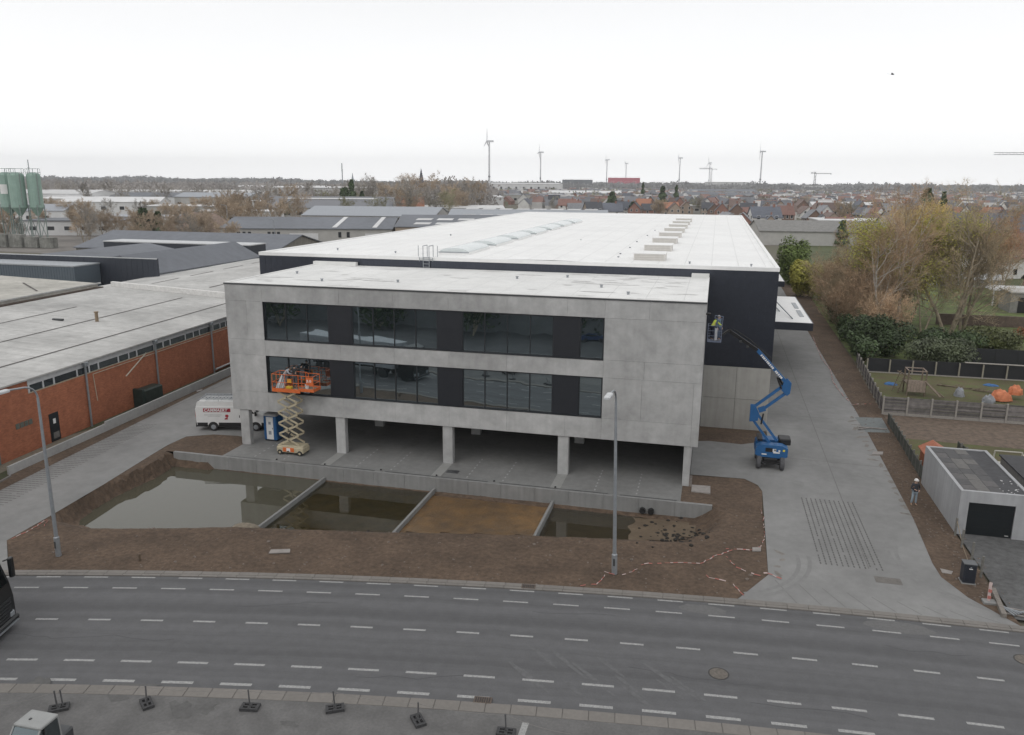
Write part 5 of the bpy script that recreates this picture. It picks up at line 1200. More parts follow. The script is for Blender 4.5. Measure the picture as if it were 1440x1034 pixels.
rb = MB(); D1 = 21.0
rb.add([fq(-24,-.25,5.62),fq(33.6,-.25,5.62),fq(33.6,D1,zroof(D1)),fq(-24,D1,zroof(D1)),fq(-24,-.25,5.5),fq(33.6,-.25,5.5),fq(33.6,D1,6.0),fq(-24,D1,6.0)], [(0,1,2,3),(7,6,5,4),(0,4,5,1),(1,5,6,2),(2,6,7,3),(3,7,4,0)])
M_fr = mat('old_roofing', (.47,.465,.45), .9, .1, 1.1, bump=.1, bscale=6, stain=.28)
fr1 = rb.build('roof', M_fr, fac)
rb = MB()
pf = [(-.25,5.6),(17,6.55),(33,5.0)]
for (d0, z0), (d1, z1) in zip(pf, pf[1:]):
    rb.add([fq(34.1,d0,z0),fq(88,d0,z0),fq(88,d1,z1),fq(34.1,d1,z1),fq(34.1,d0,z0-.25),fq(88,d0,z0-.25),fq(88,d1,z1-.25),fq(34.1,d1,z1-.25)], [(0,1,2,3),(7,6,5,4),(0,4,5,1),(2,6,7,3),(3,7,4,0),(1,5,6,2)])
fr2 = rb.build('roof', M_fr, fac)
pw = MB(); pw.add([fq(33.6,-.35,5.4),fq(34.1,-.35,5.4),fq(34.1,D1,6.6),fq(33.6,D1,6.6),fq(33.6,-.35,6.3),fq(34.1,-.35,6.3),fq(34.1,D1,zroof(D1)+.55),fq(33.6,D1,zroof(D1)+.55)], [(3,2,1,0),(4,5,6,7),(0,1,5,4),(1,2,6,5),(2,3,7,6),(3,0,4,7)])
pw.build('fire_parapet', mat('parapet_white', (.66,.65,.63), .8, .1, 3), fac)
# seams, kerbs and dark gutters on the roof
M_seam = mat('roof_seam', (.10,.09,.085), .9)
for d, ya, yb in ((3.6,-24,33.5),(9.6,-24,31),(15.2,-24,20)):
    m = MB(); m.add([fq(ya,d,zroof(d)+.02),fq(yb,d,zroof(d)+.02),fq(yb,d+.16,zroof(d)+.03),fq(ya,d+.16,zroof(d)+.03)], [(0,1,2,3)]); m.build('roof_seam', M_seam, fr1)
for j in range(30):
    yj = -22+j*1.85; m = MB(); m.add([fq(yj,.0,zroof(0)+.008),fq(yj+.03,.0,zroof(0)+.008),fq(yj+.03,D1,zroof(D1)+.008),fq(yj,D1,zroof(D1)+.008)], [(0,1,2,3)]); m.build('sheet_joint', mat('sheet_joint', (.30,.295,.28), .9), fr1)
for j in range(5):
    for d in (4.0, 11.5, 22.0):
        zd = 5.6+.95*d/17 if d < 17 else 6.55-1.55*(d-17)/16
        ya = 37+j*9.5+d*.3; m = MB(); m.add([fq(ya,d,zd+.04),fq(ya+6.5,d,zd+.04),fq(ya+6.5,d+.22,zd+.05),fq(ya,d+.22,zd+.05)], [(0,1,2,3)]); m.build('roof_seam', M_seam, fr2)
for yy, d in ((14.5,8.8),(13.2,12.1)): 
    p = fq(yy,d,zroof(d)); lathe([(.16,0),(.16,.9),(.22,.9),(.22,1.0)], 10, c=p).build('chimney_pipe', mat('rusty_pipe', (.25,.19,.13), .9), fr1) if yy > 14 else MB().cbox(p[0]-.6,p[0]+.6,p[1]-.15,p[1]+.15,p[2],p[2]+.18,.03).build('roof_hatch', M_trim, fr1)
# upper roof behind the valley
ub = MB(); za, zc = zroof(D1)+.55, zroof(D1)+1.0
ub.add([fq(-24,D1+.6,za),fq(32,D1+.6,za),fq(33,D1+15,zc),fq(-24,D1+15,zc),fq(-24,D1+.6,za-.5),fq(32,D1+.6,za-.5),fq(33,D1+15,5),fq(-24,D1+15,5)], [(0,1,2,3),(7,6,5,4),(0,4,5,1),(1,5,6,2),(2,6,7,3),(3,7,4,0)])
fr3 = ub.build('upper_roof', mat('older_roofing', (.44,.425,.385), .9, .12, 1.1, stain=.25), fac)
fbox(MB(),-24,32.2,D1+.0,D1+.6,zroof(D1)-.4,za-.42).build('valley_gutter', mat('rust_gutter', (.07,.05,.04), .9), fac)
fbox(MB(),-24,32.4,D1+.45,D1+.62,za-.1,za+.06).build('roof_edge', mat('edge_pale', (.42,.42,.41), .8), fac)
for j in range(4):
    ya = 4+j*6.5; m = MB(); m.add([fq(ya,D1+2,za+.08),fq(ya+.3,D1+2,za+.08),fq(ya+5.2,D1+8,za+.28),fq(ya+4.9,D1+8,za+.28)], [(0,1,2,3)]); m.build('roof_seam', M_seam, fr3)
# downpipes
for yb_ in (.82, 10.4, 20.2, 33):
    p = Vector(fq(yb_, -.16, 0)); dp = MB().tube(p, p+Vector((0,0,5.2)), .085, n=8).build('downpipe', M_galv, fac)
    MB().cbox(p.x-.22,p.x+.22,p.y-.2,p.y+.2,5.2,5.5,.03).build('hopper', M_galv, dp)
m = MB().path([fq(2.0,-.03,1.9), fq(1.8,-.03,4.25), fq(40,-.03,4.25)], .035, 5); m.build('wall_cable', mat('cable_pale', (.5,.42,.33), .8), fac)
tag(MB().bar(fq(8.8,-.25,4.6), fq(4.8,-.9,3.4), .10,.06).build('loose_plank', mat('plank_pale', (.42,.37,.3), .8)), 'pale plank leaning slantwise against the brick factory wall', 'plank')
fdr = fbox(MB(),-3.62,-2.62,-.04,.0,.05,2.3).build('door', mat('door_navy', (.014,.017,.02), .45), fac)
fbox(MB(),-3.25,-2.98,-.05,-.04,1.45,1.85).build('notice', M_white, fdr); fbox(MB(),-3.35,-2.75,-.05,-.04,.25,.75).build('door_vent', M_joint, fdr)
gl_ = MB()
for i in range(4): fbox(MB(),-6.9+i*.42,-6.55+i*.42,-.03,.0,2.1,2.5).build('glass_block', mat('glass_block', (.12,.13,.11), .4, .2, 12), fac)
fbox(MB(),-12.5,-8.7,-.06,.0,-.05,2.7).build('roller_door', mat('roller_green', (.12,.16,.165), .6, .1), fac)
# low wall, tank, rubble between the factory and the driveway
lw = thing('low_wall', 'long low pale concrete wall between the driveway and the brick factory', 'wall', (-12.5,5,0))
def lwx(y): return -11.95-.0735*y-.03
n_lw = 26
for i in range(n_lw):
    ya = -10.2+i*2.05; yb = ya+2.04; h = .62 if ya < -.3 else .80
    vs = []
    for z in (-.05, h):
        for (yy, dx) in ((ya,0),(yb,0),(yb,-.16),(ya,-.16)): vs.append((lwx(yy)+dx, yy, z))
    MB().add(vs, [(3,2,1,0),(4,5,6,7),(0,1,5,4),(1,2,6,5),(2,3,7,6),(3,0,4,7)]).build('wall_panel', mat('low_wall_white', (.36,.36,.355), .85, .07, 3, rand=.06), lw)
k = thing('kerb_edging', 'thin pale kerb in front of the low wall beside the driveway', 'kerb', (-9.8,-14,0))
for i in range(9): MB().bar((-10.95+i*.22,-10.4-i*1.0,.04),(-10.95+(i+.97)*.22,-10.4-(i+.97)*1.0,.04),.14,.12).build('kerb_stone', M_kerb, k)
tk = thing('green_container', 'dark green tank with ivy beside the brick wall behind the low wall', 'tank', (-14.4,7.6,0))
MB().cbox(-15.0,-13.7,6.7,7.0,0,1.7,.03).build('end_plate', mat('tank_green_dark', (.02,.035,.03), .6, .2, 3), tk)
MB().cbox(-14.9,-13.75,7.0,9.6,0,1.55,.12).build('tank_body', mat('tank_green', (.03,.042,.035), .6, .3, 2), tk)
m = MB(); ic = ico(1, sub=1)
for i in range(260):
    y_ = rnd.uniform(-8,16); x_ = lwx(y_)-.25-rnd.uniform(0,1.4); s = rnd.uniform(.03,.13)
    if -6 < y_ < -1 and x_ < lwx(y_)-.7: continue
    m.add([(x_+p[0]*s*1.6, y_+p[1]*s, .02+p[2]*s*.6) for p in ic.v], ic.f)
tag(m.build('rubble', mat('rubble_pale', (.26,.23,.19), .9, .4, 9)), 'pale rubble and leaves strewn behind the low wall', 'rubble', kind='stuff')
tag(MB().tube((-15.6,20.5,.35),(-16.6,33,.35),.10,n=8).build('pale_pipe', M_fasc), 'pale pipe lying along the foot of the brick factory', 'pipe')

# ================================================================== BACKGROUND BUILDINGS
M_slate = mat('slate_roof', (.135,.145,.165), .7, .08, .6, stain=.15, rand=.08)
M_dkw = mat('dark_cladding', (.030,.036,.050), .55, .06, rand=.08)
M_lgw = mat('light_wall', (.42,.41,.39), .85, .06, .5, rand=.06)
M_beige = mat('beige_wall', (.42,.34,.27), .85, .06, .5)
M_far = mat('far_white', (.58,.58,.58), .7, .06, .2, rand=.08)
M_dw = mat('dark_window', (.02,.023,.028), .3)
def shed(name, lab, cat, base, u, L_, W_, ze, zr, wall, roofm, wins=(), group=None, ov=.4, flat=False):
    """base: left front corner; u: direction of the eave; building runs L_ along u and W_ away behind; ridge along u"""
    u = Vector((u[0], u[1], 0)).normalized(); v = Vector((-u.y, u.x, 0)); B0 = Vector((base[0], base[1], 0))
    t = thing(name, lab, cat, tuple(B0+u*L_/2+v*W_/2), group=group)
    q = lambda a, b, z: tuple(B0+u*a+v*b+Vector((0,0,z)))
    w_ = MB(); 
    if flat:
        w_.add([q(0,0,-.2),q(L_,0,-.2),q(L_,W_,-.2),q(0,W_,-.2),q(0,0,ze),q(L_,0,ze),q(L_,W_,ze),q(0,W_,ze)], [(3,2,1,0),(4,5,6,7),(0,1,5,4),(1,2,6,5),(2,3,7,6),(3,0,4,7)])
    else:
        w_.add([q(0,0,-.2),q(0,W_,-.2),q(0,W_,ze),q(0,W_/2,zr-.15),q(0,0,ze),q(L_,0,-.2),q(L_,W_,-.2),q(L_,W_,ze),q(L_,W_/2,zr-.15),q(L_,0,ze)],
           [(0,4,3,2,1),(5,6,7,8,9),(0,5,9,4),(1,2,7,6)])
    w_.build('walls', wall, t)
    rr = MB()
    if flat:
        rr.add([q(-ov,-ov,ze),q(L_+ov,-ov,ze),q(L_+ov,W_+ov,ze),q(-ov,W_+ov,ze),q(-ov,-ov,ze+.3),q(L_+ov,-ov,ze+.3),q(L_+ov,W_+ov,zr),q(-ov,W_+ov,zr)], [(3,2,1,0),(4,5,6,7),(0,1,5,4),(1,2,6,5),(2,3,7,6),(3,0,4,7)])
    else:
        s = (zr-ze)/(W_/2)*ov
        for d in (0, .18):
            pass
        rr.add([q(-ov,-ov,ze-s+.1),q(L_+ov,-ov,ze-s+.1),q(L_+ov,W_/2,zr+.1),q(-ov,W_/2,zr+.1),q(L_+ov,W_+ov,ze-s+.1),q(-ov,W_+ov,ze-s+.1),
                q(-ov,-ov,ze-s-.12),q(L_+ov,-ov,ze-s-.12),q(L_+ov,W_/2,zr-.12),q(-ov,W_/2,zr-.12),q(L_+ov,W_+ov,ze-s-.12),q(-ov,W_+ov,ze-s-.12)],
               [(0,1,2,3),(3,2,4,5),(7,6,9,8),(8,9,11,10),(0,6,7,1),(5,4,10,11),(0,3,9,6),(3,5,11,9),(1,7,8,2),(2,8,10,4)])
    r_ = rr.build('roof', roofm, t)
    for wn in wins:
        kind, a0, a1, z0, z1 = wn[:5]; m_ = wn[5] if len(wn) > 5 else M_dw
        k_ = MB(); y_ = -.06
        k_.add([q(a0,y_,z0),q(a1,y_,z0),q(a1,y_,z1),q(a0,y_,z1),q(a0,.05,z0),q(a1,.05,z0),q(a1,.05,z1),q(a0,.05,z1)], [(0,1,2,3),(0,4,5,1),(1,5,6,2),(2,6,7,3),(3,7,4,0)])
        k_.build(kind, m_, t)
    t['_q'] = 0; del t['_q']
    return t, q, r_

# dark clad twin hall behind the brick factory
dh = thing('dark_hall', 'dark blue grey clad hall with two low slate gables, behind the brick factory roof', 'building', (-60,75,0))
MB().box(-95,-49.1,55.6,55.9,0,8.0).build('front_wall', M_dkw, dh)
MB().box(-95,-49.1,55.55,55.6,7.9,8.05).build('coping', M_fasc, dh)
m = MB(); xs = -94.9
while xs < -49.3: m.box(xs,xs+.05,55.57,55.6,.1,7.9); xs += 1.0
m.build('cladding_rib', M_dkw, dh)
def bay(x0, xm, x1, zl, zm, zr_, y0, y1):
    MB().add([(x0,y0,zl),(xm,y0,zm),(x1,y0,zr_),(x0,y1,zl),(xm,y1,zm),(x1,y1,zr_),(x0,y0,zl-.25),(xm,y0,zm-.25),(x1,y0,zr_-.25),(x0,y1,zl-.25),(xm,y1,zm-.25),(x1,y1,zr_-.25)],
        [(0,1,4,3),(1,2,5,4),(6,9,10,7),(7,10,11,8),(0,6,7,1),(1,7,8,2),(3,4,10,9),(4,5,11,10),(0,3,9,6),(2,8,11,5)]).build('roof', M_slate, dh)
bay(-62.5,-56.2,-50.6,7.0,8.3,5.45,55.95,88); bay(-78,-71.5,-62.6,5.6,8.1,6.6,55.95,82)
MB().box(-78,-50.9,56,86,0,5.0).build('side_walls', M_dkw, dh)
MB().box(-50.85,-50.6,55.9,88,5.0,5.25).build('gutter', M_fasc, dh)
gb = thing('grey_shed', 'grey ribbed metal shed at the left edge in front of the dark hall', 'shed', (-68,52,0))
MB().box(-85,-59.7,50,55.4,0,6.9).build('walls', mat('grey_ribbed', (.10,.125,.15), .55, .05), gb); MB().box(-85.1,-59.6,49.9,55.45,6.9,7.1).build('roof', mat('grey_roof', (.33,.35,.37), .6), gb)
m = MB(); xs = -85
while xs < -59.9: m.box(xs,xs+.06,49.97,50,.1,6.9); xs += .5
m.build('cladding_rib', mat('grey_ribbed_dark', (.07,.09,.11), .55), gb)
# dark box and long slate hall
db = thing('dark_annex', 'low dark clad annex with a white edge in front of the long slate roof', 'building', (-75,100,0))
MB().box(-95.6,-59.2,98,104,0,6.6).build('walls', M_dkw, db); MB().box(-95.7,-59.1,97.9,104.1,6.6,6.8).build('roof', M_fasc, db)
shed('slate_hall', 'long hall with a pale blue grey slate roof and a concrete gable on the right', 'building', (-109,104.5), (1,.0), 51, 26, 4.6, 7.7, mat('gable_concrete', (.24,.225,.20), .9, .12, .8, streak=.2), M_slate)
for lb, b0, u_, L_, W_, ze, zr, wl, rf_, wn in (
  ('long pale workshop with small dark windows and a slate roof with two white rooflights', (-108,160), (1,.30), 51, 34, 6.0, 8.6, M_lgw, M_slate,
     [('window',a,a+.9,3.4,5.0) for a in (5,6.6,8.2,14,15.4,16.8,46-11,37.5)]+[('door',20.5,29,.3,4.6,M_far),('door',43,49.5,.3,4.6,M_far)]),
  ('beige brick workshop with rows of white rooflights, right of the pale workshop', (-58.5,176), (1,.28), 62, 46, 6.6, 9.2, M_beige, M_slate, [('door',9,17,.3,4.4,M_far),('door',30,38,.3,4.4,M_far)]),
  ('hall with a curved pale grey roof behind the pale workshop', (-120,232), (1,.12), 52, 30, 7, 10, M_lgw, mat('pale_roof', (.30,.32,.35), .6), []),
  ('hall with two light gables behind the beige workshop', (-62,236), (1,.2), 60, 26, 7, 9.6, M_lgw, mat('pale_roof', (.30,.32,.35), .6), []),
 ):
    t, q, r_ = shed('workshop', lb, 'building', b0, u_, L_, W_, ze, zr, wl, rf_, wn, 'halls behind the warehouse')
    if 'two white' in lb:
        for a in (33, 45): 
            MB().add([q(a,.8,ze+.32),q(a+1.4,.8,ze+.32),q(a+2.6,W_/2,zr+.16),q(a+1.2,W_/2,zr+.16)],[(0,1,2,3)]).build('rooflight', M_far, r_)
    if 'beige' in lb:
        for row, dd in enumerate((3.5, 11.5)):
            zz_ = ze+(zr-ze)*dd/(W_/2)+.18
            for i in range(8): MB().add([q(5+i*6.6,dd,zz_),q(5+i*6.6+5,dd,zz_),q(5+i*6.6+5.6,dd+3.5,zz_+.42),q(5+i*6.6+.6,dd+3.5,zz_+.42)],[(0,1,2,3)]).build('rooflight', M_far, r_)
hb = [('white warehouse far left behind the green silos', (-520,560), (1,.45), 190, 60, 9, 10, True), ('long low white hangar in front of the bare trees on the left', (-430,420), (1,.5), 130, 40, 6, 7, True),
      ('grey roofed hall with a long white rooflight behind the slate roof', (-178,300), (1,.35), 62, 40, 7, 12, False), ('white block of offices behind the grey roofed hall', (-250,430), (1,.35), 70, 30, 15, 16, True),
      ('pale warehouse with a curved roof left of the orange roofed house', (-200,470), (1,.35), 95, 40, 9, 10, True), ('low white warehouse left of the church', (-140,380), (1,.3), 60, 30, 5, 6, True),
      ('distant white warehouse at the foot of the wooded ridge', (-640,980), (1,.4), 130, 60, 10, 12, True), ('distant pale factory roof left of the tall turbine', (-330,1250), (1,.3), 120, 60, 16, 18, True),
      ('long white hall on the left horizon', (-900,1300), (1,.6), 160, 60, 9, 10, True)]
for i, (lb, b0, u_, L_, W_, ze, zr, fl) in enumerate(hb):
    wn = [('window', 4+k*(L_-8)/9, 4+k*(L_-8)/9+3, ze*.5, ze*.72) for k in range(9)]
    t, q, r_ = shed('warehouse_block', lb, 'building', b0, u_, L_, W_, ze, zr, M_far, M_far if fl else mat('grey_metal_roof', (.16,.165,.18), .6), wn, 'industrial blocks on the left', flat=fl)
    if not fl: MB().add([q(8,W_*.36,ze+(zr-ze)*.72+.3),q(L_-8,W_*.36,ze+(zr-ze)*.72+.3),q(L_-8,W_*.41,ze+(zr-ze)*.82+.3),q(8,W_*.41,ze+(zr-ze)*.82+.3)],[(0,1,2,3)]).build('rooflight', M_far, r_)
rs = random.Random(5)
for i, (px_, d, L_, W_, h_) in enumerate(((20,420,40,20,6),(95,330,34,16,5),(150,520,55,24,7),(185,360,30,14,5),(215,620,60,30,8),(255,460,40,20,6),(300,560,50,24,9),(330,380,36,16,6),(352,700,70,30,9),(395,520,44,20,7),(430,640,60,26,8),(468,420,30,14,5),(60,700,80,40,9),(130,860,90,40,9),
        (640,620,50,20,7),(745,760,60,24,8),(820,900,80,30,8),(985,560,26,14,5),(1010,860,70,30,8),(1095,700,50,22,7),(1180,560,40,18,6),(1240,820,60,30,8),(1010,1150,90,40,9))):
    a = math.atan((px_-720)/1121.4)-.2455; bx_, by_ = 35.4+math.sin(a)*d, -52.5+math.cos(a)*d
    roofc = rs.choice((M_far, M_far, mat('pale_roof', (.30,.32,.35), .6), M_slate)); wn = [('window', 2+k*(L_-4)/5, 4.5+k*(L_-4)/5, h_*.35, h_*.62) for k in range(5)]
    shed('small_hall', ('white' if roofc is M_far else 'grey')+' roofed hall, %s from left of the small halls scattered over the plain' % ordn(i), 'building', (bx_-L_/2,by_), (1,rs.uniform(.05,.45)), L_, W_, h_, h_+(.5 if i % 2 else 2.6), rs.choice((M_far,M_lgw)), roofc, wn, 'small halls scattered over the plain', flat=bool(i % 2))
# halls behind the right end of the warehouse
shed('long_hall', 'long low hall with ribbed grey roof behind the green bushes at the warehouse corner', 'building', (50,232), (1,.08), 42, 30, 4.6, 7.5, M_lgw, mat('ribbed_grey', (.22,.215,.205), .85, .15, .8, streak=.2))
shed('dark_roofed_hall', 'hall with a large dark slate roof behind the birches', 'building', (91,226), (1,.05), 52, 34, 5.0, 11, M_lgw, mat('dark_slate', (.085,.09,.105), .7, .1, 1))
shed('flat_hall', 'flat white edged hall in front of the village', 'building', (75,285), (1,.08), 90, 22, 6, 6.4, M_lgw, M_far, flat=True)
# green silos
M_silo = mat('silo_green', (.27,.39,.335), .5, .08, .4, streak=.12); M_silo2 = mat('silo_frame', (.22,.27,.25), .7)
for i, (dx, dy, lb) in enumerate(((-9.6,0,'leftmost green silo with a white logo patch on steel legs'),(-4.6,-1,'middle green silo on steel legs'),(-.2,1.2,'rightmost and narrowest green silo on steel legs'))):
    x, y = -172+dx, 158+dy; R_ = 2.3 if i < 2 else 2.0
    t = thing('silo', lb, 'silo', (x,y,0), group='green silos at the left edge')
    k = lathe([(.5,8.6),(R_,11.2),(R_,21.0),(R_*.85,21.6),(.4,21.9)], 14, c=(x,y,0)).build('tank', M_silo, t)
    for a in range(4):
        an = a*PI/2+PI/4; MB().tube((x+R_*math.cos(an),y+R_*math.sin(an),0),(x+R_*math.cos(an),y+R_*math.sin(an),12),.17,n=5).build('leg', M_silo2, t)
        an2 = an+PI/2; MB().tube((x+R_*math.cos(an),y+R_*math.sin(an),1),(x+R_*math.cos(an2),y+R_*math.sin(an2),8),.10,n=4).build('brace', M_silo2, t)
    m = MB(); 
    for z in (21.9, 23.0): m.path([(x+R_*math.cos(a*PI/4),y+R_*math.sin(a*PI/4),z) for a in range(9)], .07, 4)
    for a in range(8): m.tube((x+R_*math.cos(a*PI/4),y+R_*math.sin(a*PI/4),21.2),(x+R_*math.cos(a*PI/4),y+R_*math.sin(a*PI/4),23.0),.06,n=4)
    m.build('top_railing', M_silo2, t)
    if i == 0:
        p = []
        for a in range(6):
            an = -PI/2-.1+a*.19; p.append((x+(R_+.04)*math.cos(an), y+(R_+.04)*math.sin(an)))
        m = MB(); m.add([(a_,b_,15.3) for a_,b_ in p]+[(a_,b_,18.2) for a_,b_ in p], [(j,j+1,7+j,6+j) for j in range(5)]); m.build('logo_patch', M_white, k)
    MB().bar((x+R_,y-R_*.4,12),(x+R_,y-R_*.4,21.5),.35,.1).build('ladder', M_silo2, t)
yd = thing('yard_wall', 'pale concrete yard wall and boxes at the foot of the silos', 'wall', (-168,150,0))
for i in range(6): MB().box(-184+i*5,-179.3+i*5,142+i*.6,144+i*.6,0,rnd.uniform(3,4.2)).build('wall_panel', mat('stained_concrete', (.24,.24,.22), .9, .3, .5, streak=.3), yd)
# gravel heap
m = MB(); k = ico(1, sub=4)
m.add([(-140+x*15*(1+.15*noise.noise(Vector((x*2,y*2,0)))), 196+y*11, max(z,0)**1.15*8.6*(1+.12*noise.noise(Vector((x*4,y*4,2))))) for x,y,z in k.v], k.f)
tag(m.build('gravel_heap', mat('heap_pinkish', (.22,.165,.135), 1, .2, .6, bump=.5)), 'large pinkish brown heap of gravel behind the slate roof', 'gravel heap')
# orange roofed house behind the halls
def house(name, lab, cat, x, y, rz, L_, W_, ze, zr, wall, roofm, group=None, detail=True, base=None):
    t = thing(name, lab, cat, (x,y,0), rz, group)
    key = (round(L_),round(W_),round(ze),round(zr),wall.name,roofm.name,detail)
    return t, key
HM = {}
def hmesh(key, L_, W_, ze, zr):
    kk = (L_, W_, ze, zr)
    if kk in HM: return HM[kk]
    def me(m, nm):
        d = bpy.data.meshes.new(nm); d.from_pydata(m.v, [], m.f); d.update(); return d
    a, b = L_/2, W_/2
    w_ = MB().add([(-a,-b,-.2),(-a,b,-.2),(-a,b,ze),(-a,0,zr-.1),(-a,-b,ze),(a,-b,-.2),(a,b,-.2),(a,b,ze),(a,0,zr-.1),(a,-b,ze)], [(0,4,3,2,1),(5,6,7,8,9),(0,5,9,4),(1,2,7,6)])
    o_ = .35; s = (zr-ze)/b*o_
    r_ = MB().add([(-a-o_,-b-o_,ze-s+.12),(a+o_,-b-o_,ze-s+.12),(a+o_,0,zr+.12),(-a-o_,0,zr+.12),(a+o_,b+o_,ze-s+.12),(-a-o_,b+o_,ze-s+.12),(-a-o_,-b-o_,ze-s-.1),(a+o_,-b-o_,ze-s-.1),(a+o_,0,zr-.1),(-a-o_,0,zr-.1),(a+o_,b+o_,ze-s-.1),(-a-o_,b+o_,ze-s-.1)],
        [(0,1,2,3),(3,2,4,5),(7,6,9,8),(8,9,11,10),(0,6,7,1),(5,4,10,11),(0,3,9,6),(3,5,11,9),(1,7,8,2),(2,8,10,4)])
    c_ = MB().box(a*.55,a*.55+.8,-.4,.4,zr-1.2,zr+1.1)
    wn = MB(); wf = MB()
    for (px_, py_, n_) in ((0,-1,'f'),(0,1,'f')):
        for i in range(3):
            for z0 in ((.9,3.6) if ze > 4 else (.9,)):
                x = -a*.62+i*a*.62; y = py_*(b+.04); wn.box(x-.55,x+.55,y-.02,y+.02,z0,z0+1.35)
                wf.box(x-.68,x+.68,y-.01,y+.01,z0-.12,z0+1.47)
    for sx in (-1,1):
        for yy in (-b*.45,b*.45):
            for z0 in (.9, min(ze+.1,3.7)): wn.box(sx*(a+.04)-.02,sx*(a+.04)+.02,yy-.5,yy+.5,z0,z0+1.3); wf.box(sx*(a+.04)-.01,sx*(a+.04)+.01,yy-.63,yy+.63,z0-.12,z0+1.42)
    HM[kk] = dict(w=me(w_,'walls'), r=me(r_,'roof'), c=me(c_,'chimney'), n=me(wn,'window'), f=me(wf,'window_frame'))
    return HM[kk]
MC = {}
def coloured(me, m_):
    k = (me.name, m_.name)
    if k not in MC:
        c = me.copy(); c.name = me.name.split('.')[0]; c.materials.clear(); c.materials.append(m_); MC[k] = c
    return MC[k]
RO = {'orange tiled': (.36,.17,.11), 'red brown tiled': (.225,.13,.11), 'dark grey': (.075,.078,.088), 'slate blue': (.12,.13,.155), 'brown': (.17,.125,.11), 'light grey': (.24,.245,.26)}
WA = {'white': (.68,.67,.65), 'red brick': (.27,.15,.12), 'brown brick': (.20,.135,.105), 'pale brick': (.36,.29,.235)}
RM = {k: mat('tiles_'+k.replace(' ','_'), v, .85, .12, 1.2, rand=.15, stain=.12) for k, v in RO.items()}
WM = {k: mat('walls_'+k.replace(' ','_'), v, .9, .08, 1.5, rand=.1) for k, v in WA.items()}
M_hwin = mat('house_window', (.025,.03,.035), .2); 
def mkhouse(x, y, rz, size, rk_, wk_, lab, group, det):
    L_, W_, ze, zr = size; h = hmesh(None, *size); t = thing('house', lab, 'house', (x,y,-.1), rz, group)
    if group: t.scale = (r2.uniform(.8,1.25), r2.uniform(.85,1.15), r2.uniform(.85,1.12))
    inst('walls', coloured(h['w'], WM[wk_]), t); r_ = inst('roof', coloured(h['r'], RM[rk_]), t)
    if det > 0:
        inst('chimney', coloured(h['c'], WM['red brick']), r_); wf_ = inst('window_frame', coloured(h['f'], M_white), t); inst('window', coloured(h['n'], M_hwin), t)
    return t
SZ = [(11,8,4.6,8.6),(9,8,5.2,9.2),(13,8.5,3.2,7.6),(10,7.5,5.4,9.6),(15,9,3.0,7.2),(8,7,5.4,9.0)]
rk_l = list(RO); wk_l = list(WA)
r2 = random.Random(11)
camx, camy = 35.4, -52.5
def pix(x, y, z=0):
    v = M.inverted() @ Vector((x, y, z)); return (720+1121.4*v.x/-v.z, 517-1121.4*v.y/-v.z) if v.z < -1 else (-1, -1)
spots = []
ang0, ang1 = math.radians(-19.5), math.radians(21)
row = 0; d = 330
while d < 820:
    step = 17+(d-330)*.012; a = ang0+r2.uniform(0,.02); row += 1; col = 0
    while a < ang1:
        dd = d+r2.uniform(-5,5); x = camx+math.sin(a)*dd; y = camy+math.cos(a)*dd
        lim = 480 if x < 38 else 345 if x < 120 else 285
        if a < -.2: lim = 620
        p = pix(x, y, 4)
        if dd > lim and r2.random() > .10 and -20 < p[0] < 1470 and p[0] > 640:
            spots.append((row, x, y, a, d))
        a += step/d*r2.uniform(.85,1.25)
    d += 21+(d-330)*.035
spots.sort(key=lambda s: (s[4], s[3])); spots = spots[:292]
rows = sorted(set(s[0] for s in spots)); cnt = {}
for (rw, x, y, a, d) in spots:
    sz = r2.choice(SZ); rkk = r2.choices(rk_l, (1.6,4,5,4,4,3))[0]; wkk = r2.choices(wk_l, (6,4,2,4))[0]
    rz = r2.choice((0, PI/2, .25, .25+PI/2))+.1*r2.uniform(-1,1)+(.3 if x > 100 else 0)
    ri = rows.index(rw); key = (ri, rkk, wkk); cnt[key] = cnt.get(key, 0)+1
    if d < 560: lb = '%s house, %s roof, %s such from left in %s village row' % (wkk, rkk, ordn(cnt[key]-1), ordn(ri)); gp_ = 'houses of the village beyond the warehouse'
    else: lb = 'distant %s house, %s roof, %s such from left in %s village row' % (wkk, rkk, ordn(cnt[key]-1), ordn(ri)); gp_ = 'distant %s houses with %s roofs' % (wkk, rkk)
    mkhouse(x, y, rz, sz, rkk, wkk, lb, gp_, 1 if d < 560 else 0)
# named houses nearer the camera
mkhouse(98,150,.55,(13,9,4.8,9.6),'red brown tiled','white','white gabled house with a red brown roof at the right edge beyond the tall trees',None,1)
mkhouse(99,118,.2,(9,8,3.0,6.2),'dark grey','red brick','small red brick house with a dark roof at the right edge above the lawn',None,1)
mkhouse(104,104,.2,(10,8,2.8,5.0),'light grey','red brick','low red brick house with pale roof at the right edge below the dark roofed one',None,1)
mkhouse(-142,395,.35,(22,11,4.5,11),'orange tiled','pale brick','large house with a long orange roof in front of the dark evergreens left of centre',None,1)
mkhouse(-36,428,.5,(10,8,4.4,8.8),'dark grey','pale brick','pale gabled house with solar panels left of the warehouse roof corner',None,1)
mkhouse(-20,446,.5,(10,8,4.4,8.8),'slate blue','white','white gabled house with blue slates beside the warehouse roof corner',None,1)
g3 = thing('garden_store', 'grey block outbuilding with a dark doorway at the right edge beyond the bushes', 'outbuilding', (85,92,0))
MB().box(82.5,92,91.5,97,0,3.2).build('walls', mat('grey_block', (.24,.235,.22), .9), g3); MB().box(82.3,92.2,91.3,97.2,3.2,3.4).build('roof', M_lgw, g3); MB().box(83.6,85.6,91.44,91.5,0,2.5).build('doorway', M_black, g3)
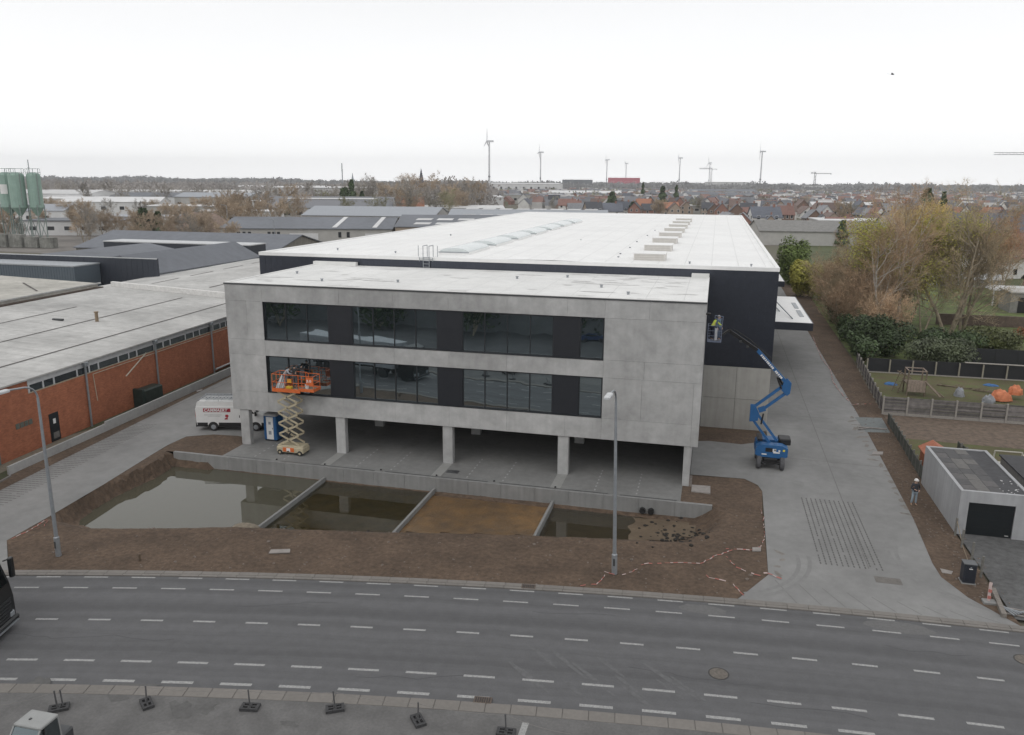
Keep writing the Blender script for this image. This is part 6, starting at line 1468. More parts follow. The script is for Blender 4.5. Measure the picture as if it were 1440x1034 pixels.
cp = thing('carport', 'open carport with a flat white roof behind the grey outbuilding', 'carport', (88,102,0))
MB().box(82,98,99,106,2.6,2.8).build('roof', M_far, cp)
for x in (82.3,87,92,97.6): MB().box(x-.1,x+.1,99.2,99.4,0,2.6).build('post', M_white, cp)
gh = thing('greenhouse', 'low pale greenhouse roof behind the tall trees on the right', 'greenhouse', (84,128,0))
MB().box(78,92,126,131,0,1.6).build('walls', M_lgw, gh); MB().extr([(126,1.6),(128.5,2.5),(131,1.6)], 'x', 77.8, 92.2).build('roof', mat('greenhouse_roof', (.5,.52,.53), .4), gh)
lb2 = thing('garden_sheds', 'pale flat garden shed seen through the trunks of the tall trees', 'shed', (66,112,0))
MB().box(62,71,110,115,0,1.9).build('walls', M_lgw, lb2); MB().box(61.8,71.2,109.8,115.2,1.9,2.1).build('roof', M_far, lb2)
# far town too far to tell apart
tw = {}
for nm in ('brick_town','slate_town','pale_town'): tw[nm] = MB()
for i in range(2600):
    dd = r2.uniform(600,1600); a = r2.uniform(-.42,.42); x = camx+math.sin(a)*dd; y = camy+math.cos(a)*dd
    if a < -.22 and dd < 1000: continue
    L_, W_, ze, zr = r2.choice(SZ); c, s = math.cos(r2.uniform(0,PI)), math.sin(r2.uniform(0,PI)); a_, b_ = L_/2, W_/2
    th = r2.uniform(0,PI); c, s = math.cos(th), math.sin(th)
    R_ = lambda u, v, z: (x+u*c-v*s, y+u*s+v*c, z)
    tw[r2.choice(('brick_town','pale_town','pale_town','pale_town'))].add([R_(-a_,-b_,0),R_(a_,-b_,0),R_(a_,b_,0),R_(-a_,b_,0),R_(-a_,-b_,ze),R_(a_,-b_,ze),R_(a_,b_,ze),R_(-a_,b_,ze)], [(0,1,5,4),(1,2,6,5),(2,3,7,6),(3,0,4,7)])
    tw[r2.choice(('brick_town','slate_town','slate_town','pale_town'))].add([R_(-a_,-b_,ze),R_(a_,-b_,ze),R_(a_,b_,ze),R_(-a_,b_,ze),R_(-a_,0,zr),R_(a_,0,zr)], [(0,1,5,4),(2,3,4,5),(1,2,5),(3,0,4)])
for nm, c_ in (('brick_town',(.25,.16,.14)),('slate_town',(.18,.185,.20)),('pale_town',(.50,.49,.48))):
    tag(tw[nm].build('far_town', mat(nm, c_, .9, .2, .05)), 'hazy far houses melting together behind the village', 'town', kind='stuff')

def polar(px_, d):
    a = math.atan((px_-720)/1121.4)-.2455; return (camx+math.sin(a)*d, camy+math.cos(a)*d)
# church spires, red and white hall, factories, turbines, cranes
def church(x, y, H, lb, m1, m2, w_=6):
    t = thing('church', lb, 'church', (x,y,0), .4, 'church towers on the horizon')
    MB().box(-w_/2,w_/2,-w_/2,w_/2,0,H*.52).build('tower', m1, t, world=False)
    m = MB(); k_ = w_*.48; m.add([(-k_,-k_,H*.52),(k_,-k_,H*.52),(k_,k_,H*.52),(-k_,k_,H*.52),(0,0,H)], [(0,1,4),(1,2,4),(2,3,4),(3,0,4)]); m.build('spire', m2, t, world=False)
    MB().box(-w_*.9,w_*.9,w_/2,w_*4,0,H*.22).extr([(-w_*.9,H*.22),(w_*.9,H*.22),(0,H*.36)], 'y', w_/2, w_*4).build('nave', m1, t, world=False)
    for s in (-1,1): MB().box(s*w_*.2-.5,s*w_*.2+.5,-w_/2-.05,-w_/2,H*.38,H*.47).build('belfry_opening', M_black, t, world=False)
church(*polar(594,760),32,'brown brick church tower with a dark pointed spire left of centre on the horizon',WM['brown brick'],mat('spire_slate',(.07,.08,.105),.6),6)
church(*polar(500,1150),31,'pale slender church spire behind the dark evergreens on the horizon',mat('pale_tower',(.33,.34,.36),.8),mat('pale_spire',(.30,.33,.36),.8),5)
rdh = thing('red_white_hall', 'far red and white patterned industrial hall on the horizon in the middle', 'building', (-300,2950,0), .1)
MB().box(-58,58,0,80,0,36).build('walls', M_far, rdh, world=False); MB().box(-58,58,-.4,0,14,36).build('red_front', mat('hall_red', (.45,.03,.07), .6), rdh, world=False)
m = MB(); 
for i in range(24):
    x = -52+i*4.4; m.bar((x,-.6,18+3*(i%3)),(x+2.4,-.6,22+3*(i%2)),.8,.8)
m.build('white_pattern', M_white, rdh, world=False)
MB().box(2,58,-14,-1,0,14).build('grey_annex', M_slate, rdh, world=False)
for i, (x, y, L_, h, lb) in enumerate(((-560,1900,70,20,'leftmost white far tank block on the horizon'),(-440,1950,60,18,'white far tank block right of the tall turbine'),(-380,2400,90,26,'grey industrial block on the horizon behind the tank blocks'),(-60,2600,260,16,'long pale far hall on the horizon under the middle turbine'),(60,2400,120,22,'long grey far hall on the horizon left of the thin crane'),(300,2300,90,14,'pale far hall on the horizon left of the tall trees'))):
    t = thing('far_factory', lb, 'building', (x,y,0), .1, 'pale factories on the horizon'); MB().box(-L_/2,L_/2,0,40,0,h).build('walls', M_far if i != 2 else M_slate, t, world=False)
    m = MB()
    for k in range(6): m.box(-L_/2+L_*(k+.2)/6,-L_/2+L_*(k+.7)/6,-.3,0,h*.4,h*.6)
    m.build('window_band', M_slate, t, world=False); MB().box(-L_/2-.5,L_/2+.5,-.5,40.5,h,h+.8).build('roof', M_lgw, t, world=False)
M_tur = mat('turbine_grey', (.64,.65,.67), .6)
TUR = [(-424.7,1579,100,.05,'tallest and leftmost wind turbine'),(-450.7,2201,100,.3,'second wind turbine from the left'),(-366.8,2972,100,.2,'third wind turbine from the left'),(-360.4,3560,100,.9,'wind turbine just behind the red and white hall'),
       (-92.9,2743,100,1.0,'third wind turbine from the right'),(-3.3,3431,100,.15,'second wind turbine from the right with one long raised blade'),(140.4,2173,100,.5,'rightmost wind turbine')]
for i, (x, y, hh, ph, lb) in enumerate(TUR):
    t = thing('wind_turbine', lb+' on the horizon', 'wind turbine', (x,y,0), (.5 if i == 5 else 0), 'wind turbines on the horizon')
    lathe([(2.4,0),(2.0,40),(1.9,40),(1.5,hh-2)], 12).build('tower', M_tur, t, world=False)
    lathe([(2.45,28),(2.42,31)], 12).build('dark_band', M_slate, t, world=False)
    MB().cbox(-4,9,-1.8,1.8,hh-2,hh+2,.6).build('nacelle', M_tur, t, world=False)
    lathe([(1.6,-6.5),(1.8,-4)], 10, 'x', (0,0,hh)).build('hub', M_tur, t, world=False)
    for b in range(3):
        an = ph+b*2*PI/3; d_ = Vector((0, math.sin(an), math.cos(an))); L_ = 26
        n2 = Vector((0, math.cos(an), -math.sin(an))); c0 = Vector((-5.2,0,hh))
        m = MB(); vs = []
        for s, wd, tk in ((1.5,.9,.9),(8,1.7,.6),(L_,.35,.2)):
            c = c0+d_*s
            vs += [tuple(c+n2*wd+Vector((tk,0,0))), tuple(c-n2*wd+Vector((tk*.3,0,0))), tuple(c-n2*wd-Vector((tk*.3,0,0))), tuple(c+n2*wd-Vector((tk,0,0)))]
        m.add(vs, [(0,1,5,4),(1,2,6,5),(2,3,7,6),(3,0,4,7),(4,5,9,8),(5,6,10,9),(6,7,11,10),(7,4,8,11),(8,9,10,11),(3,2,1,0)]); m.build('blade', M_tur, t, world=False)
def crane(x, y, H, jl, cl, rz, lb, r=.5, lattice=False):
    t = thing('tower_crane', lb, 'crane', (x,y,0), rz, 'tower cranes')
    mc = mat('crane_grey', (.22,.22,.23), .6)
    m = MB(); w_ = r*1.6
    for sx in (-1,1):
        for sy in (-1,1): m.bar((sx*w_/2,sy*w_/2,0),(sx*w_/2,sy*w_/2,H+2),r*.35,r*.35)
    for k in range(int(H/ (w_*2))): m.bar((-w_/2,-w_/2,k*w_*2),(w_/2,-w_/2,(k+1)*w_*2),r*.2,r*.2)
    m.build('mast', mc, t, world=False)
    m = MB(); m.bar((-cl,0,H),(-cl+1,0,H),1,1)
    for s in (-1,1): m.bar((-jl,s*r*.6,H),(0,s*r*.6,H),r*.35,r*.35)
    m.bar((-jl,0,H+r*1.4),(0,0,H+r*1.6),r*.35,r*.35)
    for k in range(int(jl/2.5)): m.bar((-k*2.5,r*.6,H),(-k*2.5-1.25,0,H+r*1.5),r*.15,r*.15).bar((-k*2.5-1.25,0,H+r*1.5),(-k*2.5-2.5,-r*.6,H),r*.15,r*.15)
    m.build('jib', mc, t, world=False)
    MB().bar((0,0,H),(cl,0,H),r*1.2,r*.6).build('counter_jib', mc, t, world=False); MB().box(cl-2,cl,-.8,.8,H-2.2,H).build('counterweight', mat('cw', (.3,.3,.3), .8), t, world=False)
    MB().bar((0,0,H),(0,0,H+4),.5,.5).path([(0,0,H+4),(-jl*.6,0,H+r*1.5)],.12,4).path([(0,0,H+4),(cl,0,H)],.12,4).build('tie', mc, t, world=False)
crane(171,318,32,29,12,.06,'grey tower crane jib reaching in from the right edge against the sky',.55)
crane(12,2600,62,38,16,0,'thin grey tower crane among the turbines on the horizon',2.2)
crane(245,1900,42,10,34,.0,'small thin tower crane on the horizon right of the last turbine',2.0)
for x, y, h, lb in ((*polar(486,1000),40,'thin lattice mast left of the pale spire'),(*polar(58,950),38,'thin mast above the trees at the far left')):
    t = thing('mast', lb, 'mast', (x,y,0)); MB().bar((0,0,0),(0,0,h),.9,.9).build('pole', M_galv, t, world=False); MB().bar((-1.2,0,h*.8),(1.2,0,h*.8),.4,.4).build('antenna', M_galv, t, world=False)
bd_ = MB(); c = Vector((51.77, 40.00, 31.05))
bd_.add([tuple(c+Vector(p)) for p in ((-.02,0,0),(.35,.05,.02),(.2,0,-.06),(-.5,.1,.16),(-.25,0,.05),(.1,.25,.22),(.0,0,.05))], [(0,1,2),(0,3,4),(0,4,2),(1,5,6),(0,6,1)])
tag(bd_.build('bird', M_black), 'small dark bird gliding high in the pale sky on the right', 'bird')
# street lamps among the background trees
for i, (x, y, h) in enumerate(((-178,196,10),(-129,196,11),(-84,150,9))):
    t = thing('street_lamp', ('grey street lamp in front of the bare trees left of the gravel heap','grey street lamp right of the gravel heap','grey lamp post rising behind the slate hall')[i], 'street lamp', (x,y,0), group='background street lamps')
    MB().tube((0,0,0),(0,0,h),.12,.08,6).build('pole', M_galv, t, world=False); MB().path([(0,0,h),(-.6,0,h+.5),(-2.2,0,h+.6)],.08,5).build('arm', M_galv, t, world=False)

# ================================================================== BEHIND THE CAMERA (seen mirrored in the office windows)
shed('opposite_hall', 'large grey hall across the road, mirrored in the upper office windows', 'building', (-75,-98), (1,.05), 150, 32, 6.5, 9.5, mat('opp_wall', (.16,.165,.17), .8, .1, .5), mat('opp_roof', (.35,.36,.37), .8), [('window',8+i*9,12+i*9,2.5,5,M_far) for i in range(13)])
def car(x, y, rz, c, lb):
    t = thing('parked_car', lb, 'car', (x,y,0), rz, 'cars parked in the lot across the road')
    p = [(-2.1,.35),(-2.15,.85),(-1.7,.98),(-1.2,1.42),(.35,1.45),(1.05,.98),(1.95,.85),(2.1,.6),(2.1,.35)]
    MB().extr(p, 'y', -.85, .85).build('body', mat('car_%d' % int(c[0]*100+c[2]*10), c, .3, .03), t, world=False)
    for s in (-1,1): MB().extr([(-1.45,1.0),(-1.1,1.36),(.3,1.38),(.85,1.0)], 'y', s*.855, s*.865).build('side_window', M_cglass, t, world=False)
    MB().add([(.42,-.75,1.44),(.42,.75,1.44),(1.08,.78,1.0),(1.08,-.78,1.0)],[(0,1,2,3)]).build('windscreen', M_cglass, t, world=False)
    for wx in (-1.3,1.3):
        for wy in (-.87,.67): lathe([(.28,0),(.32,.02),(.32,.18),(.28,.2)], 14, 'y', (wx,wy,.32)).build('wheel', M_rubber, t, world=False)
    for s in (-1,1): MB().box(2.06,2.13,s*.6-.16,s*.6+.16,.62,.76).build('headlight', M_white, t, world=False)
car(-2.5,-33.2,.3,(.45,.46,.48),'silver car parked across the road, mirrored in the lower windows'); car(-7.5,-35,.3,(.02,.02,.025),'black car parked beside the silver one across the road'); car(3.5,-36.6,.25,(.12,.13,.14),'grey car parked behind the silver car across the road')
car(20,-58,.1,(.03,.05,.12),'dark blue car parked far behind the camera')

patch('opposite_ground', [(-60,-64),(-60,-40),(-8,-38.5),(24,-41),(60,-48),(60,-66)], .012, mat('opposite_asphalt', (.085,.086,.09), .9, .15, 2, stain=.3))

# ================================================================== TREES
def grow(seed, H, R, trunk_h=.18, stems=1, lev=4, tw_w=.035, dens=1.0, up=.5, lean=0, thick=1.0):
    """returns (trunk mesh, twig mesh, tips)"""
    r = random.Random(seed); T = MB(); W = MB(); tips = []
    def blade(p, d, L, w_):
        q = p+d*L+Vector((r.uniform(-.1,.1), r.uniform(-.1,.1), r.uniform(-.05,.1)))*L; s = d.cross(Vector((r.uniform(-1,1), r.uniform(-1,1), r.uniform(-1,1))))
        if s.length < 1e-3: return
        s.normalize(); s *= w_/2; W.add([p-s, p+s, q+s*.25, q-s*.25], [(0,1,2,3)])
    def br(p, d, L, rad, l):
        n = 4 if l < 2 else 3; seg = L/n; pts = [p]; cur = p; dd = d.copy()
        for i in range(n):
            dd = (dd+Vector((r.uniform(-.16,.16), r.uniform(-.16,.16), r.uniform(-.08,.14)+(.05*up))) ).normalized(); nx = cur+dd*seg
            r0 = rad*(1-.75*i/n); r1 = rad*(1-.75*(i+1)/n)
            if l <= 2: T.tube(cur, nx, r0, r1, 6 if l == 0 else 4 if l == 1 else 3, False)
            else: blade(cur, (nx-cur).normalized(), seg*1.05, max(tw_w, r0*2))
            pts.append(nx); cur = nx
        if l >= lev: tips.append(cur); return
        k = int((7 if l == 0 else 6 if l == 1 else 5)*dens+r.random())
        for i in range(k):
            t_ = (trunk_h if l == 0 else .2)+(1-(trunk_h if l == 0 else .2))*(i+r.random())/k; t_ = min(t_, .999); j = int(t_*n); f = t_*n-j
            b0 = pts[j].lerp(pts[j+1], f); ax = (pts[j+1]-pts[j]).normalized()
            az = r.uniform(0, 2*PI); o1 = ax.orthogonal().normalized(); o2 = ax.cross(o1); out = o1*math.cos(az)+o2*math.sin(az)
            sp = r.uniform(.5,.95) if l == 0 else r.uniform(.45,.9)
            nd = (ax*(1-sp*.55)+out*sp+Vector((0,0,up*.35))).normalized()
            ll = L*(.62-.22*t_ if l == 0 else .62-.2*t_)*r.uniform(.75,1.15)
            br(b0, nd, ll, rad*(.50 if l == 0 else .5)*(1-.4*t_), l+1)
        # fine twigs along the way
        if l >= 2:
            for i in range(int(4*dens)):
                t_ = r.random()*.98; j = int(t_*n); b0 = pts[j].lerp(pts[j+1], t_*n-j); nd = (Vector((r.gauss(0,1), r.gauss(0,1), r.gauss(.4,.8)))).normalized(); blade(b0, nd, L*.35*r.uniform(.6,1.3), tw_w)
    for s in range(stems):
        a = 2*PI*s/stems+r.uniform(0,1); d = Vector((math.cos(a)*(R/H)*(.5 if stems > 1 else .04)+lean, math.sin(a)*(R/H)*(.5 if stems > 1 else .04), 1)).normalized()
        br(Vector((math.cos(a)*.25*(stems > 1), math.sin(a)*.25*(stems > 1), -.2)), d, H*(.80 if stems == 1 else .78)*(r.uniform(.85,1.0) if s else 1), H*.014*thick*(1 if stems == 1 else .7), 0)
    return T, W, tips
def leaves(tips, n, rad, size, seed, flat=.6):
    r = random.Random(seed); m = MB()
    for i in range(n):
        c = r.choice(tips)+Vector((r.gauss(0,rad), r.gauss(0,rad), r.gauss(0,rad*.8))); a = Vector((r.gauss(0,1), r.gauss(0,1), r.gauss(0,flat))).normalized(); b = a.orthogonal().normalized()*size*r.uniform(.5,1.2); c2 = a*size*r.uniform(.5,1.2)
        m.add([c-b, c-c2*.4, c+b, c+c2], [(0,1,2,3)])
    return m
def tree(name, lab, cat, loc, gr, mb_, mt_, group=None, leaf=None, rz=0):
    T, W, tips = gr; t = thing(name, lab, cat, loc, rz, group)
    T.build('trunk', mb_, t, world=False); W.build('crown', mt_, t, world=False)
    if leaf: leaves(tips, leaf[0], leaf[1], leaf[2], 5).build('leaves', leaf[3], t, world=False)
    return t
def bush(name, lab, cat, loc, rx, ry, rz_, n, size, m_, seed, group=None, mstem=None):
    r = random.Random(seed); t = thing(name, lab, cat, loc, 0, group); lobes = []
    for i in range(11):
        a = r.uniform(0,2*PI); q = r.uniform(.1,.62); lobes.append((math.cos(a)*q*rx, math.sin(a)*q*ry, rz_*r.uniform(.3,.68), r.uniform(.34,.55)))
    m = MB()
    for i in range(n):
        L_ = r.choice(lobes); d = Vector((r.gauss(0,1), r.gauss(0,1), r.gauss(.25,1))).normalized(); k_ = L_[3]*(r.random()**.25)
        c = Vector((L_[0]+d.x*rx*k_, L_[1]+d.y*ry*k_, L_[2]+d.z*rz_*k_*.8))
        if c.z < .05: c.z = r.uniform(.05,.5)
        nn = (d+Vector((r.gauss(0,.5), r.gauss(0,.5), r.gauss(.2,.5)))).normalized(); a = nn.orthogonal().normalized(); b = nn.cross(a); th = r.uniform(0,2*PI)
        a, b = a*math.cos(th)+b*math.sin(th), b*math.cos(th)-a*math.sin(th); s = size*r.uniform(.6,1.3)
        m.add([c-a*s*.45, c+b*s*.9, c+a*s*.45, c-b*s*.7], [(0,1,2,3)])
    m.build('foliage', m_, t, world=False)
    s_ = MB()
    for i in range(6):
        L_ = lobes[i]; s_.tube((0,0,0),(L_[0],L_[1],L_[2]*.9),.09,.03,5,False)
    s_.build('stems', M_bark, t, world=False)
    return t

# the tall trees on the right
tree('bare_tree', 'tallest bare tree on the right, wide brown crown breaking the horizon', 'tree', (67.2,66.5,0), grow(21, 20.3, 12.5, .16, 3, 4, .035, 1.08, .5, 0, 1.25), M_bark, M_twig, 'tall trees on the right')
tree('bare_tree', 'second tall bare tree with leaning limbs, right of the tallest one', 'tree', (69.8,69.5,0), grow(22, 17.0, 10, .16, 3, 4, .035, 1.05, .4, .1, 1.25), M_bark, M_twig, 'tall trees on the right')
tree('bare_tree', 'bare tree of middle height in front of the yellow green one', 'tree', (63.9,66,0), grow(23, 13, 9, .15, 2, 4, .035, 1.1, .45), M_bark, M_twig, 'tall trees on the right')
tree('leafing_tree', 'tree coming into yellow green leaf between the birches and the tallest tree', 'tree', (62.8,70.5,0), grow(24, 15.0, 9, .2, 2, 4, .04, 1.2, .4), M_bark, M_twig, 'tall trees on the right', (30000,.9,.14,M_leafy))
tree('leafing_tree', 'slim tree with fresh ochre green leaves rising behind the birches', 'tree', (63.5,88,0), grow(25, 17.0, 7, .3, 1, 4, .04, 1.1, .5), M_bark, M_twig, 'tall trees on the right', (24000,.8,.15,mat('ochre_leaves',(.48,.36,.11),.8,.3,.5)))
for i, (x, y, h, sd, lb) in enumerate(((57.6,62,15.5,31,'leftmost white stemmed birch beside the dark rhododendron'),(60.6,66,18,32,'white stemmed birch in the middle of the birch group'),(59.8,73,19,33,'tall birch with pale stem reaching up to the village roofs'),(57.2,78,14,34,'leaning birch with reddish twigs at the back of the boundary'))):
    tree('birch_tree', lb, 'tree', (x,y,0), grow(sd, h, 4.5, .25, 1, 4, .035, 1.15, .55, (.0,.08,-.05,-.12)[i]), M_birch, M_twigr, 'birches on the boundary')
for i, (x, y, h, sd, st, mt_, lb) in enumerate(((53.6,64,8,41,5,M_twigr,'reddish bare shrub beside the dark hedge, nearest the canopy'),(54.5,72,9.5,42,5,M_twig,'bare brown shrub second from the front along the boundary'),(54.6,81,9,43,5,M_twigr,'reddish bare shrub third from the front along the boundary'),
      (55,92,10,44,5,M_twig,'grey brown bare shrub near the warehouse far corner'),(57.5,68,10,45,4,M_twigr,'bare shrub with copper twigs in front of the birches'),(60,84,11,46,4,M_twig,'spreading bare shrub behind the birches'),(56.8,56.5,7,47,5,M_twigr,'copper coloured bare shrub above the rhododendron'))):
    tree('bare_shrub', lb, 'shrub', (x,y,0), grow(sd, h, h*.75, .1, st, 3, .04, 1.5, .4, 0, .7), M_bark, mt_, 'bare shrubs on the boundary')
for i, (x, y, rx, rz_, m_, lb) in enumerate(((51.2,118,4.4,9.8,M_leafg,'round green bush at the far right corner of the warehouse'),(52.0,101,3.8,7.4,M_leafy,'bright yellow green bush in front of the round green one'),(56.2,98,4.0,7.0,M_leafy,'yellow green bush beside the bare shrubs'))):
    bush('green_bush', lb, 'bush', (x,y,0), rx, rx, rz_, 7500, .32, m_, 60+i, 'green bushes behind the warehouse')
bush('rhododendron', 'large dark green rhododendron at the head of the slatted fence', 'bush', (55.2,49.5,0), 4.3, 3.6, 5.2, 11000, .20, M_leafd, 71)
bush('rhododendron', 'wide low grey green rhododendron hanging over the black fence', 'bush', (60.8,44.3,0), 4.9, 2.4, 3.5, 10000, .18, mat('grey_green_leaves',(.095,.115,.06),.6,.35,.6), 72)
bush('rhododendron', 'yellowish green rhododendron behind the second black fence', 'bush', (68.6,56,0), 4.6, 3.2, 3.6, 8000, .20, mat('yellow_green_leaves',(.11,.125,.045),.6,.35,.6), 73)
bush('rhododendron', 'dark bush low between the trunks of the tall trees', 'bush', (63.5,53,0), 4.2, 3.0, 3.0, 6000, .20, M_leafd, 74)
for i in range(9):
    y = 44.5+i*4.6; bush('hedge_shrub', 'dark evergreen hedge shrub, %s from the slatted fence along the soil strip' % ordn(i), 'shrub', (53.0+.12*i,y,0), 1.5, 2.8, 3.0+.5*(i % 3), 1900, .22, M_leafd, 80+i, 'hedge along the soil strip')
bush('copper_hedge', 'clipped copper coloured beech hedge at the right edge', 'hedge', (80,66,0), 6, 1.4, 1.9, 3500, .16, mat('copper_leaves',(.24,.11,.055),.8,.25,.6), 91)
bush('dark_hedge', 'dark green hedge at the right edge below the copper one', 'hedge', (80,60,0), 7, 1.4, 2.2, 3000, .18, M_leafd, 92)
tree('leafing_tree', 'olive green leafing tree cut by the right edge beyond the lawns', 'tree', (106,122,0), grow(26, 15, 8, .2, 3, 4, .045, 1.1, .4), M_bark, M_twig, None, (9000,.8,.16,M_leafy))
tree('leafing_tree', 'tree with rusty orange buds right of the tallest tree', 'tree', (86,110,0), grow(27, 15, 8, .2, 3, 4, .045, 1.1, .4), M_bark, M_twigr, None, (6000,.8,.12,mat('rusty_buds',(.28,.14,.05),.8,.25,.5)))

# prototypes for the trees further away: built once and copied
protos = {}
def proto_tree(kind, seed, H, R, stems, mt_, dens, tw, leaf=None):
    t = tree('bare_tree' if not leaf else 'leafing_tree', 'x', 'tree', (0,0,-500), grow(seed, H, R, .15, stems, 4, tw, dens, .4), M_bark, mt_, None, leaf); protos.setdefault(kind, []).append([t, H, False])
M_twl = mat('pale_brown_twigs', (.45,.36,.27), 1, .25, .12, rand=.15, spec=.1); M_twg = mat('grey_twigs', (.34,.315,.285), 1, .25, .12, rand=.2, spec=.1)
proto_tree('brown', 101, 13, 8, 3, M_twl, 1.1, .075); proto_tree('brown', 102, 12, 8, 2, M_twl, 1.1, .075)
proto_tree('grey', 103, 18, 9, 2, M_twg, 1.0, .10); proto_tree('grey', 104, 17, 8, 1, M_twg, 1.15, .10)
proto_tree('olive', 105, 15, 7, 2, mat('olive_twigs', (.26,.25,.16), 1, .25, .12, rand=.2), 1.0, .10)
def place_tree(kind, x, y, h, lb, group, i):
    p = protos[kind][i % len(protos[kind])]
    if not p[2]: t = p[0]; p[2] = True
    else: t = copy_tree(p[0])
    t.location = (x, y, -.1); s = h/p[1]; t.scale = (s*r2.uniform(.9,1.15), s*r2.uniform(.9,1.15), s); t.rotation_euler = (0, 0, r2.uniform(0,6.28)); t['label'] = lb; t['group'] = group
    return t
k = 0
for x, y, h, lb in ((-172,262,15,'leftmost big pale brown tree above the slate roof'),(-159,240,14,'second big pale brown tree from the left above the slate roof'),(-149,226,14,'pale brown tree in the middle of the big clump behind the gravel heap'),(-147,244,16,'tall pale brown tree at the back of the big clump'),
                    (-134,214,13.5,'pale brown tree with a dark trunk right of the gravel heap'),(-131,232,13,'pale brown tree at the right edge of the big clump'),(-164,222,12,'pale brown tree left in front of the big clump'),(-140,262,15,'pale brown tree behind the right half of the clump'),(-185,285,15,'pale brown tree far behind the left half of the clump')):
    place_tree('brown', x, y, h, lb, 'big pale brown trees on the left', k); k += 1
for x, y, h, lb in ((-176,136,9,'bare tree at the left edge in front of the silos'),(-164,168,10,'bare tree just right of the silos'),(-156,175,9.5,'bare tree between the silos and the gravel heap'),(-150,180,10,'second bare tree between the silos and the gravel heap'),(-147,190,9,'bare tree touching the left foot of the gravel heap'),(-170,200,10,'bare tree behind the tree right of the silos'),(-186,190,11,'bare tree half hidden by the silos'),(-160,196,10,'small bare tree left behind the gravel heap')):
    place_tree('brown', x, y, h, lb, 'smaller bare trees between the silos and the heap', k); k += 1
for i in range(34):
    px_ = 385+i*8.6+r2.uniform(-4,4); d = r2.uniform(400,560); a = math.atan((px_-720)/1121.4)-.2455; x = camx+math.sin(a)*d; y = camy+math.cos(a)*d
    h = d*(r2.uniform(26,40) if px_ < 480 else r2.uniform(34,52))/1121.4
    kd_ = r2.choice(('grey','grey','olive','brown')); place_tree(kd_, x, y, h, '%s tree, %s from left in the wooded belt beyond the workshops' % ({'grey':'bare grey','olive':'olive green','brown':'pale brown'}[kd_], ordn(i)), 'trees of the wooded belt', k); k += 1
vt = sorted((r2.uniform(690,1440), r2.uniform(440,950)) for i in range(55))
for i, (px_, d) in enumerate(vt):
    a = math.atan((px_-720)/1121.4)-.2455; x = camx+math.sin(a)*d; y = camy+math.cos(a)*d
    h = r2.uniform(7,12.5); kd_ = r2.choice(('grey','grey','olive','brown'))
    place_tree(kd_, x, y, h, '%s tree, %s tree from left among the village houses' % ({'grey':'bare grey','olive':'olive green','brown':'pale brown'}[kd_], ordn(i)), 'trees between the houses', k); k += 1
for i in range(22):
    px_ = 8+i*17.5; d = r2.uniform(560,900); a = math.atan((px_-720)/1121.4)-.2455; x = camx+math.sin(a)*d; y = camy+math.cos(a)*d
    place_tree('grey', x, y, r2.uniform(13,19), 'bare grey tree, %s from the left behind the white warehouses' % ordn(i), 'trees behind the white warehouses', k); k += 1
for i, (px_, d) in enumerate(sorted((r2.uniform(0,330), r2.uniform(230,520)) for i in range(34))):
    x, y = polar(px_, d)
    place_tree('brown' if i % 3 else 'grey', x, y, r2.uniform(7,12), '%s tree, %s tree from left on the plain before the white warehouses' % ('pale brown' if i % 3 else 'bare grey', ordn(i)), 'scattered trees on the left plain', k); k += 1
# evergreens
def conifer(x, y, h, w_, lb, seed, col=M_leafd, group='dark evergreens in the distance'):
    t = thing('evergreen_tree', lb, 'tree', (x,y,-.1), 0, group); r = random.Random(seed); m = MB()
    for i in range(900):
        z = r.random()**.8; rr = w_*(1-z*.85)*(.6+.4*math.sin(z*21+seed))*r.uniform(.5,1); a = r.uniform(0,2*PI); c = Vector((rr*math.cos(a), rr*math.sin(a), h*(.08+.92*z))); s = w_*.26*r.uniform(.6,1.2)
        nn = Vector((math.cos(a)+r.gauss(0,.4), math.sin(a)+r.gauss(0,.4), r.gauss(.5,.4))).normalized(); u = nn.orthogonal().normalized(); v = nn.cross(u); m.add([c-u*s, c-v*s*.6, c+u*s, c+v*s], [(0,1,2,3)])
    m.build('crown', col, t, world=False); MB().tube((0,0,0),(0,0,h*.6),w_*.08,w_*.04,6).build('trunk', M_bark, t, world=False)
for i, (px_, d, h, w_, lb) in enumerate(((488,470,15,8,'broad dark evergreen left in the group behind the orange roofed house'),(498,478,20,5,'tall dark evergreen in the group behind the orange roofed house'),(512,470,14,4,'small dark evergreen right in the group behind the orange roofed house'),(467,470,11,1.6,'narrow dark cypress beside the orange roofed house'),
      (856,560,13,7.5,'round dark evergreen among the village roofs in the middle'),(885,500,8,5,'low dark evergreen just above the warehouse roof edge'),(925,600,17,6,'pointed dark evergreen among the village roofs'),(944,640,18,4,'slim dark evergreen beside the pointed one'),(1289,330,18,6,'dark pine rising to the horizon left of the tallest tree'),(1312,380,17,3.5,'small dark pine right of the larger pine'),(1177,290,8,3.5,'small dark conifer in front of the long flat hall'),
      (208,300,10,5,'dark evergreen behind the gravel heap'),(228,300,9,3.5,'smaller dark evergreen behind the gravel heap'),(577,470,14,4,'dark evergreen within the wooded belt'),(898,800,20,4,'narrow far evergreen near the red and white hall'))):
    a = math.atan((px_-720)/1121.4)-.2455; conifer(camx+math.sin(a)*d, camy+math.cos(a)*d, h, w_, lb, i+1)
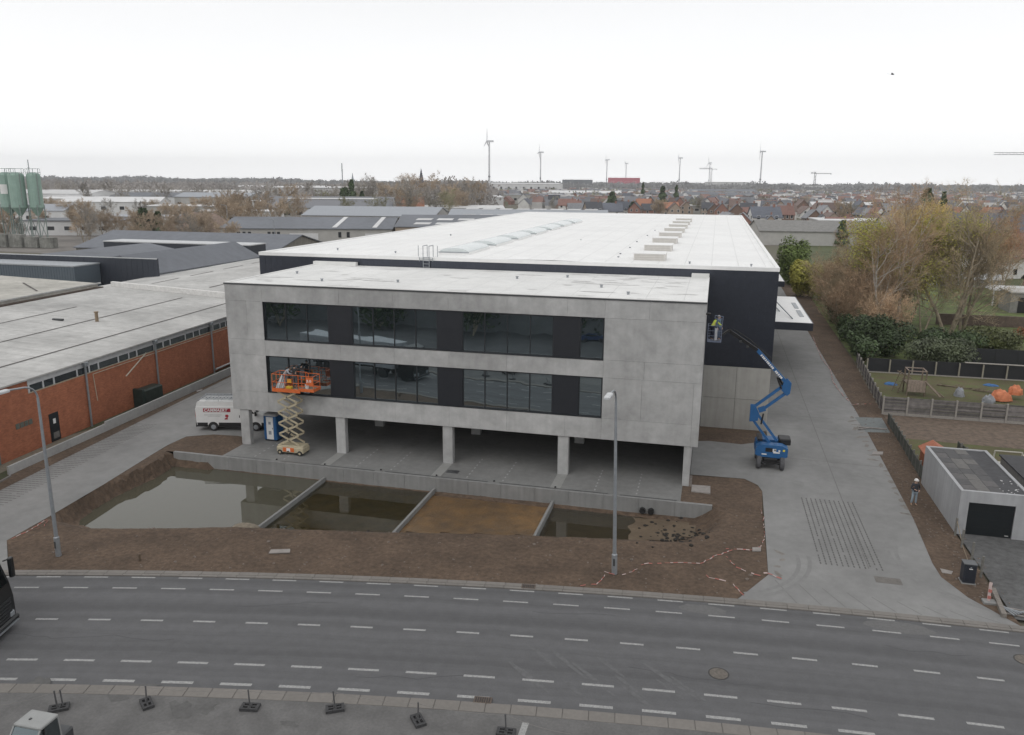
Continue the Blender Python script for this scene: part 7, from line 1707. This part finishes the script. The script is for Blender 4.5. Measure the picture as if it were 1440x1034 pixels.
# hedge strip by the left trees, woods on the horizon
def woods(lb, m_, n, d0, d1, h0, h1, seed, pa=-.85, pb=.36, q=14):
    r = random.Random(seed); m = MB(); V = m.v; F = m.f
    for i in range(n):
        a = r.uniform(pa, pb); d = math.sqrt(r.uniform(d0*d0, d1*d1)); x = camx+math.sin(a)*d; y = camy+math.cos(a)*d
        hh = r.uniform(h0,h1)*(1+.55*noise.noise(Vector((a*14,d*.002,seed)))+.4*noise.noise(Vector((a*60,d*.01,seed)))); w_ = hh*r.uniform(.35,.7); s0 = min(hh*.22, d*.0011)
        ca, sa = math.cos(-a), math.sin(-a)
        for j in range(q):
            t = r.random(); cx = x+r.gauss(0,w_*.38); cy = y+r.gauss(0,w_*.38); cz = hh*(.18+.72*t); s = s0*r.uniform(.6,1.5)*(1.25-.6*t); k_ = len(V); o = r.uniform(-.6,.6)
            V += [(cx-ca*s, cy-sa*s, cz-s*.5+o*s), (cx+ca*s*.4, cy+sa*s*.4, cz-s*.9), (cx+ca*s, cy+sa*s, cz+s*.4-o*s), (cx-ca*s*.3, cy-sa*s*.3+r.uniform(-s,s), cz+s*1.5)]
            F.append((k_, k_+1, k_+2, k_+3))
    tag(m.build('far_woods', m_), lb, 'woods', kind='stuff')
M_w1 = mat('woods_brown', (.34,.315,.30), 1, .25, .01); M_w2 = mat('woods_grey', (.26,.26,.265), 1, .25, .008); M_w3 = mat('woods_olive', (.27,.27,.20), 1, .3, .01)
woods('bare far woods and gardens between the houses', M_w1, 320, 600, 1500, 6, 12, 3, -.35)
woods('olive tinted far woods between the houses', M_w3, 260, 600, 1600, 6, 11, 4, -.35)
woods('grey far woods closing the horizon', M_w2, 7500, 1500, 3600, 11, 19, 5, q=10)
woods('brown far woods behind the white warehouses', M_w1, 1700, 700, 1700, 9, 17, 9, -.85, -.35)
woods('wooded ridge on the left horizon', M_w2, 2600, 2900, 3900, 17, 25, 6, -.86, -.50, q=10)
woods('dense bare wood behind the pale workshops', M_w1, 900, 500, 900, 11, 19, 8, -.55, -.27, q=26)
for i, (x, y, h) in enumerate(((-30,-58,10),(-14,-60,12),(2,-58,11),(16,-61,12),(31,-60,10))):
    bush('opposite_tree', 'dark leafy tree, %s from west in the row across the road' % ordn(i), 'tree', (x,y,0), 5, 4, h, 1600, .5, M_leafd, 300+i, 'row of trees across the road')
# fields behind the warehouses: slightly different ground colours
for i, (pl, c) in enumerate(((((-260,140),(-100,128),(-60,220),(-300,260)), (.19,.175,.16)), (((-560,380),(-260,360),(-200,520),(-620,640)), (.22,.21,.19)), (((48,127),(60,240),(200,260),(180,127)), (.085,.10,.04)))):
    patch('far_ground', pl, -.10+.01*i, mat('far_ground_%d' % i, c, 1, .2, .1, stain=.2))

# ================================================================== HAZE
hz_ = MB().box(-4800, 4800, -300, 5200, -2.6, 165).build('haze', bpy.data.materials.new('haze_air'))
hm = hz_.data.materials[0]; hm.use_nodes = True; hn = hm.node_tree.nodes; hn.clear()
ho = hn.new('ShaderNodeOutputMaterial'); pv = hn.new('ShaderNodeVolumePrincipled'); pv.inputs['Density'].default_value = .00012; pv.inputs['Color'].default_value = (.94,.955,.98,1); pv.inputs['Anisotropy'].default_value = .0
hm.node_tree.links.new(pv.outputs[0], ho.inputs['Volume']); hz_['kind'] = 'stuff'; hz_['label'] = 'pale haze hanging over the whole plain'
for p in protos.values():
    for q in p:
        if not q[2]: bpy.data.objects.remove(q[0])
print('TRIS', sum(sum(len(p.vertices)-2 for p in me.polygons) for me in bpy.data.meshes))
